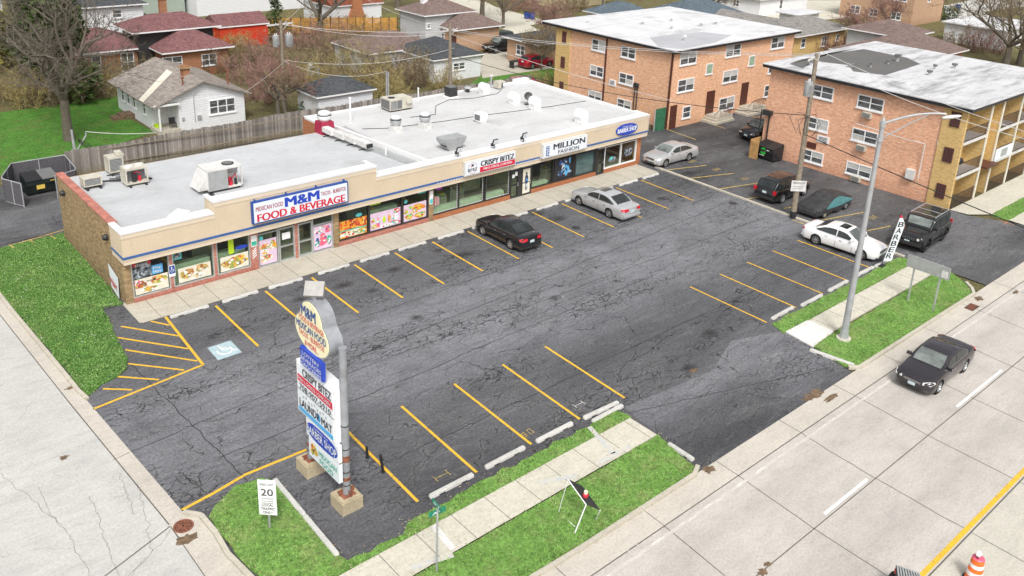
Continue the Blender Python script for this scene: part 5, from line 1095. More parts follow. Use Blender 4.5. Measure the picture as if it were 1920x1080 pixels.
wire(top0+Vector((-.4,0,-3.3)),(*G(2000,700,3.5),3.5),.2,'thick black cable crossing in front of the salmon apartment wall down to the right','wired',.03) if 0 else wire((39.2,-13.8,Hz(39.2,-13.8,1500,251)),(*G(1990,455,5.6),5.6),.1,'thick black cable slanting down across the salmon apartment block','wired',.03)
wire((23.9,29.1,w1),(36.9,21.4,w2+.0),.35,'pale wire between the two rear poles, upper')
wire((24.9,29.1,w1-.1),(36.2,21.4,w2-.15),.6,'pale wire between the two rear poles, lower')
wire((36.9,21.4,w2),(39.0,-13.6,11.1),.5,'long pale wire over the shop roof to the lot pole, left strand of two') 
wire((37.6,21.4,w2),(40.0,-13.6,11.1),.5,'long pale wire over the shop roof to the lot pole, right strand of two')
wire((23.9,29.1,Hz(23.9,29.1,531,112)),(*G(852,90,5.2),5.2),.9,'sagging pale cable from the transformer pole across the thicket, upper') 
wire((23.9,29.1,Hz(23.9,29.1,531,113)),(29.9,21.4,hh),.9,'sagging pale cable from the transformer pole to the twin steel pole')
wire((23.9,29.1,Hz(23.9,29.1,531,118)),(*G(460,172,4.0),4.0),.1,'pale service cable from the transformer pole toward the white house')
wire((4.9,21.9,Hz(4.1,21.9,138,250)),(*G(292,249,2.3),2.3),.12,'pale cable strung low over the back lawn from the fence pole to the porch','wire',.025)
wire((23.9,29.1,w1),(*G(590,-20,8),8),.3,'pale wire leaving the transformer pole toward the picture top') 
wire((36.9,21.4,w2),(*G(640,-30,8.5),8.5),.6,'pale wire from the rear roof pole running up to the left')
wire((36.9,21.4,w2-.3),(*G(1265,190,6.2),6.2),.3,'pale wire from the rear roof pole to the corner of the three storey flats') 
wire((36.9,21.4,w2-2.2),(39.2,-13.8,Hz(39.2,-13.8,1502,215)),.9,'thick black telecom cable from the rear pole to the lot pole','wired',.025)
b = MB(); q = Vector((39.2,-13.8,Hz(39.2,-13.8,1500,215))); r_ = random.Random(2)
for i in range(7):
    a = r_.uniform(2.2,4.4); b.tube([q, q+Vector((math.cos(a)*.7,math.sin(a)*.7,-.3+r_.random()*.6)), q+Vector((math.cos(a)*1.2,math.sin(a)*1.2,-.7+r_.random()*.8)), q+Vector((math.cos(a)*.6,math.sin(a)*.6,-1.2))],.018,4)
b.build('cable_loop', M['wired'], PT)

# ================================================================ APARTMENT BLOCKS
def aptwin(par, face, c, z0, w_, h, plane, blind=0, cols=2, fr=None):
    """white double window on a wall; face 'L' = wall x=plane looking -x, 'F' = wall y=plane looking -y"""
    def bx(b, u0, u1, d0, d1, z0_, z1_, m=0):
        if face == 'L': b.box(plane-d1, u0, z0_, plane-d0, u1, z1_, m)
        else: b.box(u0, plane-d1, z0_, u1, plane-d0, z1_, m)
    t_ = .08; b = MB(); u0, u1 = c-w_/2, c+w_/2
    bx(b,u0,u1,0,.07,z0,z0+t_); bx(b,u0,u1,0,.07,z0+h-t_,z0+h); bx(b,u0,u0+t_,0,.07,z0+t_,z0+h-t_); bx(b,u1-t_,u1,0,.07,z0+t_,z0+h-t_)
    for i in range(1, cols): m_ = u0+w_*i/cols; bx(b,m_-.045,m_+.045,0,.065,z0+t_,z0+h-t_)
    zm = z0+h*.5
    for i in range(cols): a = u0+w_*i/cols; bx(b,a+t_,a+w_/cols-.05,0,.05,zm-.03,zm+.03)
    bx(b,u0-.06,u1+.06,0,.1,z0-.1,z0)
    f = b.build('window', fr or M['white'], par); b = MB(); bx(b,u0+t_,u1-t_,.01,.03,z0+t_,z0+h-t_); b.build('pane', M['pane'], f)
    if blind:
        b = MB()
        for i in range(cols):
            if blind & (1 << i): a = u0+w_*i/cols; bx(b,a+t_+.02,a+w_/cols-.08,.03,.036,zm+.05,z0+h-t_)
            if blind & (4 << i): a = u0+w_*i/cols; bx(b,a+t_+.02,a+w_/cols-.08,.03,.036,z0+t_,zm-.05)
        b.build('blind', M['blind'], f)
    return f
def flatroof(par, x0, y0, x1, y1, z, m, trim, over=.5, th=.28):
    b = MB(); b.box(x0-over,y0-over,z,x1+over,y1+over,z+th-.02); b.build('eaves', M[trim], par)
    b = MB(); b.box(x0-over-.04,y0-over-.04,z+th-.02,x1+over+.04,y1+over+.04,z+th+.05); b.build('roof', M[m], par)
A1 = thing('apartment_block', (48.6,4.9,0), 'three storey orange brick flats with white roof, further from the road', 'apartment building')
H1 = 6.95
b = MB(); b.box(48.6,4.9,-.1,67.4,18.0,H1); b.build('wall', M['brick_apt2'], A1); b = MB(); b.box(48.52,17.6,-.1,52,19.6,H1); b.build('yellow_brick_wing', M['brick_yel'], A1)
flatroof(A1,48.6,4.9,67.4,20.9,H1,'apt_roof','black',.45,.24)
for row, (z0, h) in enumerate(((5.5,1.05),(3.05,1.0),(.65,.95))):
    for c, bl in ((13.9,1),(10.15,0)): aptwin(A1,'L',c,z0,1.75,h,48.6,[5,2,3][row] if bl else [0,4,1][row])
for z0, h, cs in ((5.7,1.15,((50.55,3),(57.2,1),(64.5,2))),(3.25,1.15,((50.6,2),(57.2,3),(64.6,1)))):
    for c, bl in cs: aptwin(A1,'F',c,z0,2.3,h,4.9,bl)
aptwin(A1,'F',51.1,.7,1.15,1.1,4.9,0,1); aptwin(A1,'F',57.15,.6,2.4,1.2,4.9,2); aptwin(A1,'F',64.2,.9,1.9,1.2,4.9,2)
M['gblock'] = plain('greenish_glass_block', (.3,.42,.3), .3, var=.3, sc_=4)
for c in (53.8,60.4): aptwin(A1,'F',c,4.45,.95,.95,4.9,0,1); b = MB(); b.box(c-.38,4.82,4.5,c+.38,4.86,5.35); b.build('glass_block', M['gblock'], A1)
M['doorbrown'] = plain('dark_brown_door', (.09,.03,.02), .5); M['iron'] = plain('wrought_iron', (.06,.035,.03), .6)
for x0, x1, z1, zb in ((48.75,49.65,2.15,.0),(53.9,55.1,2.75,.6),(59.3,60.4,2.85,.7)):
    b = MB(); b.box(x0,4.84,zb,x1,4.92,z1); d = b.build('door', M['doorbrown'], A1); b = MB(); b.cyl(x0+.12,4.8,zb+.9,zb+.98,.03,n=8); b.build('handle', M['chrome'], d)
for x0, x1 in ((53.4,56.4),(58.6,62.0)):
    b = MB()
    for i in range(3): b.box(x0-.0+i*.3,3.3+i*.0,-.02,x1,4.9-.01,.2+.2*i-.002*i) if i == 0 else b.box(x0+i*.3,3.4+.05*i,.2+.2*(i-1),x1-.05*i,4.89,.2+.2*i)
    b.build('stoop', M['kerb'], A1)
    b = MB()
    for i in range(9): b.tube([(x0+.9+i*.2,3.45,.6),(x0+.9+i*.2,3.45,1.35+.12*math.sin(i*.4))],.02,4)
    b.tube([(x0,3.45,.9),(x0+.9,3.45,1.4),(x0+2.6,3.45,1.45),(x0+2.9,3.45,1.1)],.03,5); b.build('railing', M['iron'], A1)
for p in ((13.0,),): b = MB(); b.box(48.5,12.78,.2,48.6,12.92,H1); b.build('downpipe', M['doorbrown'], A1)
b = MB(); b.box(48.48,4.95,.1,48.6,5.1,H1); b.build('downpipe', M['doorbrown'], A1)
b = MB(); b.box(48.52,11.4,2.55,48.6,12.2,3.15); o = b.build('wall_notice', M['white'], A1); b = MB(); 
for z in (2.98,2.85,2.72): b.box(48.505,11.55,z,48.52,12.05,z+.05)
b.build('fine_print', M['ink'], o)
for z0 in (.5,3.0,5.5):
    b = MB(); b.box(48.47,18.2,z0,48.53,18.75,z0+1.1); b.build('lattice_block', M['lattice'], A1)
b = MB(); b.tube([(48.45,8.6,.3),(48.45,8.6,3.3)],.05,6); b.tube([(48.42,8.9,.3),(48.42,8.9,3.3)],.05,6); b.lathe([(.3,-.04),(.33,0),(.3,.04),(.26,0),(.3,-.04)],(48.35,8.75,3.2),'X',14); b.obox((48.4,8.75,3.3),(.2,.5,.35)); b.build('service_conduit', M['dark'], A1)
def roofbits(par, pts, z, m='fin'):
    for (px, py, s_, h) in pts:
        x, y = G(px, py, z); b = MB(); b.cyl(x,y,z,z+h*.6,s_*.35,n=8,m=0); b.box(x-s_/2,y-s_/2,z+h*.6,x+s_/2,y+s_/2,z+h,1); b.build('roof_vent', [M['galv'], M[m]], par)
roofbits(A1, [(1205,46,.35,.5),(1259,40,.3,.5),(1259,54,.3,.45),(1315,49,.35,.5),(1342,46,.4,.5),(1283,76,.25,.5),(1102,42,.2,.3)], H1+.29, 'white')
b = MB(); b.prism(PX((1218,70),(1262,64),(1320,60),(1372,66),(1340,80),(1280,92),(1235,88),z=H1+.3), H1+.285, H1+.296); b.build('roof_patch', M['grey_patch'], A1)

A2 = thing('apartment_block', (49.7,-19.6,0), 'three storey salmon brick flats with yellow balconied front and patchy roof, nearer the road', 'apartment building')
H2 = 7.25
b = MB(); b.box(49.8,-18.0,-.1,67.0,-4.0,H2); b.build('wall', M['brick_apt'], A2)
flatroof(A2,49.8,-19.5,67.0,-4.0,H2,'apt_roof2','black',.5,.25)
b = MB(); b.prism(PX((1560,100),(1620,92),(1700,108),(1726,120),(1660,141),(1600,134),(1590,122),(1530,115),z=H2+.3), H2+.295, H2+.306); b.prism(PX((1505,128),(1538,112),(1560,98),(1610,90),(1500,112),(1480,120),z=H2+.3), H2+.295, H2+.307)
b.build('tar_patch', M['tar'], A2)
roofbits(A2, [(1595,126,.5,.3),(1632,126,.3,.4),(1665,120,.3,.35),(1682,115,.4,.6),(1752,130,.25,.4),(1789,128,.35,.4),(1742,141,.35,.4),(1519,123,.3,.5)], H2+.3)
for z0, h, bl in ((5.72,1.0,(0,0)),(3.18,.95,(5,0)),(.52,.95,(1,3))):
    aptwin(A2,'L',-8.65,z0,2.0,h,49.8,bl[0]); aptwin(A2,'L',-12.65,z0,2.05,h,49.8,bl[1] if z0 < 3 else (8 if z0 < 4 else 0))
for c, z in ((-12.6,5.1),(-12.6,2.55),(-12.6,-.05+.15)):
    b = MB(); b.box(49.5,c-.35,z,49.8,c+.35,z+.42); o = b.build('wall_air_conditioner', M['cream'], A2); b = MB()
    for i in range(6): b.box(49.485,c-.3,z+.04+i*.06,49.5,c+.3,z+.07+i*.06)
    b.build('grille', M['fin'], o)
b = MB(); b.box(49.72,-9.9,2.3,49.8,-8.9,2.85); o = b.build('wall_notice', M['white'], A2); b = MB()
for z in (2.7,2.6,2.48,2.38): b.box(49.705,-9.75,z,49.72,-9.05,z+.04)
b.build('fine_print', M['ink'], o)
b = MB(); b.box(49.74,-8.9,1.62,49.8,-8.1,2.1); b.build('red_plate', M['doorbrown'], A2); b = MB(); b.box(49.72,-18.35,4.4,49.8,-17.95,4.75); b.build('electric_box', M['white'], A2)
b = MB(); b.box(49.45,-16.9,1.5,49.8,-16.3,2.2); b.tube([(49.6,-17.2,1.6),(49.6,-17.2,4.3)],.04,5); b.tube([(49.6,-17.2,4.3),(49.3,-16,4.35),(49.3,-12,4.6)],.03,5); b.build('electric_meter', M['whitedirty'], A2)
b = MB(); b.tube([(49.7,-3.9+.2,.0),(49.7,-3.9+.2,3.7)],.05,6); b.tube([(49.65,-4.5,.3),(49.65,-4.5,3.7)],.07,8); b.obox((49.5,-4.4,3.6),(.3,.8,.4)); b.build('service_conduit', M['dark'], A2)
# yellow front with balconies
Y = 'brick_yel'
b = MB(); b.box(49.7,-19.6,-.1,49.95,-18.0,H2); b.box(50.0,-18.3,-.1,66.9,-18.05,H2); b.build('yellow_wing_wall', M[Y], A2)
for i, (x, w_) in enumerate(((53.9,.12),(55.75,.12))): pass
xs = [49.95]; x = 49.95
b = MB(); fb_ = MB()
bays = []
for k_ in range(2):
    x0 = 49.95+k_*9.5; 
    for xa, xb, ya, za in ((3.75,3.95,-19.6,-.05),(5.8,6.0,-19.6,-.05),(9.3,9.5,-19.6,-.05),(3.95,5.8,-19.0,2.6)): b = MB(); b.box(x0+xa,ya,za,x0+xb,-18.3,H2); b.build('yellow_pier', M[Y], A2)
    bays += [(x0+.0,x0+3.75),(x0+6.0,x0+9.3)]
for k_ in range(2):
    x0 = 49.95+k_*9.5
    for xx in (x0+3.72,x0+5.77,x0+9.27): b = MB(); b.box(xx,-19.68,0,xx+.22,-19.6,H2); b.build('white_trim', M['postw'], A2)
for x0, x1 in bays:
    x1 = min(x1, 66.9)
    if x0 > 66: break
    for z in (2.35,4.85):
        b = MB(); b.box(x0,-19.66,z-.12,x1,-18.3,z+.06); o = b.build('balcony_floor', M['whitedirty'], A2)
    for z in (0.05,2.42,4.92):
        b = MB(); b.box(x0,-19.62,z+.9,x1,-19.58,z+.94); b.box(x0,-19.62,z+.06,x1,-19.58,z+.1); n = int((x1-x0)/.13)
        for i in range(n): xx = x0+(i+.5)*(x1-x0)/n; b.box(xx-.012,-19.61,z+.1,xx+.012,-19.59,z+.9)
        b.build('balcony_railing', M['iron'], A2)
        b = MB(); b.box(x0+.8,-18.34,z+.02,x0+1.7,-18.3,z+2.05); b.box(x0+2.1,-18.34,z+.5,x0+3.2,-18.3,z+1.9); b.build('balcony_glazing', M['pane'], A2)
for x0 in (53.9,63.4):
    b = MB(); b.box(x0+.3,-18.4,0,x0+1.4,-18.28,2.1); b.build('door', M['black'], A2); b = MB(); b.box(x0-.0,-20.1,2.35,x0+1.95,-18.3,2.5); b.build('canopy', M['doorbrown'], A2)
b = MB(); b.box(56.1,-19.72,2.45,59.2,-19.66,3.35); b.build('balcony_banner', M['signwhite'], A2)
b = MB(); b.text('HOME',(56.6,-19.73,2.6),(1,0,0),(0,0,1),2.0,.55,.01,.02) if 0 else b.box(57.1,-19.73,2.6,58.2,-19.722,3.2); b.build('banner_print', M['grey'], A2)
for z0 in (.72,3.4,5.95):
    b = MB(); b.box(49.62,-19.2,z0,49.7,-18.55,z0+1.05,0)
    for i in range(5):
        for j in range(3): b.obox((49.61,-19.09+j*.22,z0+.12+i*.2),(.03,.09,.09),rx=.78,m=1)
    b.build('lattice_block', [M['lattice'], M['dark']], A2)
t = thing('kettle_grill', (51.2,-19.1,2.4), 'black kettle grill on the middle balcony of the yellow brick front', 'grill'); b = MB(); b.lathe([(0,.55),(.22,.62),(.3,.8),(.31,.84),(.22,1.02),(0,1.08)],(51.2,-19.1,2.42),n=14); b.build('bowl', M['black'], t, True); b = MB()
for a in (0,2.1,4.2): b.tube([(51.2,-19.1,3.0),(51.2+.3*math.cos(a),-19.1+.25*math.sin(a),2.42)],.018,4)
b.build('leg', M['galv'], t)
# gate between shop and flats
b = MB(); b.box(47.2,5.15,0,48.5,5.25,2.0); o = b.build('green_gate', M['pgreen'] if 0 else plain('dark_green_boards', (.03,.14,.07), .7, var=.3, sc_=4), label='dark green board gate between the shop strip and the orange flats', cat='gate')
b = MB(); b.cyl(47.1,5.2,0,1.9,.06,n=8); b.box(46.3,5.6,0,46.9,5.9,1.3); b.build('gate_post', M['galv'], o)
# ================================================================ VEHICLES
def lerp(a, b, t): return a+(b-a)*t
def interp(pts, x):
    if x <= pts[0][0]: return pts[0][1]
    for (a, u), (c, v) in zip(pts, pts[1:]):
        if x <= c:
            t = (x-a)/(c-a) if c > a else 0; t = t*t*(3-2*t)*.4+t*.6; return u+(v-u)*t
    return pts[-1][1]
TYPES = {
 'sedan': dict(L=4.7,W=1.82,H=1.45,zb=.2,wb=2.75,fo=.93,r=.335, top=[(0,.6),(.006,.71),(.03,.79),(.1,.87),(.26,.95),(.3,.96),(.84,1.0),(.88,1.02),(.965,1.01),(.99,.95),(1,.68)],
    cab=[(.245,.9),(.30,1.08),(.405,1.37),(.44,1.415),(.52,1.45),(.62,1.445),(.70,1.38),(.78,1.22),(.875,.97)], ws=(.27,.415), rw=(.705,.845), side=(.31,.80), roofw=.60, bp=(.535,)),
 'suv': dict(L=4.65,W=1.86,H=1.72,zb=.26,wb=2.72,fo=.9,r=.37, top=[(0,.6),(.01,.78),(.05,.9),(.12,.98),(.24,1.06),(.3,1.08),(.9,1.1),(.97,1.08),(1,.7)],
    cab=[(.225,1.0),(.28,1.25),(.36,1.6),(.42,1.69),(.55,1.72),(.8,1.69),(.9,1.62),(.95,1.3),(.985,1.05)], ws=(.245,.365), rw=(.915,.97), side=(.29,.90), roofw=.64, bp=(.5,.74)),
 'box': dict(L=4.75,W=1.98,H=1.86,zb=.38,wb=2.84,fo=.78,r=.43, top=[(0,.7),(.006,1.0),(.02,1.08),(.1,1.14),(.26,1.18),(.3,1.2),(.97,1.2),(.985,1.15),(1,.9)],
    cab=[(.305,1.15),(.33,1.35),(.375,1.74),(.4,1.83),(.55,1.86),(.93,1.84),(.965,1.7),(.985,1.16)], ws=(.32,.38), rw=(.967,.982), side=(.345,.94), roofw=.73, bp=(.55,.75)),
 'hatch': dict(L=4.3,W=1.76,H=1.5,zb=.2,wb=2.6,fo=.85,r=.32, top=[(0,.55),(.012,.68),(.05,.78),(.12,.87),(.24,.98),(.3,1.0),(.9,1.03),(.97,1.0),(1,.6)],
    cab=[(.2,.94),(.28,1.16),(.38,1.42),(.45,1.48),(.55,1.5),(.75,1.45),(.87,1.36),(.93,1.15),(.975,1.0)], ws=(.225,.385), rw=(.885,.955), side=(.29,.88), roofw=.60, bp=(.52,)),
 'pickup': dict(L=5.3,W=1.9,H=1.75,zb=.35,wb=3.3,fo=.9,r=.39, top=[(0,.7),(.01,.92),(.05,1.02),(.12,1.08),(.24,1.14),(.3,1.16),(.97,1.14),(.985,1.1),(1,.7)],
    cab=[(.24,1.1),(.28,1.3),(.34,1.66),(.38,1.73),(.5,1.75),(.6,1.72),(.64,1.55),(.67,1.15)], ws=(.255,.35), rw=(.645,.665), side=(.29,.63), roofw=.66, bp=(.46,)),
}
def car(name, typ, loc, rz, paint, lab, cat, sunroof=False, rack=False, rimm='rim', simple=False, dims=None, lightsoff=False, cover=False, glass='cglass'):
    T_ = dict(TYPES[typ]); T_.update(dims or {})
    L, W, zb, H = T_['L'], T_['W'], T_['zb'], T_['H']; hw = W/2; r = T_['r']
    t = thing(name, (0,0,0), lab, cat); X = lambda s_: L/2-s_*L
    top = T_['top']; cab = T_['cab']; box = typ in ('box','pickup')
    def plan(s_):
        e = .08 if not box else .05
        if s_ < e: k_ = 1-(1-s_/e)**2.2*(.26 if not box else .12)
        elif s_ > 1-e*.8: k_ = 1-(1-(1-s_)/(e*.8))**2.2*(.14 if not box else .06)
        else: k_ = 1
        return hw*k_*(1-.02*math.cos(s_*PI*2)**2)
    def section(s_):
        Wd = plan(s_); zt = interp(top, s_); z0 = zb+(.12 if s_ < .02 or s_ > .98 else .02*(s_ < .08))
        h = zt-z0; pts = [(0,z0),(Wd*.86,z0),(Wd*.955,z0+.05),(Wd*.985,z0+.22*h),(Wd*1.0,z0+.45*h),(Wd*.995,z0+.66*h),(Wd*.965,z0+.84*h),(Wd*.90,zt-.025),(Wd*.80,zt),(Wd*.4,zt+.018),(0,zt+.022)]
        full = pts+[(-a, b_) for a, b_ in pts[-2:0:-1]]
        return [(X(s_), a, b_) for a, b_ in full]
    st = [0,.006,.015,.03,.05,.08,.12]+[.16+i*.035 for i in range(21)]+[.9,.93,.955,.975,.99,1]
    b = MB(); b.loft([section(s_) for s_ in st]); body = b.build('body', paint, t, True)
    # wheel arches cut with a boolean
    xw = (L/2-T_['fo'], L/2-T_['fo']-T_['wb'])
    if not simple:
        cb = MB()
        for x in xw:
            for sg in (-1, 1): cb.tube([(x,sg*(hw-.26),r+.01),(x,sg*(hw+.2),r+.01)],r*1.14,24)
        cut = cb.build('cutter', paint)
        import bmesh
        for oo in (cut, body):
            bm = bmesh.new(); bm.from_mesh(oo.data); bmesh.ops.remove_doubles(bm, verts=bm.verts, dist=.0004); bmesh.ops.recalc_face_normals(bm, faces=bm.faces); bm.to_mesh(oo.data); bm.free()
        md = body.modifiers.new('arch','BOOLEAN'); md.object = cut; md.operation = 'DIFFERENCE'; md.solver = 'EXACT'
        bpy.context.view_layer.update(); ev = body.evaluated_get(bpy.context.evaluated_depsgraph_get()); nm = bpy.data.meshes.new_from_object(ev)
        if len(nm.polygons) > 50:
            body.modifiers.clear(); body.data = nm; nm.polygons.foreach_set('use_smooth', [True]*len(nm.polygons))
            try: nm.set_sharp_from_angle(angle=math.radians(35))
            except Exception: pass
        else: body.modifiers.clear()
        bpy.data.objects.remove(cut)
        b = MB()
        for x in xw:
            for sg in (-1, 1):
                b.lathe([(r*1.13,sg*(hw-.25)),(r*1.13,sg*(hw-.05))],(x,0,r+.01),'Y',24); b.lathe([(0,sg*(hw-.252)),(r*1.13,sg*(hw-.252))],(x,0,r+.01),'Y',24)
        b.build('wheel_housing', M['black'], t)
    # cabin shell
    wr = hw*T_['roofw']*1.22; wl = hw*.93
    s0, s1 = cab[0][0], cab[-1][0]
    def roofz(s_): return interp(cab, s_)
    def beltz(s_): return interp(top, s_)-.03
    def cabw(s_, z):
        zt = max(roofz(s_), beltz(s_)+.01); bz = beltz(s_); q = max(0, min(1, (z-bz)/(H-bz)))
        ends = min(1, .86+1.6*(s_-s0), .88+1.3*(s1-s_))
        return lerp(wl, wr, q)*ends
    def csec(s_):
        zt = roofz(s_); bz = min(beltz(s_), zt-.005); pts = []
        for q in (0,.25,.5,.75,.9): z = lerp(bz, zt-.03*(zt-bz > .1), q); pts.append((cabw(s_, z), z))
        we = cabw(s_, zt-.02); pts += [(we*.985, zt-.035*(zt-bz)/.5), (we*.93, zt-.008), (we*.6, zt+.012), (0, zt+.02)]
        full = pts+[(-a, b_) for a, b_ in pts[-2::-1]]
        return [(X(s_), a, b_) for a, b_ in full]
    cs = sorted(set([c[0] for c in cab]+[s0+(s1-s0)*i/26 for i in range(27)]))
    b = MB(); b.loft([csec(s_) for s_ in cs], closed=False, cap=False); b.build('cabin', paint, t, True)
    off = .012
    def glz(name, sa, sb, m, n=8, inset=.9):
        b = MB(); vs = []
        for i in range(n+1):
            s_ = lerp(sa, sb, i/n); zt = roofz(s_)
            for j in range(9):
                q = (j-4)/4*inset; w_ = cabw(s_, zt-.02)*.93; vs.append((X(s_)+(off if sa < .5 else -off), q*w_, zt+.018-.012*(abs(q)**3)+off))
        fs = [(i*9+j, i*9+j+1, (i+1)*9+j+1, (i+1)*9+j) for i in range(n) for j in range(8)]
        if sa > .5 or True: pass
        b.add(vs, fs); return b.build(name, m, t, True)
    glz('windscreen', T_['ws'][0]+.004, T_['ws'][1], M['wglass'])
    glz('rear_window', T_['rw'][0], T_['rw'][1], M[glass])
    sa, sb = T_['side']; cuts = [sa]+list(T_['bp'])+[sb]
    for sg in (-1, 1):
        for a, c in zip(cuts, cuts[1:]):
            b = MB(); vs = []; n = 8
            for i in range(n+1):
                s_ = lerp(a+(.006 if a != sa else 0), c-(.006 if c != sb else 0), i/n); bz = beltz(s_)+.05; zt = max(bz+.015, roofz(s_)-.09)
                for q in (0,.35,.7,1): z = lerp(bz, zt, q); vs.append((X(s_), sg*(cabw(s_, z)+off), z))
            fs = [(i*4+j, i*4+j+1, (i+1)*4+j+1, (i+1)*4+j) for i in range(n) for j in range(3)]
            b.add(vs, fs); b.build('side_window', M[glass], t, True)
    # wheels
    for x in xw:
        for sg in (-1, 1):
            wh = thing('wheel', (x, sg*(hw-.13), r), None, None); wh.parent = t
            b = MB(); pr = [(r*.66,-.1),(r*.93,-.11),(r,-.07),(r,.07),(r*.93,.11),(r*.66,.1)]; b.lathe(pr+[pr[0]],(x,sg*(hw-.13),r),'Y',26); b.build('tyre', M['rubber'], wh, True)
            b = MB(); c = (x, sg*(hw-.13), r); b.lathe([(r*.7,sg*.09),(r*.64,sg*.1),(r*.6,sg*.06)],c,'Y',26,0)
            b.lathe([(0,sg*.05),(r*.62,sg*.05)],c,'Y',20,1)
            for k_ in range(7):
                a = 2*PI*k_/7; b.obox((x+r*.34*math.cos(a), c[1]+sg*.075, r+r*.34*math.sin(a)), (r*.62,.03,.055), 0, 0, ry=-a)
            b.lathe([(0,sg*.1),(.05,sg*.1),(.06,sg*.07)],c,'Y',10,0); b.build('rim', [M[rimm], M['black']], wh)
    # lights, grille, plates
    fz = interp(top,.03); 
    for sg in (-1, 1):
        b = MB(); y0 = sg*hw*.5; y1 = sg*hw*.86
        if typ == 'box': b.lathe([(0,.03),(.09,.02),(.1,-.05)],(X(0)+.015,sg*hw*.66,.93),'X',16)
        else:
            vs = [(X(.0)+.015,y0,fz-.16),(X(.022)+.01,y1,fz-.15),(X(.075),sg*hw*.97,fz-.06),(X(.075),sg*hw*.93,fz+.0),(X(.03),sg*hw*.72,fz+.015),(X(.008)+.012,y0,fz-.06)]
            b.add(vs, [tuple(range(6)) if sg < 0 else tuple(range(5,-1,-1))]); b.add([(v[0]-.06,v[1]*.94,v[2]-.02) for v in vs], [tuple(range(6))])
            b.v = [(p[0]+.02, p[1]*1.01, p[2]) for p in b.v]
        b.build('headlight', M['lampw'], t)
        b = MB(); rz_ = interp(top,.97)
        if typ in ('suv','box','pickup'): b.box(X(1)-.015, sg*hw*.74, rz_-.28, X(1)+.12, sg*hw*.965, rz_-.02)
        else: b.add([(X(1)-.012,sg*hw*.42,rz_-.22),(X(1)-.012,sg*hw*.8,rz_-.24),(X(.965)-.0,sg*(hw*.985),rz_-.2),(X(.95),sg*(hw*.975),rz_-.08),(X(.985)-.02,sg*hw*.8,rz_-.045),(X(.995)-.02,sg*hw*.42,rz_-.07)],[(0,1,2,3,4,5),(5,4,3,2,1,0)]); b.v = [(p[0]-.012,p[1]*1.012,p[2]) for p in b.v]
        b.build('tail_light', M['lampr'], t)
        b = MB(); mx = X(T_['side'][0]+.02); mz = beltz(T_['side'][0])+.1; b.obox((mx,sg*(hw*.93+.09),mz),(.12,.2,.13),m=0); b.build('wing_mirror', paint, t)
        for sx in (.47,.66) if typ != 'pickup' else (.42,.58): b = MB(); b.box(X(sx)-.09, sg*(hw*.985)-.005, interp(top,.5)-.2, X(sx)+.09, sg*(hw*.985)+.028, interp(top,.5)-.165); b.build('door_handle', M['chrome'] if typ != 'hatch' else paint, t)
        for sx in (.315,.535,.74): 
            b = MB(); vs = []
            for q in (.12,.3,.5,.7,.9):
                z0 = zb; zt = interp(top, sx); z = lerp(z0, zt, q); ww = hw*(.985 if q < .3 else 1.0 if q < .7 else .955)
                vs += [(X(sx)-.009, sg*(ww+.003), z), (X(sx)+.009, sg*(ww+.003), z)]
            b.add(vs, [(i*2, i*2+1, i*2+3, i*2+2) for i in range(4)]); b.build('door_seam', M['black'], t)
    gz = fz-.16; b = MB()
    if typ == 'box':
        b.box(X(0)-.0,-hw*.78,.8,X(0)+.02,hw*.78,1.04)
        for i in range(7): b.box(X(0)+.02,-.42+i*.13,.83,X(0)+.03,-.36+i*.13,1.0,1)
    else:
        b.box(X(0)-.02,-hw*.44,gz-.04,X(0)+.018,hw*.44,gz+.09)
        for i in range(4): b.box(X(0)+.018,-hw*.42,gz-.03+i*.03,X(0)+.026,hw*.42,gz-.02+i*.03,1)
        b.box(X(0)-.02,-hw*.5,zb+.14,X(0)+.012,hw*.5,zb+.22,0)
    b.build('grille', [M['black'], M['chrome']], t)
    b = MB(); b.box(X(0)+.01,-.16,zb+.23,X(0)+.035,.16,zb+.37); b.build('licence_plate', M['plate'], t)
    b = MB(); b.box(X(1)-.02,-.16,(.62 if typ == 'sedan' else .75),X(1)+.02,.16,(.62 if typ == 'sedan' else .75)+.15); b.build('licence_plate', M['plate'], t)
    b = MB(); b.box(X(1)-.03,-hw*.84,zb+.12,X(.985),hw*.84,zb+.26); b.build('rear_bumper_trim', M['dark'] if typ in ('suv','box') else paint, t)
    if typ in ('sedan','hatch'):
        b = MB(); 
        for sg in (-1,1):
            vs = []
            for i in range(13): s_ = lerp(T_['side'][0]-.02, T_['side'][1]+.015, i/12); z = beltz(s_)+.045; vs += [(X(s_), sg*(cabw(s_, z)+.012), z-.012), (X(s_), sg*(cabw(s_, z)+.014), z+.012)]
            b.add(vs, [(i*2, i*2+1, i*2+3, i*2+2) for i in range(12)])
        b.build('window_trim', M['chrome'] if name != 'parked_hatchback' else M['black'], t)
    if sunroof:
        b = MB(); sA, sB = (.455,.56) if typ == 'sedan' else (.42,.56); vs = []
        for i in range(5):
            s_ = lerp(sA, sB, i/4)
            for j in (-1,-.5,0,.5,1): vs.append((X(s_), j*wr*.58, roofz(s_)+.026))
        b.add(vs, [(i*5+j, i*5+j+1, (i+1)*5+j+1, (i+1)*5+j) for i in range(4) for j in range(4)]); b.build('sunroof', M['cglass'], t)
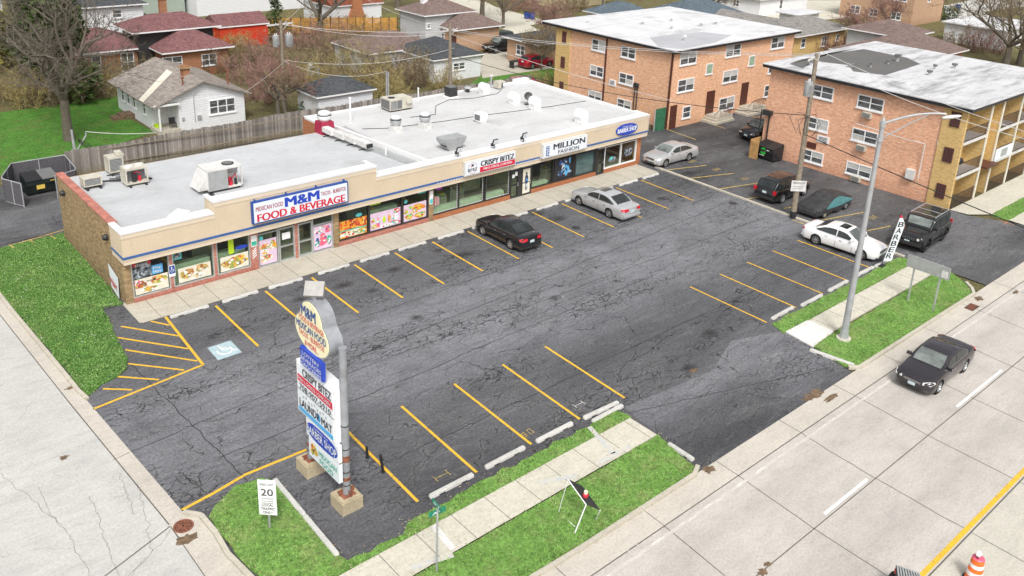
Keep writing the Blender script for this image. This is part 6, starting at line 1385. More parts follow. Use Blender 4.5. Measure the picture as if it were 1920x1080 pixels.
    if rack:
        b = MB()
        for sg in (-1,1): b.tube([(X(.42),sg*wr*.86,H+.02),(X(.44),sg*wr*.86,H+.07),(X(.9),sg*wr*.86,H+.05),(X(.92),sg*wr*.86,H)],.022,6)
        if typ == 'box':
            for s_ in (.44,.64,.88): b.tube([(X(s_),-wr*.86,H+.07),(X(s_),wr*.86,H+.07)],.02,6)
        b.build('roof_rack', M['galv'] if typ == 'box' else M['black'], t)
        if typ == 'box':
            b = MB(); b.box(X(.62),-wr*.6,H+.03,X(.47),wr*.6,H+.04); b.box(X(.85),-wr*.6,H+.025,X(.68),wr*.6,H+.035); b.build('sunroof', M['cglass'], t)
            b = MB()
            for x in xw:
                for sg in (-1,1): b.lathe([(r*1.14,sg*(hw-.02)),(r*1.28,sg*(hw-.02)),(r*1.28,sg*(hw+.05)),(r*1.14,sg*(hw+.05)),(r*1.14,sg*(hw-.02))],(x,0,r+.01),'Y',24)
            b.v = [(p[0],p[1],max(p[2],r+.02)) for p in b.v]; b.build('fender_flare', M['dark'], t)
            b = MB(); b.box(X(0)-.02,-hw*.9,.48,X(0)+.09,hw*.9,.68); b.box(X(.72),-hw-.06,.36,X(.22),-hw+.05,.42); b.box(X(.72),hw-.05,.36,X(.22),hw+.06,.42); b.build('bumper', M['dark'], t)
            b = MB(); b.lathe([(0,-.16),(.36,-.16),(.4,-.1),(.4,.06),(.34,.1),(0,.1)],(X(1)-.14,0,1.0),'X',22); b.build('spare_wheel', M['rubber'], t)
    t.location = loc if len(loc) == 3 else (*loc, .004); t.rotation_euler.z = rz
    return t
PA = dict(black=carpaint('black_car_paint',(.012,.012,.014),.2,.22), silver=carpaint('silver_car_paint',(.55,.56,.57),.45,.32), white=carpaint('white_car_paint',(.78,.78,.78),.0,.3), dark=carpaint('dark_grey_purple_paint',(.035,.03,.036),.4,.25), red=carpaint('red_car_paint',(.35,.01,.03),.3,.25), teal=carpaint('dark_green_paint',(.03,.045,.045),.3,.3))
N_ = PI/2; 
car('parked_sedan','sedan',(21.15,-5.1),N_,PA['black'],'black sedan parked nose in at the storefront walk','car',dims=dict(L=4.55,W=1.78,wb=2.6))
car('parked_sedan','sedan',(29.75,-5.2),N_,PA['silver'],'silver sedan with open sunroof parked nose in at the storefront walk','car',sunroof=True,dims=dict(L=5.0,wb=2.8))
car('parked_sedan','sedan',(41.85,-1.0),PI-.02,PA['silver'],'silver sedan parked beyond the right end of the shop strip','car',dims=dict(L=5.0,wb=2.8))
car('parked_sedan','sedan',(37.35,-18.55),-N_+.06,PA['white'],'white sedan with dark sunroof parked beside the feather banner','car',sunroof=True,dims=dict(L=4.95,W=1.87,wb=2.97))
car('parked_suv','suv',(42.3,-10.95),-.02,PA['black'],'black sport utility vehicle parked behind the wooden lot pole','car',rack=False)
car('parked_offroader','box',(42.6,-21.0),PI+.06,PA['black'],'boxy black off-road vehicle with roof rack parked at the apartment driveway','car',rack=True,rimm='black')
car('moving_sedan','sedan',(27.15,-28.95),PI+.02,PA['dark'],'dark grey sedan driving in the near lane of the main road','car',dims=dict(L=4.87,W=1.85,wb=2.85))
car('parked_suv','suv',(53.9,-1.4),PI-.05,PA['black'],'black sport utility vehicle half hidden behind the salmon flats','car')
car('parked_pickup','pickup',(58.3,39.0),PI,PA['black'],'black crew cab pickup truck on the concrete driveway','truck')
car('parked_suv','suv',(60.3,42.3),PI-.02,PA['teal'],'dark green boxy vehicle parked behind the black pickup','car')
car('parked_hatchback','hatch',(55.9,30.2),0,PA['red'],'bright red hatchback parked on the driveway beside the small brick house','car')
car('parked_hatchback','hatch',(47.3,22.3),-.5,PA['red'],'red car mostly hidden behind the rear right corner of the shop roof','car')
car('parked_sedan','sedan',(64.2,40.0),PI,PA['silver'],'pale car parked at the street end of the driveway','car')
# covered car
t = thing('covered_car',(42.2,-14.3,0),'car under a black cover with a teal patch, next to the wooden lot pole','car')
def covsec(s_, X0=40.0, L=4.55):
    prof = [(0,.45),(.03,.75),(.1,.88),(.25,1.0),(.36,1.28),(.48,1.38),(.62,1.36),(.75,1.18),(.88,1.0),(.97,.9),(1,.5)]
    zt = interp(prof, s_); w_ = .93*(1-.22*(1-min(1,s_/.1))**2-.22*(1-min(1,(1-s_)/.1))**2); zr = .25+.08*math.sin(s_*19)
    arch = .2*max(math.exp(-((s_-.2)/.07)**2), math.exp(-((s_-.8)/.07)**2))
    pts = [(w_*.98,zr+arch),(w_*(1.0+.02*math.sin(s_*31)),.5),(w_*.99,.68),(w_*.93,min(.84,zt*.9)),(w_*(.78 if zt > 1.05 else .85),lerp(.84,zt,.7) if zt > 1.05 else zt*.97),(w_*.6,zt-.01),(w_*.3,zt+.01),(0,zt+.015)]
    return [(X0+s_*L, -14.3+a, z) for a, z in pts]+[(X0+s_*L, -14.3-a, z) for a, z in pts[-2::-1]]
b = MB(); ss = [0,.01,.03,.06,.1]+[.13+.03*i for i in range(26)]+[.91,.94,.97,.99,1]
rg = [covsec(s_) for s_ in ss]; b.loft(rg, closed=False, cap=False); b.poly(rg[0]); b.poly(rg[-1])
k = N('car_cover_cloth'); q = k.sep(k.obj()); c = k.mix(k.ramp(k.noise(2.5,5,.7,vec=k.obj()),.3,.7),(.018,.018,.02),(.05,.05,.052)); k.bump(k.noise(3.5,5,.7,vec=k.obj(),dist=1.2),.08,1); M['cover'] = k.fin(c,.55)
b.build('cover', M['cover'], t, True)
k = N('teal_cover_cloth'); c = k.mix(k.ramp(k.noise(4,5,.7,vec=k.obj()),.3,.7),(.05,.15,.16),(.09,.26,.27)); k.bump(k.noise(5,5,.7,vec=k.obj()),.05,1); M['cover2'] = k.fin(c,.5)
b = MB(); vs = []; n = 18
for i in range(n+1):
    s_ = lerp(.2,.95,i/n); sec = covsec(s_); sec = [p for p in sec if p[1] <= -14.3][::-1]
    lo = sec[0:]; a = .62+.25*math.sin(i/n*PI)-.0; 
    for q_ in (.0,.33,.66,1.):
        f_ = lerp(1.9-.5*math.sin(i/n*PI), 2.2+1.7*math.sin(i/n*PI)**.6, q_); i0 = min(int(f_), len(lo)-2); p = Vector(lo[i0]).lerp(Vector(lo[i0+1]), f_-i0); vs.append((p.x, p.y-.02, p.z+.015))
b.add(vs, [(i*4+j, i*4+j+1, (i+1)*4+j+1, (i+1)*4+j) for i in range(n) for j in range(3)]); b.build('teal_patch', M['cover2'], t, True)
for x in (40.9,43.65):
    for sg in (-1,1):
        b = MB(); b.lathe([(.2,-.1),(.31,-.11),(.33,-.06),(.33,.06),(.31,.11),(.2,.1),(.2,-.1)],(x,-14.3+sg*.78,.33),'Y',22,0); b.lathe([(0,sg*.09),(.22,sg*.1)],(x,-14.3+sg*.78,.33),'Y',16,1); b.build('wheel', [M['rubber'], M['rim']], t)
# dumpsters ------------------------------------------------------------
def dumpster(x, y, rz, w_, d, h, lab, body, lids, stickers):
    t = thing('dumpster', (0,0,0), lab, 'dumpster'); b = MB()
    pr = [(-d/2+.12,.12),(-d/2-.02,h*.62),(-d/2-.02,h*.8),(d/2,h),(d/2-.05,.12)]
    b.loft([[(s_*w_/2, q[0], q[1]) for q in pr] for s_ in (-1,1)]); b.box(-w_/2-.05,-d/2-.06,h*.58,w_/2+.05,-d/2-.0,h*.68); b.box(-w_/2-.09,-d/4,h*.35,-w_/2-.0,d/4,h*.5); b.box(w_/2,-d/4,h*.35,w_/2+.09,d/4,h*.5); b.build('bin', body, t)
    for k_ in range(2):
        b = MB(); x0 = -w_/2+k_*w_/2+.02; x1 = x0+w_/2-.04; b.add([(x0,-d/2-.05,h*.82),(x1,-d/2-.05,h*.82),(x1,d/2,h+.03),(x0,d/2,h+.03),(x0,-d/2-.05,h*.86),(x1,-d/2-.05,h*.86),(x1,d/2,h+.07),(x0,d/2,h+.07)],[(0,3,2,1),(4,5,6,7),(0,1,5,4),(1,2,6,5),(2,3,7,6),(3,0,4,7)])
        for i in range(5): q = x0+.08+i*(x1-x0-.2)/4; b.add([(q,-d/2,h*.87+.01),(q+.05,-d/2,h*.87+.01),(q+.05,d/2,h+.1),(q,d/2,h+.1)],[(0,1,2,3)])
        b.build('lid', lids[k_], t)
    for (u, z, w2, h2, m) in stickers: b = MB(); b.box(u-w2/2,-d/2-.035,z,u+w2/2,-d/2-.0,z+h2); b.build('sticker', m, t)
    for sx in (-1,1):
        for sy in (-1,1): b = MB(); b.lathe([(0,-.03),(.07,-.03),(.07,.03),(0,.03)],(sx*w_*.42,sy*d*.32,.07),'X',10); b.build('caster', M['black'], t)
    t.location = (x,y,.0); t.rotation_euler.z = rz; return t
M['dgreen'] = plain('very_dark_green_steel', (.012,.02,.018), .5, dirt=.1); M['ystk'] = plain('yellow_sticker', (.7,.5,.1), .6); M['lgreen'] = plain('bright_green_logo', (.03,.5,.05), .5)
dumpster(1.0,19.4,.05,2.0,1.3,1.25,'dark green dumpster with yellow stickers inside the chain link enclosure',M['dgreen'],(M['black'],M['fin']),[(-.15,.4,.5,.38,M['ystk']),(.62,.75,.3,.14,M['ystk'])])
t = dumpster(49.0,-5.3,-N_-.12,1.9,1.25,1.3,'black dumpster with a round green mark beside the salmon flats',M['black'],(M['black'],M['dark']),[])
b = MB(); n = 20
for (r0_, a0, a1) in ((.3,.3,2.6),(.3,3.5,5.9)):
    vs = []
    for i in range(9): a = lerp(a0,a1,i/8); vs += [(r0_*math.cos(a)-.05,-.68,.75+r0_*math.sin(a)),(r0_*.35*math.cos(a)-.05,-.68,.75+r0_*.35*math.sin(a))]
    b.add(vs,[(i*2,i*2+1,i*2+3,i*2+2) for i in range(8)])
b.v = [(p[0],-1.25/2-.03,p[2]) for p in b.v]; bb = b.build('logo', M['lgreen']); bb.parent = t
b = MB(); b.box(-.3,-.67,.73,.25,-.665,.8); b.box(.3,-.67,.88,.55,-.665,.95); b.box(-.4,-.67,.38,.1,-.665,.43); bb = b.build('sticker', M['white']); bb.parent = t
b = MB(); b.box(47.75,-4.2,0,47.85,-3.0,1.5) if 0 else b.box(48.0,-4.2,0,49.3,-4.12,1.55); b.box(48.0,-4.9,0,48.08,-4.2,1.5); b.build('timber_screen', plain('tan_timber', (.42,.24,.09), .8, var=.3, sc_=3), label='tan timber screen standing behind the black dumpster', cat='screen')
# chain link enclosure
k = N('slatted_chain_link'); c = k.mix(k.ramp(k.noise(9,4,.8),.3,.7),(.05,.05,.06),(.13,.12,.13)); M['mesh_panel'] = k.fin(c,.7)
t = thing('chain_link_enclosure',(0,19,0),'grey framed chain link enclosure with dark slats around the dumpster','fence enclosure')
def clpanel(p, q, h, name='fence_panel'):
    b = MB(); p, q = Vector((*p,0)), Vector((*q,0)); d = (q-p).normalized(); nn = Vector((-d.y,d.x,0))*.015
    b.prism([tuple((p-nn)[:2]),tuple((q-nn)[:2]),tuple((q+nn)[:2]),tuple((p+nn)[:2])],.08,h-.04,0)
    b.tube([p+Vector((0,0,h)),q+Vector((0,0,h))],.035,6,1); b.tube([p+Vector((0,0,.06)),q+Vector((0,0,.06))],.03,6,1)
    for s_ in (0,.5,1): b.tube([p.lerp(q,s_),p.lerp(q,s_)+Vector((0,0,h+.03))],.04,6,1)
    b.build(name,[M['mesh_panel'],M['galv']],t)
E1 = G(8,372); E2 = G(28,378); E3 = G(50,340); E4 = G(130,345); E5 = G(95,366); E6 = G(112,366)
clpanel((-1.3,18.6),(-.2,21.0),1.75); clpanel((-.2,21.0),(3.1,20.9),1.75); clpanel((3.1,20.9),(2.9,17.8),1.75); clpanel((-1.3,18.6),(-.6,17.0),1.6,'gate_leaf'); clpanel((2.9,17.8),(1.5,17.3),1.6,'gate_leaf')
# ================================================================ BACKGROUND HOUSES
SH = dict(red=shingle('red_brown_shingles',(.2,.1,.1)), grey=shingle('dark_grey_shingles',(.075,.08,.085)), tan=shingle('tan_grey_shingles',(.3,.265,.235)), brown=shingle('brown_shingles',(.19,.14,.125)), blue=shingle('blue_grey_shingles',(.11,.14,.165)), mid=shingle('mid_grey_shingles',(.25,.235,.22)), rust=shingle('rust_shingles',(.22,.08,.05)))
SD = dict(white=siding('white_clapboard',(.76,.77,.79)), beige=siding('beige_siding',(.62,.53,.33)), green=siding('pale_green_metal',(.36,.42,.36),.25), red=siding('bright_red_shed',(.6,.05,.02),.3), dull=siding('dull_white_siding',(.55,.56,.56)))
def roof(par, x0, y0, x1, y1, z, rh, m, kind='hip', ax=None, over=.45, fascia='white'):
    x0 -= over; y0 -= over; x1 += over; y1 += over; b = MB(); t_ = .14
    if ax is None: ax = 'x' if (x1-x0) >= (y1-y0) else 'y'
    if kind == 'flat': b.box(x0,y0,z,x1,y1,z+.15); b.build('roof', m, par); return
    q = min(x1-x0, y1-y0)/2 if kind == 'hip' else 0
    if ax == 'x': ym = (y0+y1)/2; R0, R1 = (x0+q, ym), (x1-q, ym)
    else: xm = (x0+x1)/2; R0, R1 = (xm, y0+q), (xm, y1-q)
    v = [(x0,y0,z),(x1,y0,z),(x1,y1,z),(x0,y1,z),(x0,y0,z+t_),(x1,y0,z+t_),(x1,y1,z+t_),(x0,y1,z+t_),(*R0,z+t_+rh),(*R1,z+t_+rh)]
    f = [(0,3,2,1),(0,1,5,4),(1,2,6,5),(2,3,7,6),(3,0,4,7)]
    f2 = [(4,5,9,8),(5,6,9),(6,7,8,9),(7,4,8)] if ax == 'x' else [(4,5,8),(5,6,9,8),(6,7,9),(7,4,8,9)]
    b.add(v, f[:1]+f2, 0); b.add(v, f[1:], 1); return b.build('roof', [m, M[fascia]], par)
def house(x0, y0, x1, y1, h, wall, rm, lab, kind='hip', rh=1.5, ax=None, wins=(), cat='house', name='house', over=.45, chim=None, door=None):
    t = thing(name, (x0,y0,0), lab, cat); b = MB(); b.box(x0,y0,-.1,x1,y1,h); b.build('wall', wall, t); 
    if kind == 'gable':
        b = MB(); a_ = ax or ('x' if x1-x0 >= y1-y0 else 'y')
        if a_ == 'x': ym = (y0+y1)/2; b.add([(x0+.01,y0,h),(x0+.01,y1,h),(x0+.01,ym,h+rh),(x1-.01,y0,h),(x1-.01,y1,h),(x1-.01,ym,h+rh)],[(0,2,1),(3,4,5),(0,3,5,2),(1,2,5,4)])
        else: xm = (x0+x1)/2; b.add([(x0,y0+.01,h),(x1,y0+.01,h),(xm,y0+.01,h+rh),(x0,y1-.01,h),(x1,y1-.01,h),(xm,y1-.01,h+rh)],[(0,1,2),(4,3,5),(0,2,5,3),(1,4,5,2)])
        b.build('gable', wall, t)
    if rm: roof(t, x0, y0, x1, y1, h, rh, rm, kind, ax, over)
    for (f_, c, z, w_, hh) in wins: aptwin(t, f_, c, z, w_, hh, x0 if f_ == 'L' else y0, 0, 1 if w_ < 1.1 else 2)
    if chim:
        cx, cy, zt, m_ = chim; b = MB(); b.box(cx-.35,cy-.3,h,cx+.35,cy+.3,zt); b.box(cx-.4,cy-.35,zt-.1,cx+.4,cy+.35,zt+.02,1); b.build('chimney', [M[m_], M['rust']], t)
    if door: f_, c, w_, zt = door; b = MB(); (b.box(x0-.05,c-w_/2,0,x0,c+w_/2,zt) if f_ == 'L' else b.box(c-w_/2,y0-.05,0,c+w_/2,y0,zt)); b.build('door', M['doorbrown'], t)
    return t
def hpx(near, right, left, h, *a, depth=None, **k):
    n_ = G(*near, h); o_ = k.get('over', .45); x0, y0 = n_[0]+o_, n_[1]+o_
    x1 = G(*right, h)[0]-o_; y1 = (G(*left, h)[1]-o_) if left else y0+depth
    return house(x0, y0, max(x1, x0+2), max(y1, y0+2), h, *a, **k)
# white cottage with porch recess
t = thing('cottage', (12.1,27.6,0), 'small white clapboard cottage with tan gable roof and corner porch', 'house')
b = MB(); b.prism([(13.7,27.6),(19.4,27.6),(19.4,37.6),(12.1,37.6),(12.1,29.4),(13.7,29.4)], -.1, 2.5); b.add([(12.1,27.62,2.5),(19.4,27.62,2.5),(15.8,27.62,3.95),(12.1,37.5,2.5),(19.4,37.5,2.5),(15.8,37.5,3.95)],[(0,1,2),(4,3,5)]); b.build('wall', SD['white'], t)
b = MB(); xl, xr, xm = 11.5, 19.9, 15.8; zl, zr, zm = 2.38, 2.5, 4.08; yF, yB = 27.15, 38.0
for (xa, za) in ((xl, zl),(xr, zr)):
    b.add([(xa,yF,za),(xm,yF,zm),(xm,yB,zm),(xa,yB,za),(xa,yF,za-.12),(xm,yF,zm-.12),(xm,yB,zm-.12),(xa,yB,za-.12)],[(0,1,2,3) if xa > xm else (3,2,1,0),(4,5,1,0),(7,6,2,3),(0,4,7,3),(4,7,6,5)])
b.build('roof', SH['tan'], t)
b = MB(); s0_ = Vector((xl,29.4,zl+.01)); b.add([(xl,29.3,zl+.015),(xl,30.3,zl+.015),(xm-.6,33.6,zm-.15+.015-.0),(xm-.6,32.3,zm-.15+.015)],[(0,3,2,1)]); b.v = [(x,y,zl+(zm-zl)*(x-xl)/(xm-xl)+.02) for x,y,z in b.v]; b.build('roof_patch', M['postw'], t)
b = MB(); b.box(11.9,27.4,-.05,13.7,29.4,.28); b.build('porch_floor', M['kerb'], t); b = MB(); b.box(11.95,27.3,.28,12.07,27.42,2.36); b.build('porch_post', M['white'], t); b = MB(); b.box(11.6,27.25,2.34,13.7,27.35,2.5); b.build('porch_beam', M['white'], t)
for c in (17.2,): aptwin(t,'F',17.4,1.0,2.3,1.25,27.6,0,3)
for c in (30.8,33.2,34.6,36.0): aptwin(t,'L',c,.95,.65,1.2,12.1,0,1)
b = MB(); b.box(12.9,29.33,.3,13.5,29.4,2.2); b.build('door', M['whitedirty'], t)
b = MB(); b.box(15.3,30.2,3.7,15.9,30.8,4.75,0); b.box(15.15,30.05,4.55,16.05,30.95,4.63,1); b.build('chimney', [M['brick_house'], M['stone_wall']], t)
for x, y in ((14.6,28.6),(18.9,29.6)): b = MB(); b.cyl(x,y,2.6,4.1,.07,n=8); b.cyl(x,y,4.1,4.25,.13,n=8); b.build('flue', M['rust'], t)
b = MB(); b.box(13.9,27.5,.9,14.1,27.6,1.15); b.tube([(15.0,27.55,.6),(15.0,27.55,2.9),(15.3,27.55,3.1)],.03,5); b.box(15.2,27.45,.8,15.5,27.6,1.15); b.build('electric_meter', M['galv'], t)
t = thing('porch_chair', (13.2,27.9,.28), 'dark metal chair standing on the cottage porch', 'chair'); b = MB(); b.box(13.0,27.7,.68,13.5,28.1,.72); b.build('seat', M['dark'], t); b = MB(); b.box(13.0,28.08,.72,13.5,28.12,1.15); b.build('backrest', M['dark'], t)
for x in (13.03,13.47):
    for y in (27.73,28.07): b = MB(); b.cyl(x,y,.28,.68,.02,n=5); b.build('leg', M['dark'], t)
b = MB(); b.box(12.1,28.6,.28,12.6,29.1,.55); b.build('planter', M['lime'], label='yellow green planter on the cottage porch', cat='planter')
b = MB(); b.box(11.0,33.5,-.05,12.1,34.8,.35); b.box(10.4,33.6,-.05,11.0,34.7,.18); b.build('side_steps', M['soil'], label='low weathered steps at the side of the white cottage', cat='steps')
hpx((594,186),(706,168),(546,167),2.25,SD['white'],SH['grey'],'white garage with dark hipped roof just behind the wooden fence',cat='garage',name='garage',rh=1.1,over=.3)
hpx((813,116),(910,103),(799,83),2.3,SD['white'],SH['grey'],'white garage with dark hipped roof and brown shutter beside the driveway',cat='garage',name='garage',rh=1.5,over=.3,wins=(('F',44.6,1.0,1.6,.8),))
t = hpx((304,103),(442,89),None,2.6,M['brick_house'],SH['red'],'brick house with large dark red hipped roof',depth=8.5,rh=2.0,over=.55,wins=(('F',20.2,.9,2.0,1.3),('F',24,.9,1.6,1.2)))
n_ = G(248,90,2.6); house(12.6,49.3,18.9,57,2.6,M['brick_house'],SH['red'],'left brick wing under the dark red roof, seen behind the bare tree',rh=1.6,over=.5,wins=(('F',14,.4,.9,1.9),('F',17,.4,1.3,1.9)))
hpx((248,65),(416,50),(209,48),4.3,M['dark'],SH['red'],'upper dark red hipped roof of the brick house with a brick chimney',rh=1.3,over=.7,chim=(22,52,7.0,'brick_house'))
hpx((185,46),(287,33),(118,38),2.8,M['brick_house'],SH['grey'],'brick house with low dark grey roof behind the red roofed house',rh=.8,over=.5,wins=(('F',22,.6,1,1.2),))
hpx((155,17),(283,10),(125,0),5.2,SD['white'],SH['grey'],'white upper storey with dark grey roof at the top left',rh=1.5,over=.5,wins=(('F',20,3.9,1,.9),))
x0, y0 = G(404,84); x1 = G(475,80)[0]; house(30.2,57.0,36.2,61.5,2.4,SD['red'],SH['red'],'bright red shed with dark red roof beside the brick house',kind='gable',rh=1.1,ax='x',cat='shed',name='shed',over=.2)
house(36.5,79,60,92,3.2,SD['white'],None,'large pale white commercial building at the top edge',kind='flat',cat='building',name='building') ; 
house(24,82,36,92,3.0,SD['green'],M['apt_roof'],'long low pale green metal building with white roof',kind='flat',cat='building',name='building')
house(-2,84,13.5,96,3.4,SD['dull'],M['apt_roof'],'white building at the top left corner behind the evergreen',kind='flat',cat='building',name='building')
b = MB(); q0 = G(368,8); q1 = G(440,42)
# white house with brick chimney
t = house(48.6,63.2,56.5,71,2.6,SD['white'],SH['rust'],'white house with rust red gable roof and tapered brick chimney',kind='gable',rh=3.0,ax='x',over=.25,wins=(('L',67,1.2,.9,1.5),))
b = MB(); x, y = G(742/1.0-77, 44)[0], 62.9; x = 52.3; b.loft([[(x-w_,62.6,z),(x+w_,62.6,z),(x+w_,63.2,z),(x-w_,63.2,z)] for z, w_ in ((-.1,1.3),(1.0,1.25),(2.2,.75),(6.8,.7))]); b.build('chimney', M['brick_or'], t)
hpx((854,59),(945,48),(791,43),2.8,M['brick_tan'],SH['brown'],'tan brick bungalow with brown hipped roof by the driveway',rh=1.7,over=.5,wins=(('L',43.3,1.2,.9,.9),),door=('L',41,1,2.1))
hpx((796,32),(889,21),(736,18),4.3,SD['dull'],SH['brown'],'raised white part of the bungalow with brown roof and white chimney',rh=1.4,over=.5,wins=(('F',50.2,2.8,.6,.6),('F',52.8,2.6,.6,.6)),chim=(51.5,46,6.2,'white'))
hpx((690,104),(812,82),None,2.4,SD['dull'],SH['brown'],'brown roofed garage half hidden by the leafless thicket',depth=7,cat='garage',name='garage',rh=1.4,over=.3)
house(55.6,29.6,62,35,2.6,M['brick_tan'],SH['grey'],'small tan brick house with dark roof left of the orange flats',kind='hip',rh=.9,over=.5,wins=(('L',32.6,.9,1.5,1.2),))
house(84.5,30.5,96,39,2.8,SD['dull'],SH['blue'],'blue grey roofed house right behind the orange flats',rh=2.0,ax='x')
house(78,36,84,44,2.6,SD['dull'],SH['blue'],'lower blue grey roof at the left behind the orange flats',rh=1.6)
house(88,22,93,30,2.6,SD['dull'],SH['mid'],'brown grey gable roof behind the white roofed flats',kind='gable',rh=1.3)
house(87,16.5,99,24,2.8,M['brick_yel'],SH['mid'],'yellow brick house with wide grey hipped roof',rh=1.4,over=.7,wins=(('F',89,1.2,1.0,1.2),('F',94,.9,1.2,1.3),('F',97.3,1.3,.8,.8)))
house(127,20.7,137.5,33,5.2,M['brick_tan'],SH['brown'],'two storey orange brick house at the top right',kind='gable',rh=1.6,ax='y',over=.3,wins=(('L',31,3.6,2.2,1.2),('L',27.2,3.6,2.4,1.2),('L',23,3.6,2.2,1.2),('L',30.2,.6,1.7,1.3),('L',27,.6,1.4,1.2),('L',23.2,.6,1.6,1.2),('F',132,3.4,.9,.9)))
hpx((1706,122),(1835,98),(1556,92),2.7,M['brick_house'],SH['brown'],'wide brown hipped roof house behind the patchy roofed flats',rh=2.0,over=.5)
hpx((1694,73),(1762,63),(1612,47),4.2,SD['dull'],SH['brown'],'raised brown hipped roof rising above the wide brown roof',rh=1.3,over=.6)
house(119,4,131,12,2.6,SD['white'],M['apt_roof'],'long white building beside the big bare tree at the right',kind='flat',cat='building',name='building')
house(118,50,132,60,2.8,SD['beige'],SH['mid'],'beige sided house at the top centre right',rh=1.2,wins=(('L',54,1,1.5,1.2),('F',124,1,1.6,1.2)))
house(112,38.5,126,47,2.6,SD['white'],SH['mid'],'white sided house with grey roof at the top right of centre',rh=1.2,wins=(('L',43,1,1.2,1.1),('F',118,.8,.9,1.5)))
house(88,60,99,69,2.8,SD['beige'],SH['tan'],'beige house with tan roof at the top centre',rh=1.2)
house(106,28,112,31,2.2,SD['white'],M['apt_roof'],'low white shed behind the yellow brick house',kind='flat',cat='shed',name='shed')
# streets and drives behind
sheet('rear_street', [(66,-8),(73.5,-8),(73.5,140),(66,140)] if 0 else [(70.8,51),(78,51),(90,140),(79,140)], -.03, M['walk'])
sheet('rear_street', PX((820,0),(905,0),(1030,66),(1030,98),(960,62),(880,25)), -.028, M['walk'])
sheet('driveway', PX((896,118),(905,146),(1032,128),(1035,100),(985,85),(955,62),(935,66)), -.03, M['storewalk'])
sheet('rear_drive', PX((1380,0),(1640,0),(1625,32),(1520,38),(1440,44),(1350,18)), -.03, M['walk'])
sheet('side_road', PX((1770,10),(1820,0),(1920,0),(1920,12),(1850,20),(1820,60),(1790,62),(1775,40)), -.03, M['street'])
sheet('back_lawn', PX((0,210),(110,196),(222,180),(230,215),(290,247),(128,300),(0,330)), -.035, M['lawn2'])
sheet('rear_lawn', PX((880,158),(905,140),(990,126),(1040,128),(1060,150),(1000,175),(890,180)), -.034, M['lawn2'])
for pts in (((705,26),(742,24),(748,40),(712,45)),((930,68),(990,60),(985,50),(935,52)),((1540,40),(1600,36),(1600,50),(1560,52)),((960,18),(1030,25),(1010,38),(950,25)),((1760,60),(1830,55),(1810,72),(1760,72)),((485,120),(600,118),(560,140),(490,140)),((1550,58),(1600,52),(1610,60),(1580,70))): sheet('distant_grass', PX(*pts), -.032, M['far'])
# rear wooden fence
t = thing('wooden_fence', (3,21.7,0), 'long weathered grey board fence behind the shop strip', 'fence'); rr = random.Random(4); b = MB(); x = 3.2
while x < 47:
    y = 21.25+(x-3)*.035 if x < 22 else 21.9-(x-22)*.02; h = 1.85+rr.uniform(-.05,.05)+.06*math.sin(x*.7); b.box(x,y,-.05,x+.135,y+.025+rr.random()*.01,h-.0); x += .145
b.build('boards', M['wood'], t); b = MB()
for z in (.4,1.5): b.box(3.2,22.0 if z > 9 else 21.33,z,22,21.37,z+.08)
b.build('rail', M['pole'], t)
t = thing('orange_fence', (*G(500,58),0), 'orange cedar slat fence in front of the white house with the brick chimney', 'fence')
for i, (p, q) in enumerate((((470,66),(620,62)),((620,62),(745,62)))):
    p, q = G(*p), G(*q); b = MB(); p, q = Vector((*p,0)), Vector((*q,0)); d = (q-p).normalized(); nn = Vector((-d.y,d.x,0))*.03
    for k_ in range(9): b.prism([tuple((p-nn)[:2]),tuple((q-nn)[:2]),tuple((q+nn)[:2]),tuple((p+nn)[:2])],.1+k_*.22,.27+k_*.22)
    b.build('slat_panel', plain('cedar_slats', (.48,.24,.05), .8, var=.35, sc_=2), t)
    for s_ in range(9): c = p.lerp(q, s_/8); b = MB(); b.box(c.x-.06,c.y-.06,0,c.x+.06,c.y+.06,2.2); b.build('post', M['soil'], t)
# wheelie bins
k_ = 0
for (px, py, lab, m) in ((868,88,'dark waste bin by the bungalow driveway, left of the pair','nblue'),(881,92,'dark waste bin by the bungalow driveway, right of the pair','nblue'),(1795,17,'blue waste bin beside the road at the top right','nblue'),(988,32,'blue waste bin on the far lawn behind the flats, left one','nblue'),(997,33,'blue waste bin on the far lawn behind the flats, right one','nblue')):
    x, y = G(px, py+3); t = thing('waste_bin', (x,y,0), lab, 'bin'); b = MB(); b.loft([[(x-w_,y-w_,z),(x+w_,y-w_,z),(x+w_,y+w_,z),(x-w_,y+w_,z)] for z, w_ in ((.05,.28),(1.0,.36))]); b.build('body', M[m], t); b = MB(); b.box(x-.4,y-.4,1.0,x+.4,y+.4,1.1); b.build('lid', M['dark'], t)
# picnic / cinder
t = thing('picnic_table', (*G(968,128),0), 'dark picnic bench at the edge of the green rear lawn', 'table'); x, y = G(968,126); b = MB(); b.box(x-.9,y-.4,.7,x+.9,y+.4,.78); b.build('tabletop', M['dark'], t)
for sx in (-.7,.7): b = MB(); b.box(x+sx-.05,y-.35,0,x+sx+.05,y+.35,.7); b.build('leg', M['dark'], t)
b = MB(); x, y = G(585,142); b.box(x-.7,y-.4,0,x+.7,y+.4,.9); b.lathe([(0,-.4),(.35,-.4),(.35,.4),(0,.4)],(x,y,.9),'Y',14); b.build('stone_block', M['whitedirty'], label='pale grey block standing in the yard above the dark garage roof', cat='block')

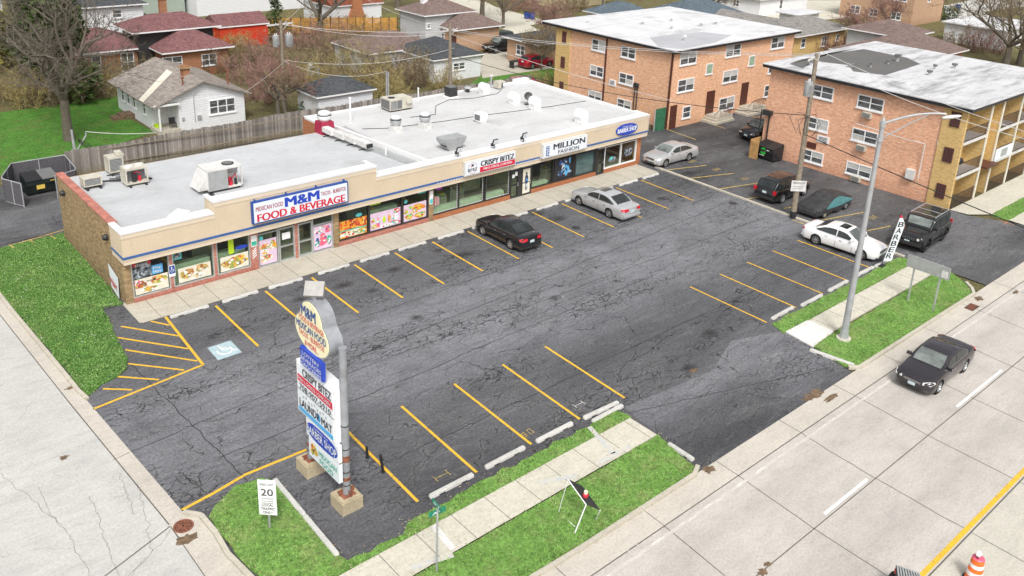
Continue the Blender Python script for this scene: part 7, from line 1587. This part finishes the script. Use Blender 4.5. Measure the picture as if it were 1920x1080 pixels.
# ================================================================ VEGETATION
def twig(b, p, q, r, m=0):
    """thin tapered three sided twig"""
    dx, dy, dz = q[0]-p[0], q[1]-p[1], q[2]-p[2]; L = math.sqrt(dx*dx+dy*dy+dz*dz)+1e-9
    ax, ay = (-dy, dx) if abs(dx)+abs(dy) > 1e-6 else (1, 0); l2 = math.hypot(ax, ay); ax, ay = ax/l2*r, ay/l2*r
    cx_, cy_, cz_ = (ay*0-0*dy/L, 0, 0) if 0 else (-ay*dz/L, ax*dz/L, (ay*dx-ax*dy)/L)
    n = len(b.v); b.v += [(p[0]+ax,p[1]+ay,p[2]),(p[0]-ax*.5+cx_*.87,p[1]-ay*.5+cy_*.87,p[2]+cz_*.87),(p[0]-ax*.5-cx_*.87,p[1]-ay*.5-cy_*.87,p[2]-cz_*.87),tuple(q)]
    b.f += [(n,n+1,n+3),(n+1,n+2,n+3),(n+2,n,n+3)]; b.m += [m]*3
def bare_tree(x, y, h, spread, seed, lab, trunk_h=.28, r0=.25, m='bark', levels=4, nb=5, tw='twig', lean=(0,0), limbs=None, dens=1., group=None):
    t = thing('bare_tree', (x,y,0), lab, 'tree', group); R = random.Random(seed); tb = MB(); cb = MB()
    top = (x+lean[0], y+lean[1], h*trunk_h); tb.tube([(x,y,-.1),(x+lean[0]*.5+R.uniform(-.05,.05),y+lean[1]*.5,h*trunk_h*.5),top],[r0*1.25,r0*1.0,r0*.9],10)
    def grow(p, d, L, r, lev):
        pts = [Vector(p)]; d = Vector(d).normalized(); n = 4
        for i in range(n):
            d = (d+Vector((R.uniform(-.22,.22),R.uniform(-.22,.22),R.uniform(-.08,.16)))).normalized(); pts.append(pts[-1]+d*L/n)
        if lev <= 2: tb.tube(pts,[r*(1-.55*i/n) for i in range(n+1)],6 if lev < 2 else 5,cap=False)
        else:
            for i in range(n): twig(cb, pts[i], pts[i+1]+(pts[i+1]-pts[i])*.15, max(.02, r*(1-.5*i/n)))
        if lev >= levels: 
            for i in range(int(5*dens)):
                k_ = R.randint(1,n); a = (d+Vector((R.uniform(-1,1),R.uniform(-1,1),R.uniform(-.5,.9)))).normalized(); twig(cb, pts[k_], pts[k_]+a*L*R.uniform(.3,.7), .02)
            return
        for i in range(nb):
            k_ = min(n, 1+int((i+1)*n/nb*R.uniform(.75,1.05))); a = R.uniform(0,2*PI); o_ = d.orthogonal().normalized(); o_ = Matrix.Rotation(a,3,d) @ o_
            grow(pts[k_], d*R.uniform(.55,1.0)+o_*R.uniform(.6,1.05)+Vector((0,0,.12)), L*R.uniform(.5,.72), r*.5, lev+1)
    L0 = h*(1-trunk_h)*.62
    for i in range(limbs or nb):
        a = 2*PI*i/(limbs or nb)+R.uniform(-.4,.4); grow(top, (math.cos(a)*spread, math.sin(a)*spread, R.uniform(.7,1.25)), L0*R.uniform(.8,1.1), r0*.6, 1)
    tb.build('trunk', M[m], t, True); cb.build('twigs', M[tw], t); return t
def brush(x, y, rx, ry, h, n, seed, lab, m='twig', group='leafless thickets behind the shops', leaves=0, lm=None, stems=5):
    t = thing('leafless_shrub', (x,y,0), lab, 'shrub', group); R = random.Random(seed); b = MB()
    for i in range(n):
        a = R.uniform(0,2*PI); q = math.sqrt(R.random()); p = Vector((x+rx*q*math.cos(a), y+ry*q*math.sin(a), -.05)); hh = h*R.uniform(.55,1.05)*(1-.25*q)
        d = Vector((R.uniform(-.35,.35)+.2*math.cos(a), R.uniform(-.35,.35)+.2*math.sin(a), 1)); c = p; r = R.uniform(.03,.055)
        for s_ in range(3):
            nx = c+d*hh/3+Vector((R.uniform(-.15,.15),R.uniform(-.15,.15),0))*hh/3; twig(b, c, nx+(nx-c)*.2, r*(1-.25*s_))
            for k_ in range(stems):
                f_ = R.random(); s0 = c.lerp(nx,f_); e = s0+Vector((R.uniform(-1,1),R.uniform(-1,1),R.uniform(.1,1)))*hh*.28; twig(b, s0, e, .026)
                for k2 in range(2): s1 = s0.lerp(e,R.uniform(.3,.9)); twig(b, s1, s1+Vector((R.uniform(-1,1),R.uniform(-1,1),R.uniform(-.2,1)))*hh*.14, .019)
            c = nx; d = d+Vector((R.uniform(-.3,.3),R.uniform(-.3,.3),0))
    b.build('stems', M[m], t)
    if leaves:
        b = MB()
        for i in range(leaves):
            a = R.uniform(0,2*PI); q = math.sqrt(R.random()); z = h*R.uniform(.1,.95); p = Vector((x+rx*q*math.cos(a), y+ry*q*math.sin(a), z)); s_ = R.uniform(.04,.09); u = Vector((R.uniform(-1,1),R.uniform(-1,1),R.uniform(-1,1)))*s_; v = Vector((R.uniform(-1,1),R.uniform(-1,1),R.uniform(-1,1)))*s_; b.add([p-u,p+v,p+u],[(0,1,2)])
        b.build('leaves', M[lm], t)
    return t
def leafmat(name, cols):
    k = N(name); c = k.mix(k.ramp(k.noise(1.3,4,.7),.35,.65), cols[0], cols[1]); c = k.mix(k.ramp(k.noise(5,3,.8),.5,.7,0,.7), c, cols[2]); return k.fin(c,.9,0,.15)
M['leafd'] = leafmat('evergreen_needles', ((.025,.05,.015),(.06,.1,.025),(.13,.12,.03)))
M['leafo'] = leafmat('olive_buds', ((.12,.13,.025),(.22,.19,.05),(.3,.24,.08)))
M['leafp'] = leafmat('pinkish_buds', ((.24,.1,.09),(.32,.17,.13),(.2,.12,.08)))
def evergreen(x, y, h, r, n, seed, lab, m='leafd', base=.12, col=False):
    t = thing('evergreen_tree', (x,y,0), lab, 'tree'); R = random.Random(seed); b = MB(); b.tube([(x,y,-.1),(x,y,h*.9)],[r*.09,.03],8); b.build('trunk', M['bark'], t)
    b = MB(); lumps = []
    for i in range(int(26 if not col else 12)):
        z = h*(base+(1-base)*R.random()**.9); q = (1-(z/h))**.7*r*1.05+.15; a = R.uniform(0,2*PI); lumps.append((x+q*.7*math.cos(a), y+q*.7*math.sin(a), z, q*.55+.25))
    for i in range(n):
        l = R.choice(lumps); v = Vector((R.gauss(0,1),R.gauss(0,1),R.gauss(0,.7))); v = v.normalized()*l[3]*R.uniform(.55,1.1); p = Vector(l[:3])+v; s_ = R.uniform(.08,.2)*(1.0 if r < 2 else 1.9)
        u = Vector((R.uniform(-1,1),R.uniform(-1,1),R.uniform(-.6,.6)))*s_; w2 = Vector((R.uniform(-1,1),R.uniform(-1,1),R.uniform(-.6,.6)))*s_; b.add([p-u,p+w2,p+u,p-w2*.6],[(0,1,2),(0,2,3)])
    b.build('crown', M[m], t); return t
bx_, by_ = G(130,262)
bare_tree(bx_, by_, 12.5, .62, 21, 'big bare tree with spreading limbs on the green back lawn', trunk_h=.26, r0=.36, nb=5, limbs=6, m='bark', tw='bark', dens=.8)
p = G(118,196); evergreen(p[0], p[1]+2, 14.5, 3.4, 21000, 3, 'tall dark evergreen behind the big bare tree at the left')
p = G(5,130); evergreen(*p, 6, 2.2, 2500, 4, 'smaller yellow green evergreen at the left picture edge', m='leafo')
p = G(518,75); evergreen(*p, 5.2, 1.3, 1800, 5, 'narrow dark evergreen left of the orange fence', base=.05)
p = G(761,62); evergreen(*p, 3.4, .8, 900, 6, 'small conical evergreen beside the bungalow', base=.03)
p = G(1515,95); evergreen(*p, 2.6, 1.3, 1200, 7, 'round dark evergreen shrub by the yellow brick house', base=.03)
p = G(573,216); evergreen(p[0], p[1], 1.1, .5, 400, 8, 'small round green shrub beside the white garage wall', base=.03)
for i, px in enumerate((1768,1777,1785,1793)): p = G(px,36); evergreen(*p, 2.0, .5, 300, 20+i, 'tiny conical evergreen in the hedge row at the top right, %s from the left' % ordw[i], base=.03)
# bare trees in the distance
def btr(px, py, h, s_, seed, lab, **k): p = G(px, py); return bare_tree(*p, h, s_, seed, lab, **k)
btr(601,62,11,1.0,31,'thick bare tree in front of the white house with the brick chimney',r0=.5,nb=4,limbs=3,trunk_h=.15)
btr(904,35,9,.9,32,'bare street tree behind the bungalow, left of a pair',r0=.35,nb=4,limbs=5); btr(943,52,7.5,1.0,33,'bare street tree on the small green verge, right of a pair',r0=.22,nb=4,limbs=6)
btr(746,14,8,.9,34,'dark bare tree trunk behind the small lawn at the top',r0=.4,nb=4,limbs=4)
btr(1885,122,12,1.2,35,'big spreading bare tree at the right edge behind the patchy roof',r0=.4,nb=5,limbs=6,trunk_h=.2,dens=1.5,m='bark')
btr(1910,120,9,1.0,36,'second bare tree at the far right edge',r0=.3,nb=4,limbs=5)
btr(1330,40,7,1.0,37,'bare tree between the blue grey roofs',r0=.25,nb=5,limbs=6); btr(1030,95,6.5,.9,38,'slender bare tree at the left corner of the orange flats',r0=.12,nb=5,limbs=6,tw='twig2')
btr(1015,130,5,1.0,39,'small bare tree by the red hatchback',r0=.1,nb=5,limbs=6); btr(1000,10,8,1.0,40,'bare tree at the top centre',r0=.2,nb=5,limbs=6); btr(1130,15,8,1.0,41,'bare tree at the top beyond the orange flats',r0=.2,nb=5,limbs=6,tw='twig2')
btr(1600,95,6,1.0,42,'pinkish bare tree beside the wide brown roof',r0=.12,nb=5,limbs=6,tw='twig2'); btr(1660,60,6,1.0,43,'bare tree in front of the two storey brick house',r0=.12,nb=5,limbs=6,tw='twig2')
btr(522,218,5.2,1.05,44,'low bare tree with pinkish crown left of the white garage',r0=.2,nb=5,limbs=6,tw='twig2',m='bark')
btr(545,248,5.5,.5,45,'slim leaning bare trunk growing at the wooden fence',r0=.12,nb=4,limbs=4,trunk_h=.5,lean=(-.5,.2))
# thickets
spots = [(560,140,2.6,3.6,'twig'),(600,160,2.2,3.4,'twig3'),(640,120,3,4.2,'twig'),(690,140,2.6,4.2,'twig3'),(700,180,2.2,3.8,'twig3'),(740,150,2.4,4.0,'twig'),(655,180,2.0,3.4,'twig'),(775,160,2.0,3.6,'twig'),(805,150,2.0,3.6,'twig3'),(730,190,1.8,3.0,'twig3'),(620,90,3,3.6,'twig2'),(690,95,3,3.2,'twig'),(750,100,2.6,3.0,'twig2'),(540,90,2.6,2.8,'twig2'),(500,120,2.4,3.2,'twig2'),(470,150,2.4,3.6,'twig2'),(450,130,2.4,3.4,'twig'),(490,190,1.8,2.8,'twig2'),(560,60,3,2.6,'twig3'),(660,55,3,2.2,'twig3'),(830,165,1.6,2.2,'twig3'),(1010,165,1.5,2.2,'twig3'),(985,20,3,3,'twig2'),(1075,18,3,3.4,'twig'),(1560,100,2.6,2.8,'twig2'),(1640,100,2.6,2.8,'twig2'),(1590,80,2.6,2.2,'twig2'),(1845,95,3,3.4,'twig2'),(1790,88,2,2.2,'twig')]
sides = ['by the garage','near the transformer pole','in front of the white house','behind the shop roof','beside the bungalow','along the alley']
for i, (px, py, r, h, m) in enumerate(spots):
    p = G(px, py); brush(p[0], p[1], r, r, h, int(46*r/2.4), 100+i, 'dense leafless brown thicket in the back yards', m, 'leafless thickets in the back yards', stems=5)
for i, (px, py, r, h) in enumerate([(20,185,3.0,3.4),(70,190,3.0,3.2),(120,185,3.0,3.2),(170,175,3.0,3.0),(205,165,2.6,2.8),(20,120,3.4,4.0),(150,130,3.4,3.6),(190,120,3.0,3.0),(250,140,2.4,2.6),(60,90,3.5,4),(400,130,2.4,3),(430,105,2.6,3)]):
    p = G(px, py); brush(p[0], p[1], r, r, h, 55, 160+i, 'tangled olive and straw coloured thicket along the back lawn', 'twig3' if i % 2 else 'twig', 'olive thickets along the back lawn', leaves=420, lm='leafo', stems=5)
# ---------------------------------------------------------------- grass tufts on the lawns nearest the camera (countless: one object)
def in_poly(X_, Y_, P):
    c = np.zeros(len(X_), bool); j = len(P)-1
    for i in range(len(P)):
        xi, yi = P[i]; xj, yj = P[j]; m = ((yi > Y_) != (yj > Y_)) & (X_ < (xj-xi)*(Y_-yi)/(yj-yi+1e-12)+xi); c ^= m; j = i
    return c
rs = np.random.RandomState(11); V_ = []; F_ = []; nv = 0
walks = [(-2.2,13.05,-23.98,-22.5),(24.7,39.0,-24.0,-22.4)]
for pts, z in GR:
    P = np.array(pts); x0, y0 = P.min(0); x1, y1 = P.max(0); x1 = min(x1, 60)
    n = int((x1-x0)*(y1-y0)*230); X_ = rs.uniform(x0, x1, n); Y_ = rs.uniform(y0, y1, n); k_ = in_poly(X_, Y_, pts); X_, Y_ = X_[k_], Y_[k_]
    n = len(X_); a = rs.uniform(0, 2*PI, n); h = rs.uniform(.03, .075, n); w_ = rs.uniform(.012, .028, n); lx, ly = rs.normal(0, .03, n), rs.normal(0, .03, n)
    A = np.stack([X_-w_*np.cos(a), Y_-w_*np.sin(a), np.full(n, z)], 1); B = np.stack([X_+w_*np.cos(a), Y_+w_*np.sin(a), np.full(n, z)], 1); C = np.stack([X_+lx, Y_+ly, z+h], 1)
    V_.append(np.stack([A, B, C], 1).reshape(-1, 3))
V_ = np.concatenate(V_); nt_ = len(V_)//3
me = bpy.data.meshes.new('grass'); me.vertices.add(len(V_)); me.vertices.foreach_set('co', V_.ravel()); me.loops.add(len(V_)); me.loops.foreach_set('vertex_index', np.arange(len(V_))); me.polygons.add(nt_); me.polygons.foreach_set('loop_start', np.arange(nt_)*3); me.update(calc_edges=True)
k = N('grass_blades'); c = k.mix(k.ramp(k.noise(1.0,4,.7),.35,.65),(.09,.19,.04),(.24,.4,.11)); c = k.mix(k.ramp(k.noise(24,2,.8),.45,.7,0,.8),c,(.4,.5,.22)); c = k.mix(k.ramp(k.noise(.5,4,.7),.56,.72,0,.4),c,(.3,.27,.12)); me.materials.append(k.fin(c,.85,0,.2))
o = bpy.data.objects.new('grass', me); COL.objects.link(o); tag(o, 'short green grass blades on the verges and the lawn around the parking lot', 'grass', kind='stuff')

# dead leaves and litter along the lawn edges (countless: one object)
b = MB(); R = random.Random(77); k = N('dead_leaves'); c = k.mix(k.ramp(k.noise(3,3),.4,.6),(.28,.17,.07),(.5,.42,.28)); lm_ = k.fin(c,.9)
for pts, z in GR:
    for i, p in enumerate(pts):
        q = pts[(i+1) % len(pts)]
        if p[0] > 45: continue
        for j in range(5):
            f_ = R.random(); x = p[0]+(q[0]-p[0])*f_+R.gauss(0,.16); y = p[1]+(q[1]-p[1])*f_+R.gauss(0,.16); s_ = R.uniform(.015,.05); a = R.uniform(0,6.3)
            zz = z+.035; b.add([(x+s_*math.cos(a),y+s_*math.sin(a),zz),(x-s_*math.sin(a)*.6,y+s_*math.cos(a)*.6,zz+.01),(x-s_*math.cos(a),y-s_*math.sin(a),zz)],[(0,1,2)])
for i in range(110):
    x, y = R.uniform(-4.3,0), R.uniform(-6.5,9)
    if in_poly(np.array([x]), np.array([y]), GR[0][0])[0]: s_ = R.uniform(.02,.05); a = R.uniform(0,6.3); b.add([(x+s_*math.cos(a),y+s_*math.sin(a),.11),(x-s_*math.sin(a)*.6,y+s_*math.cos(a)*.6,.12),(x-s_*math.cos(a),y-s_*math.sin(a),.11),(x+s_*math.sin(a)*.5,y-s_*math.cos(a)*.5,.115)],[(0,1,2,3)],1)
b.build('fallen_leaves', [lm_, M['whitedirty']], label='scattered dead leaves and pale litter along the lawn edges', cat='leaves', kind='stuff')
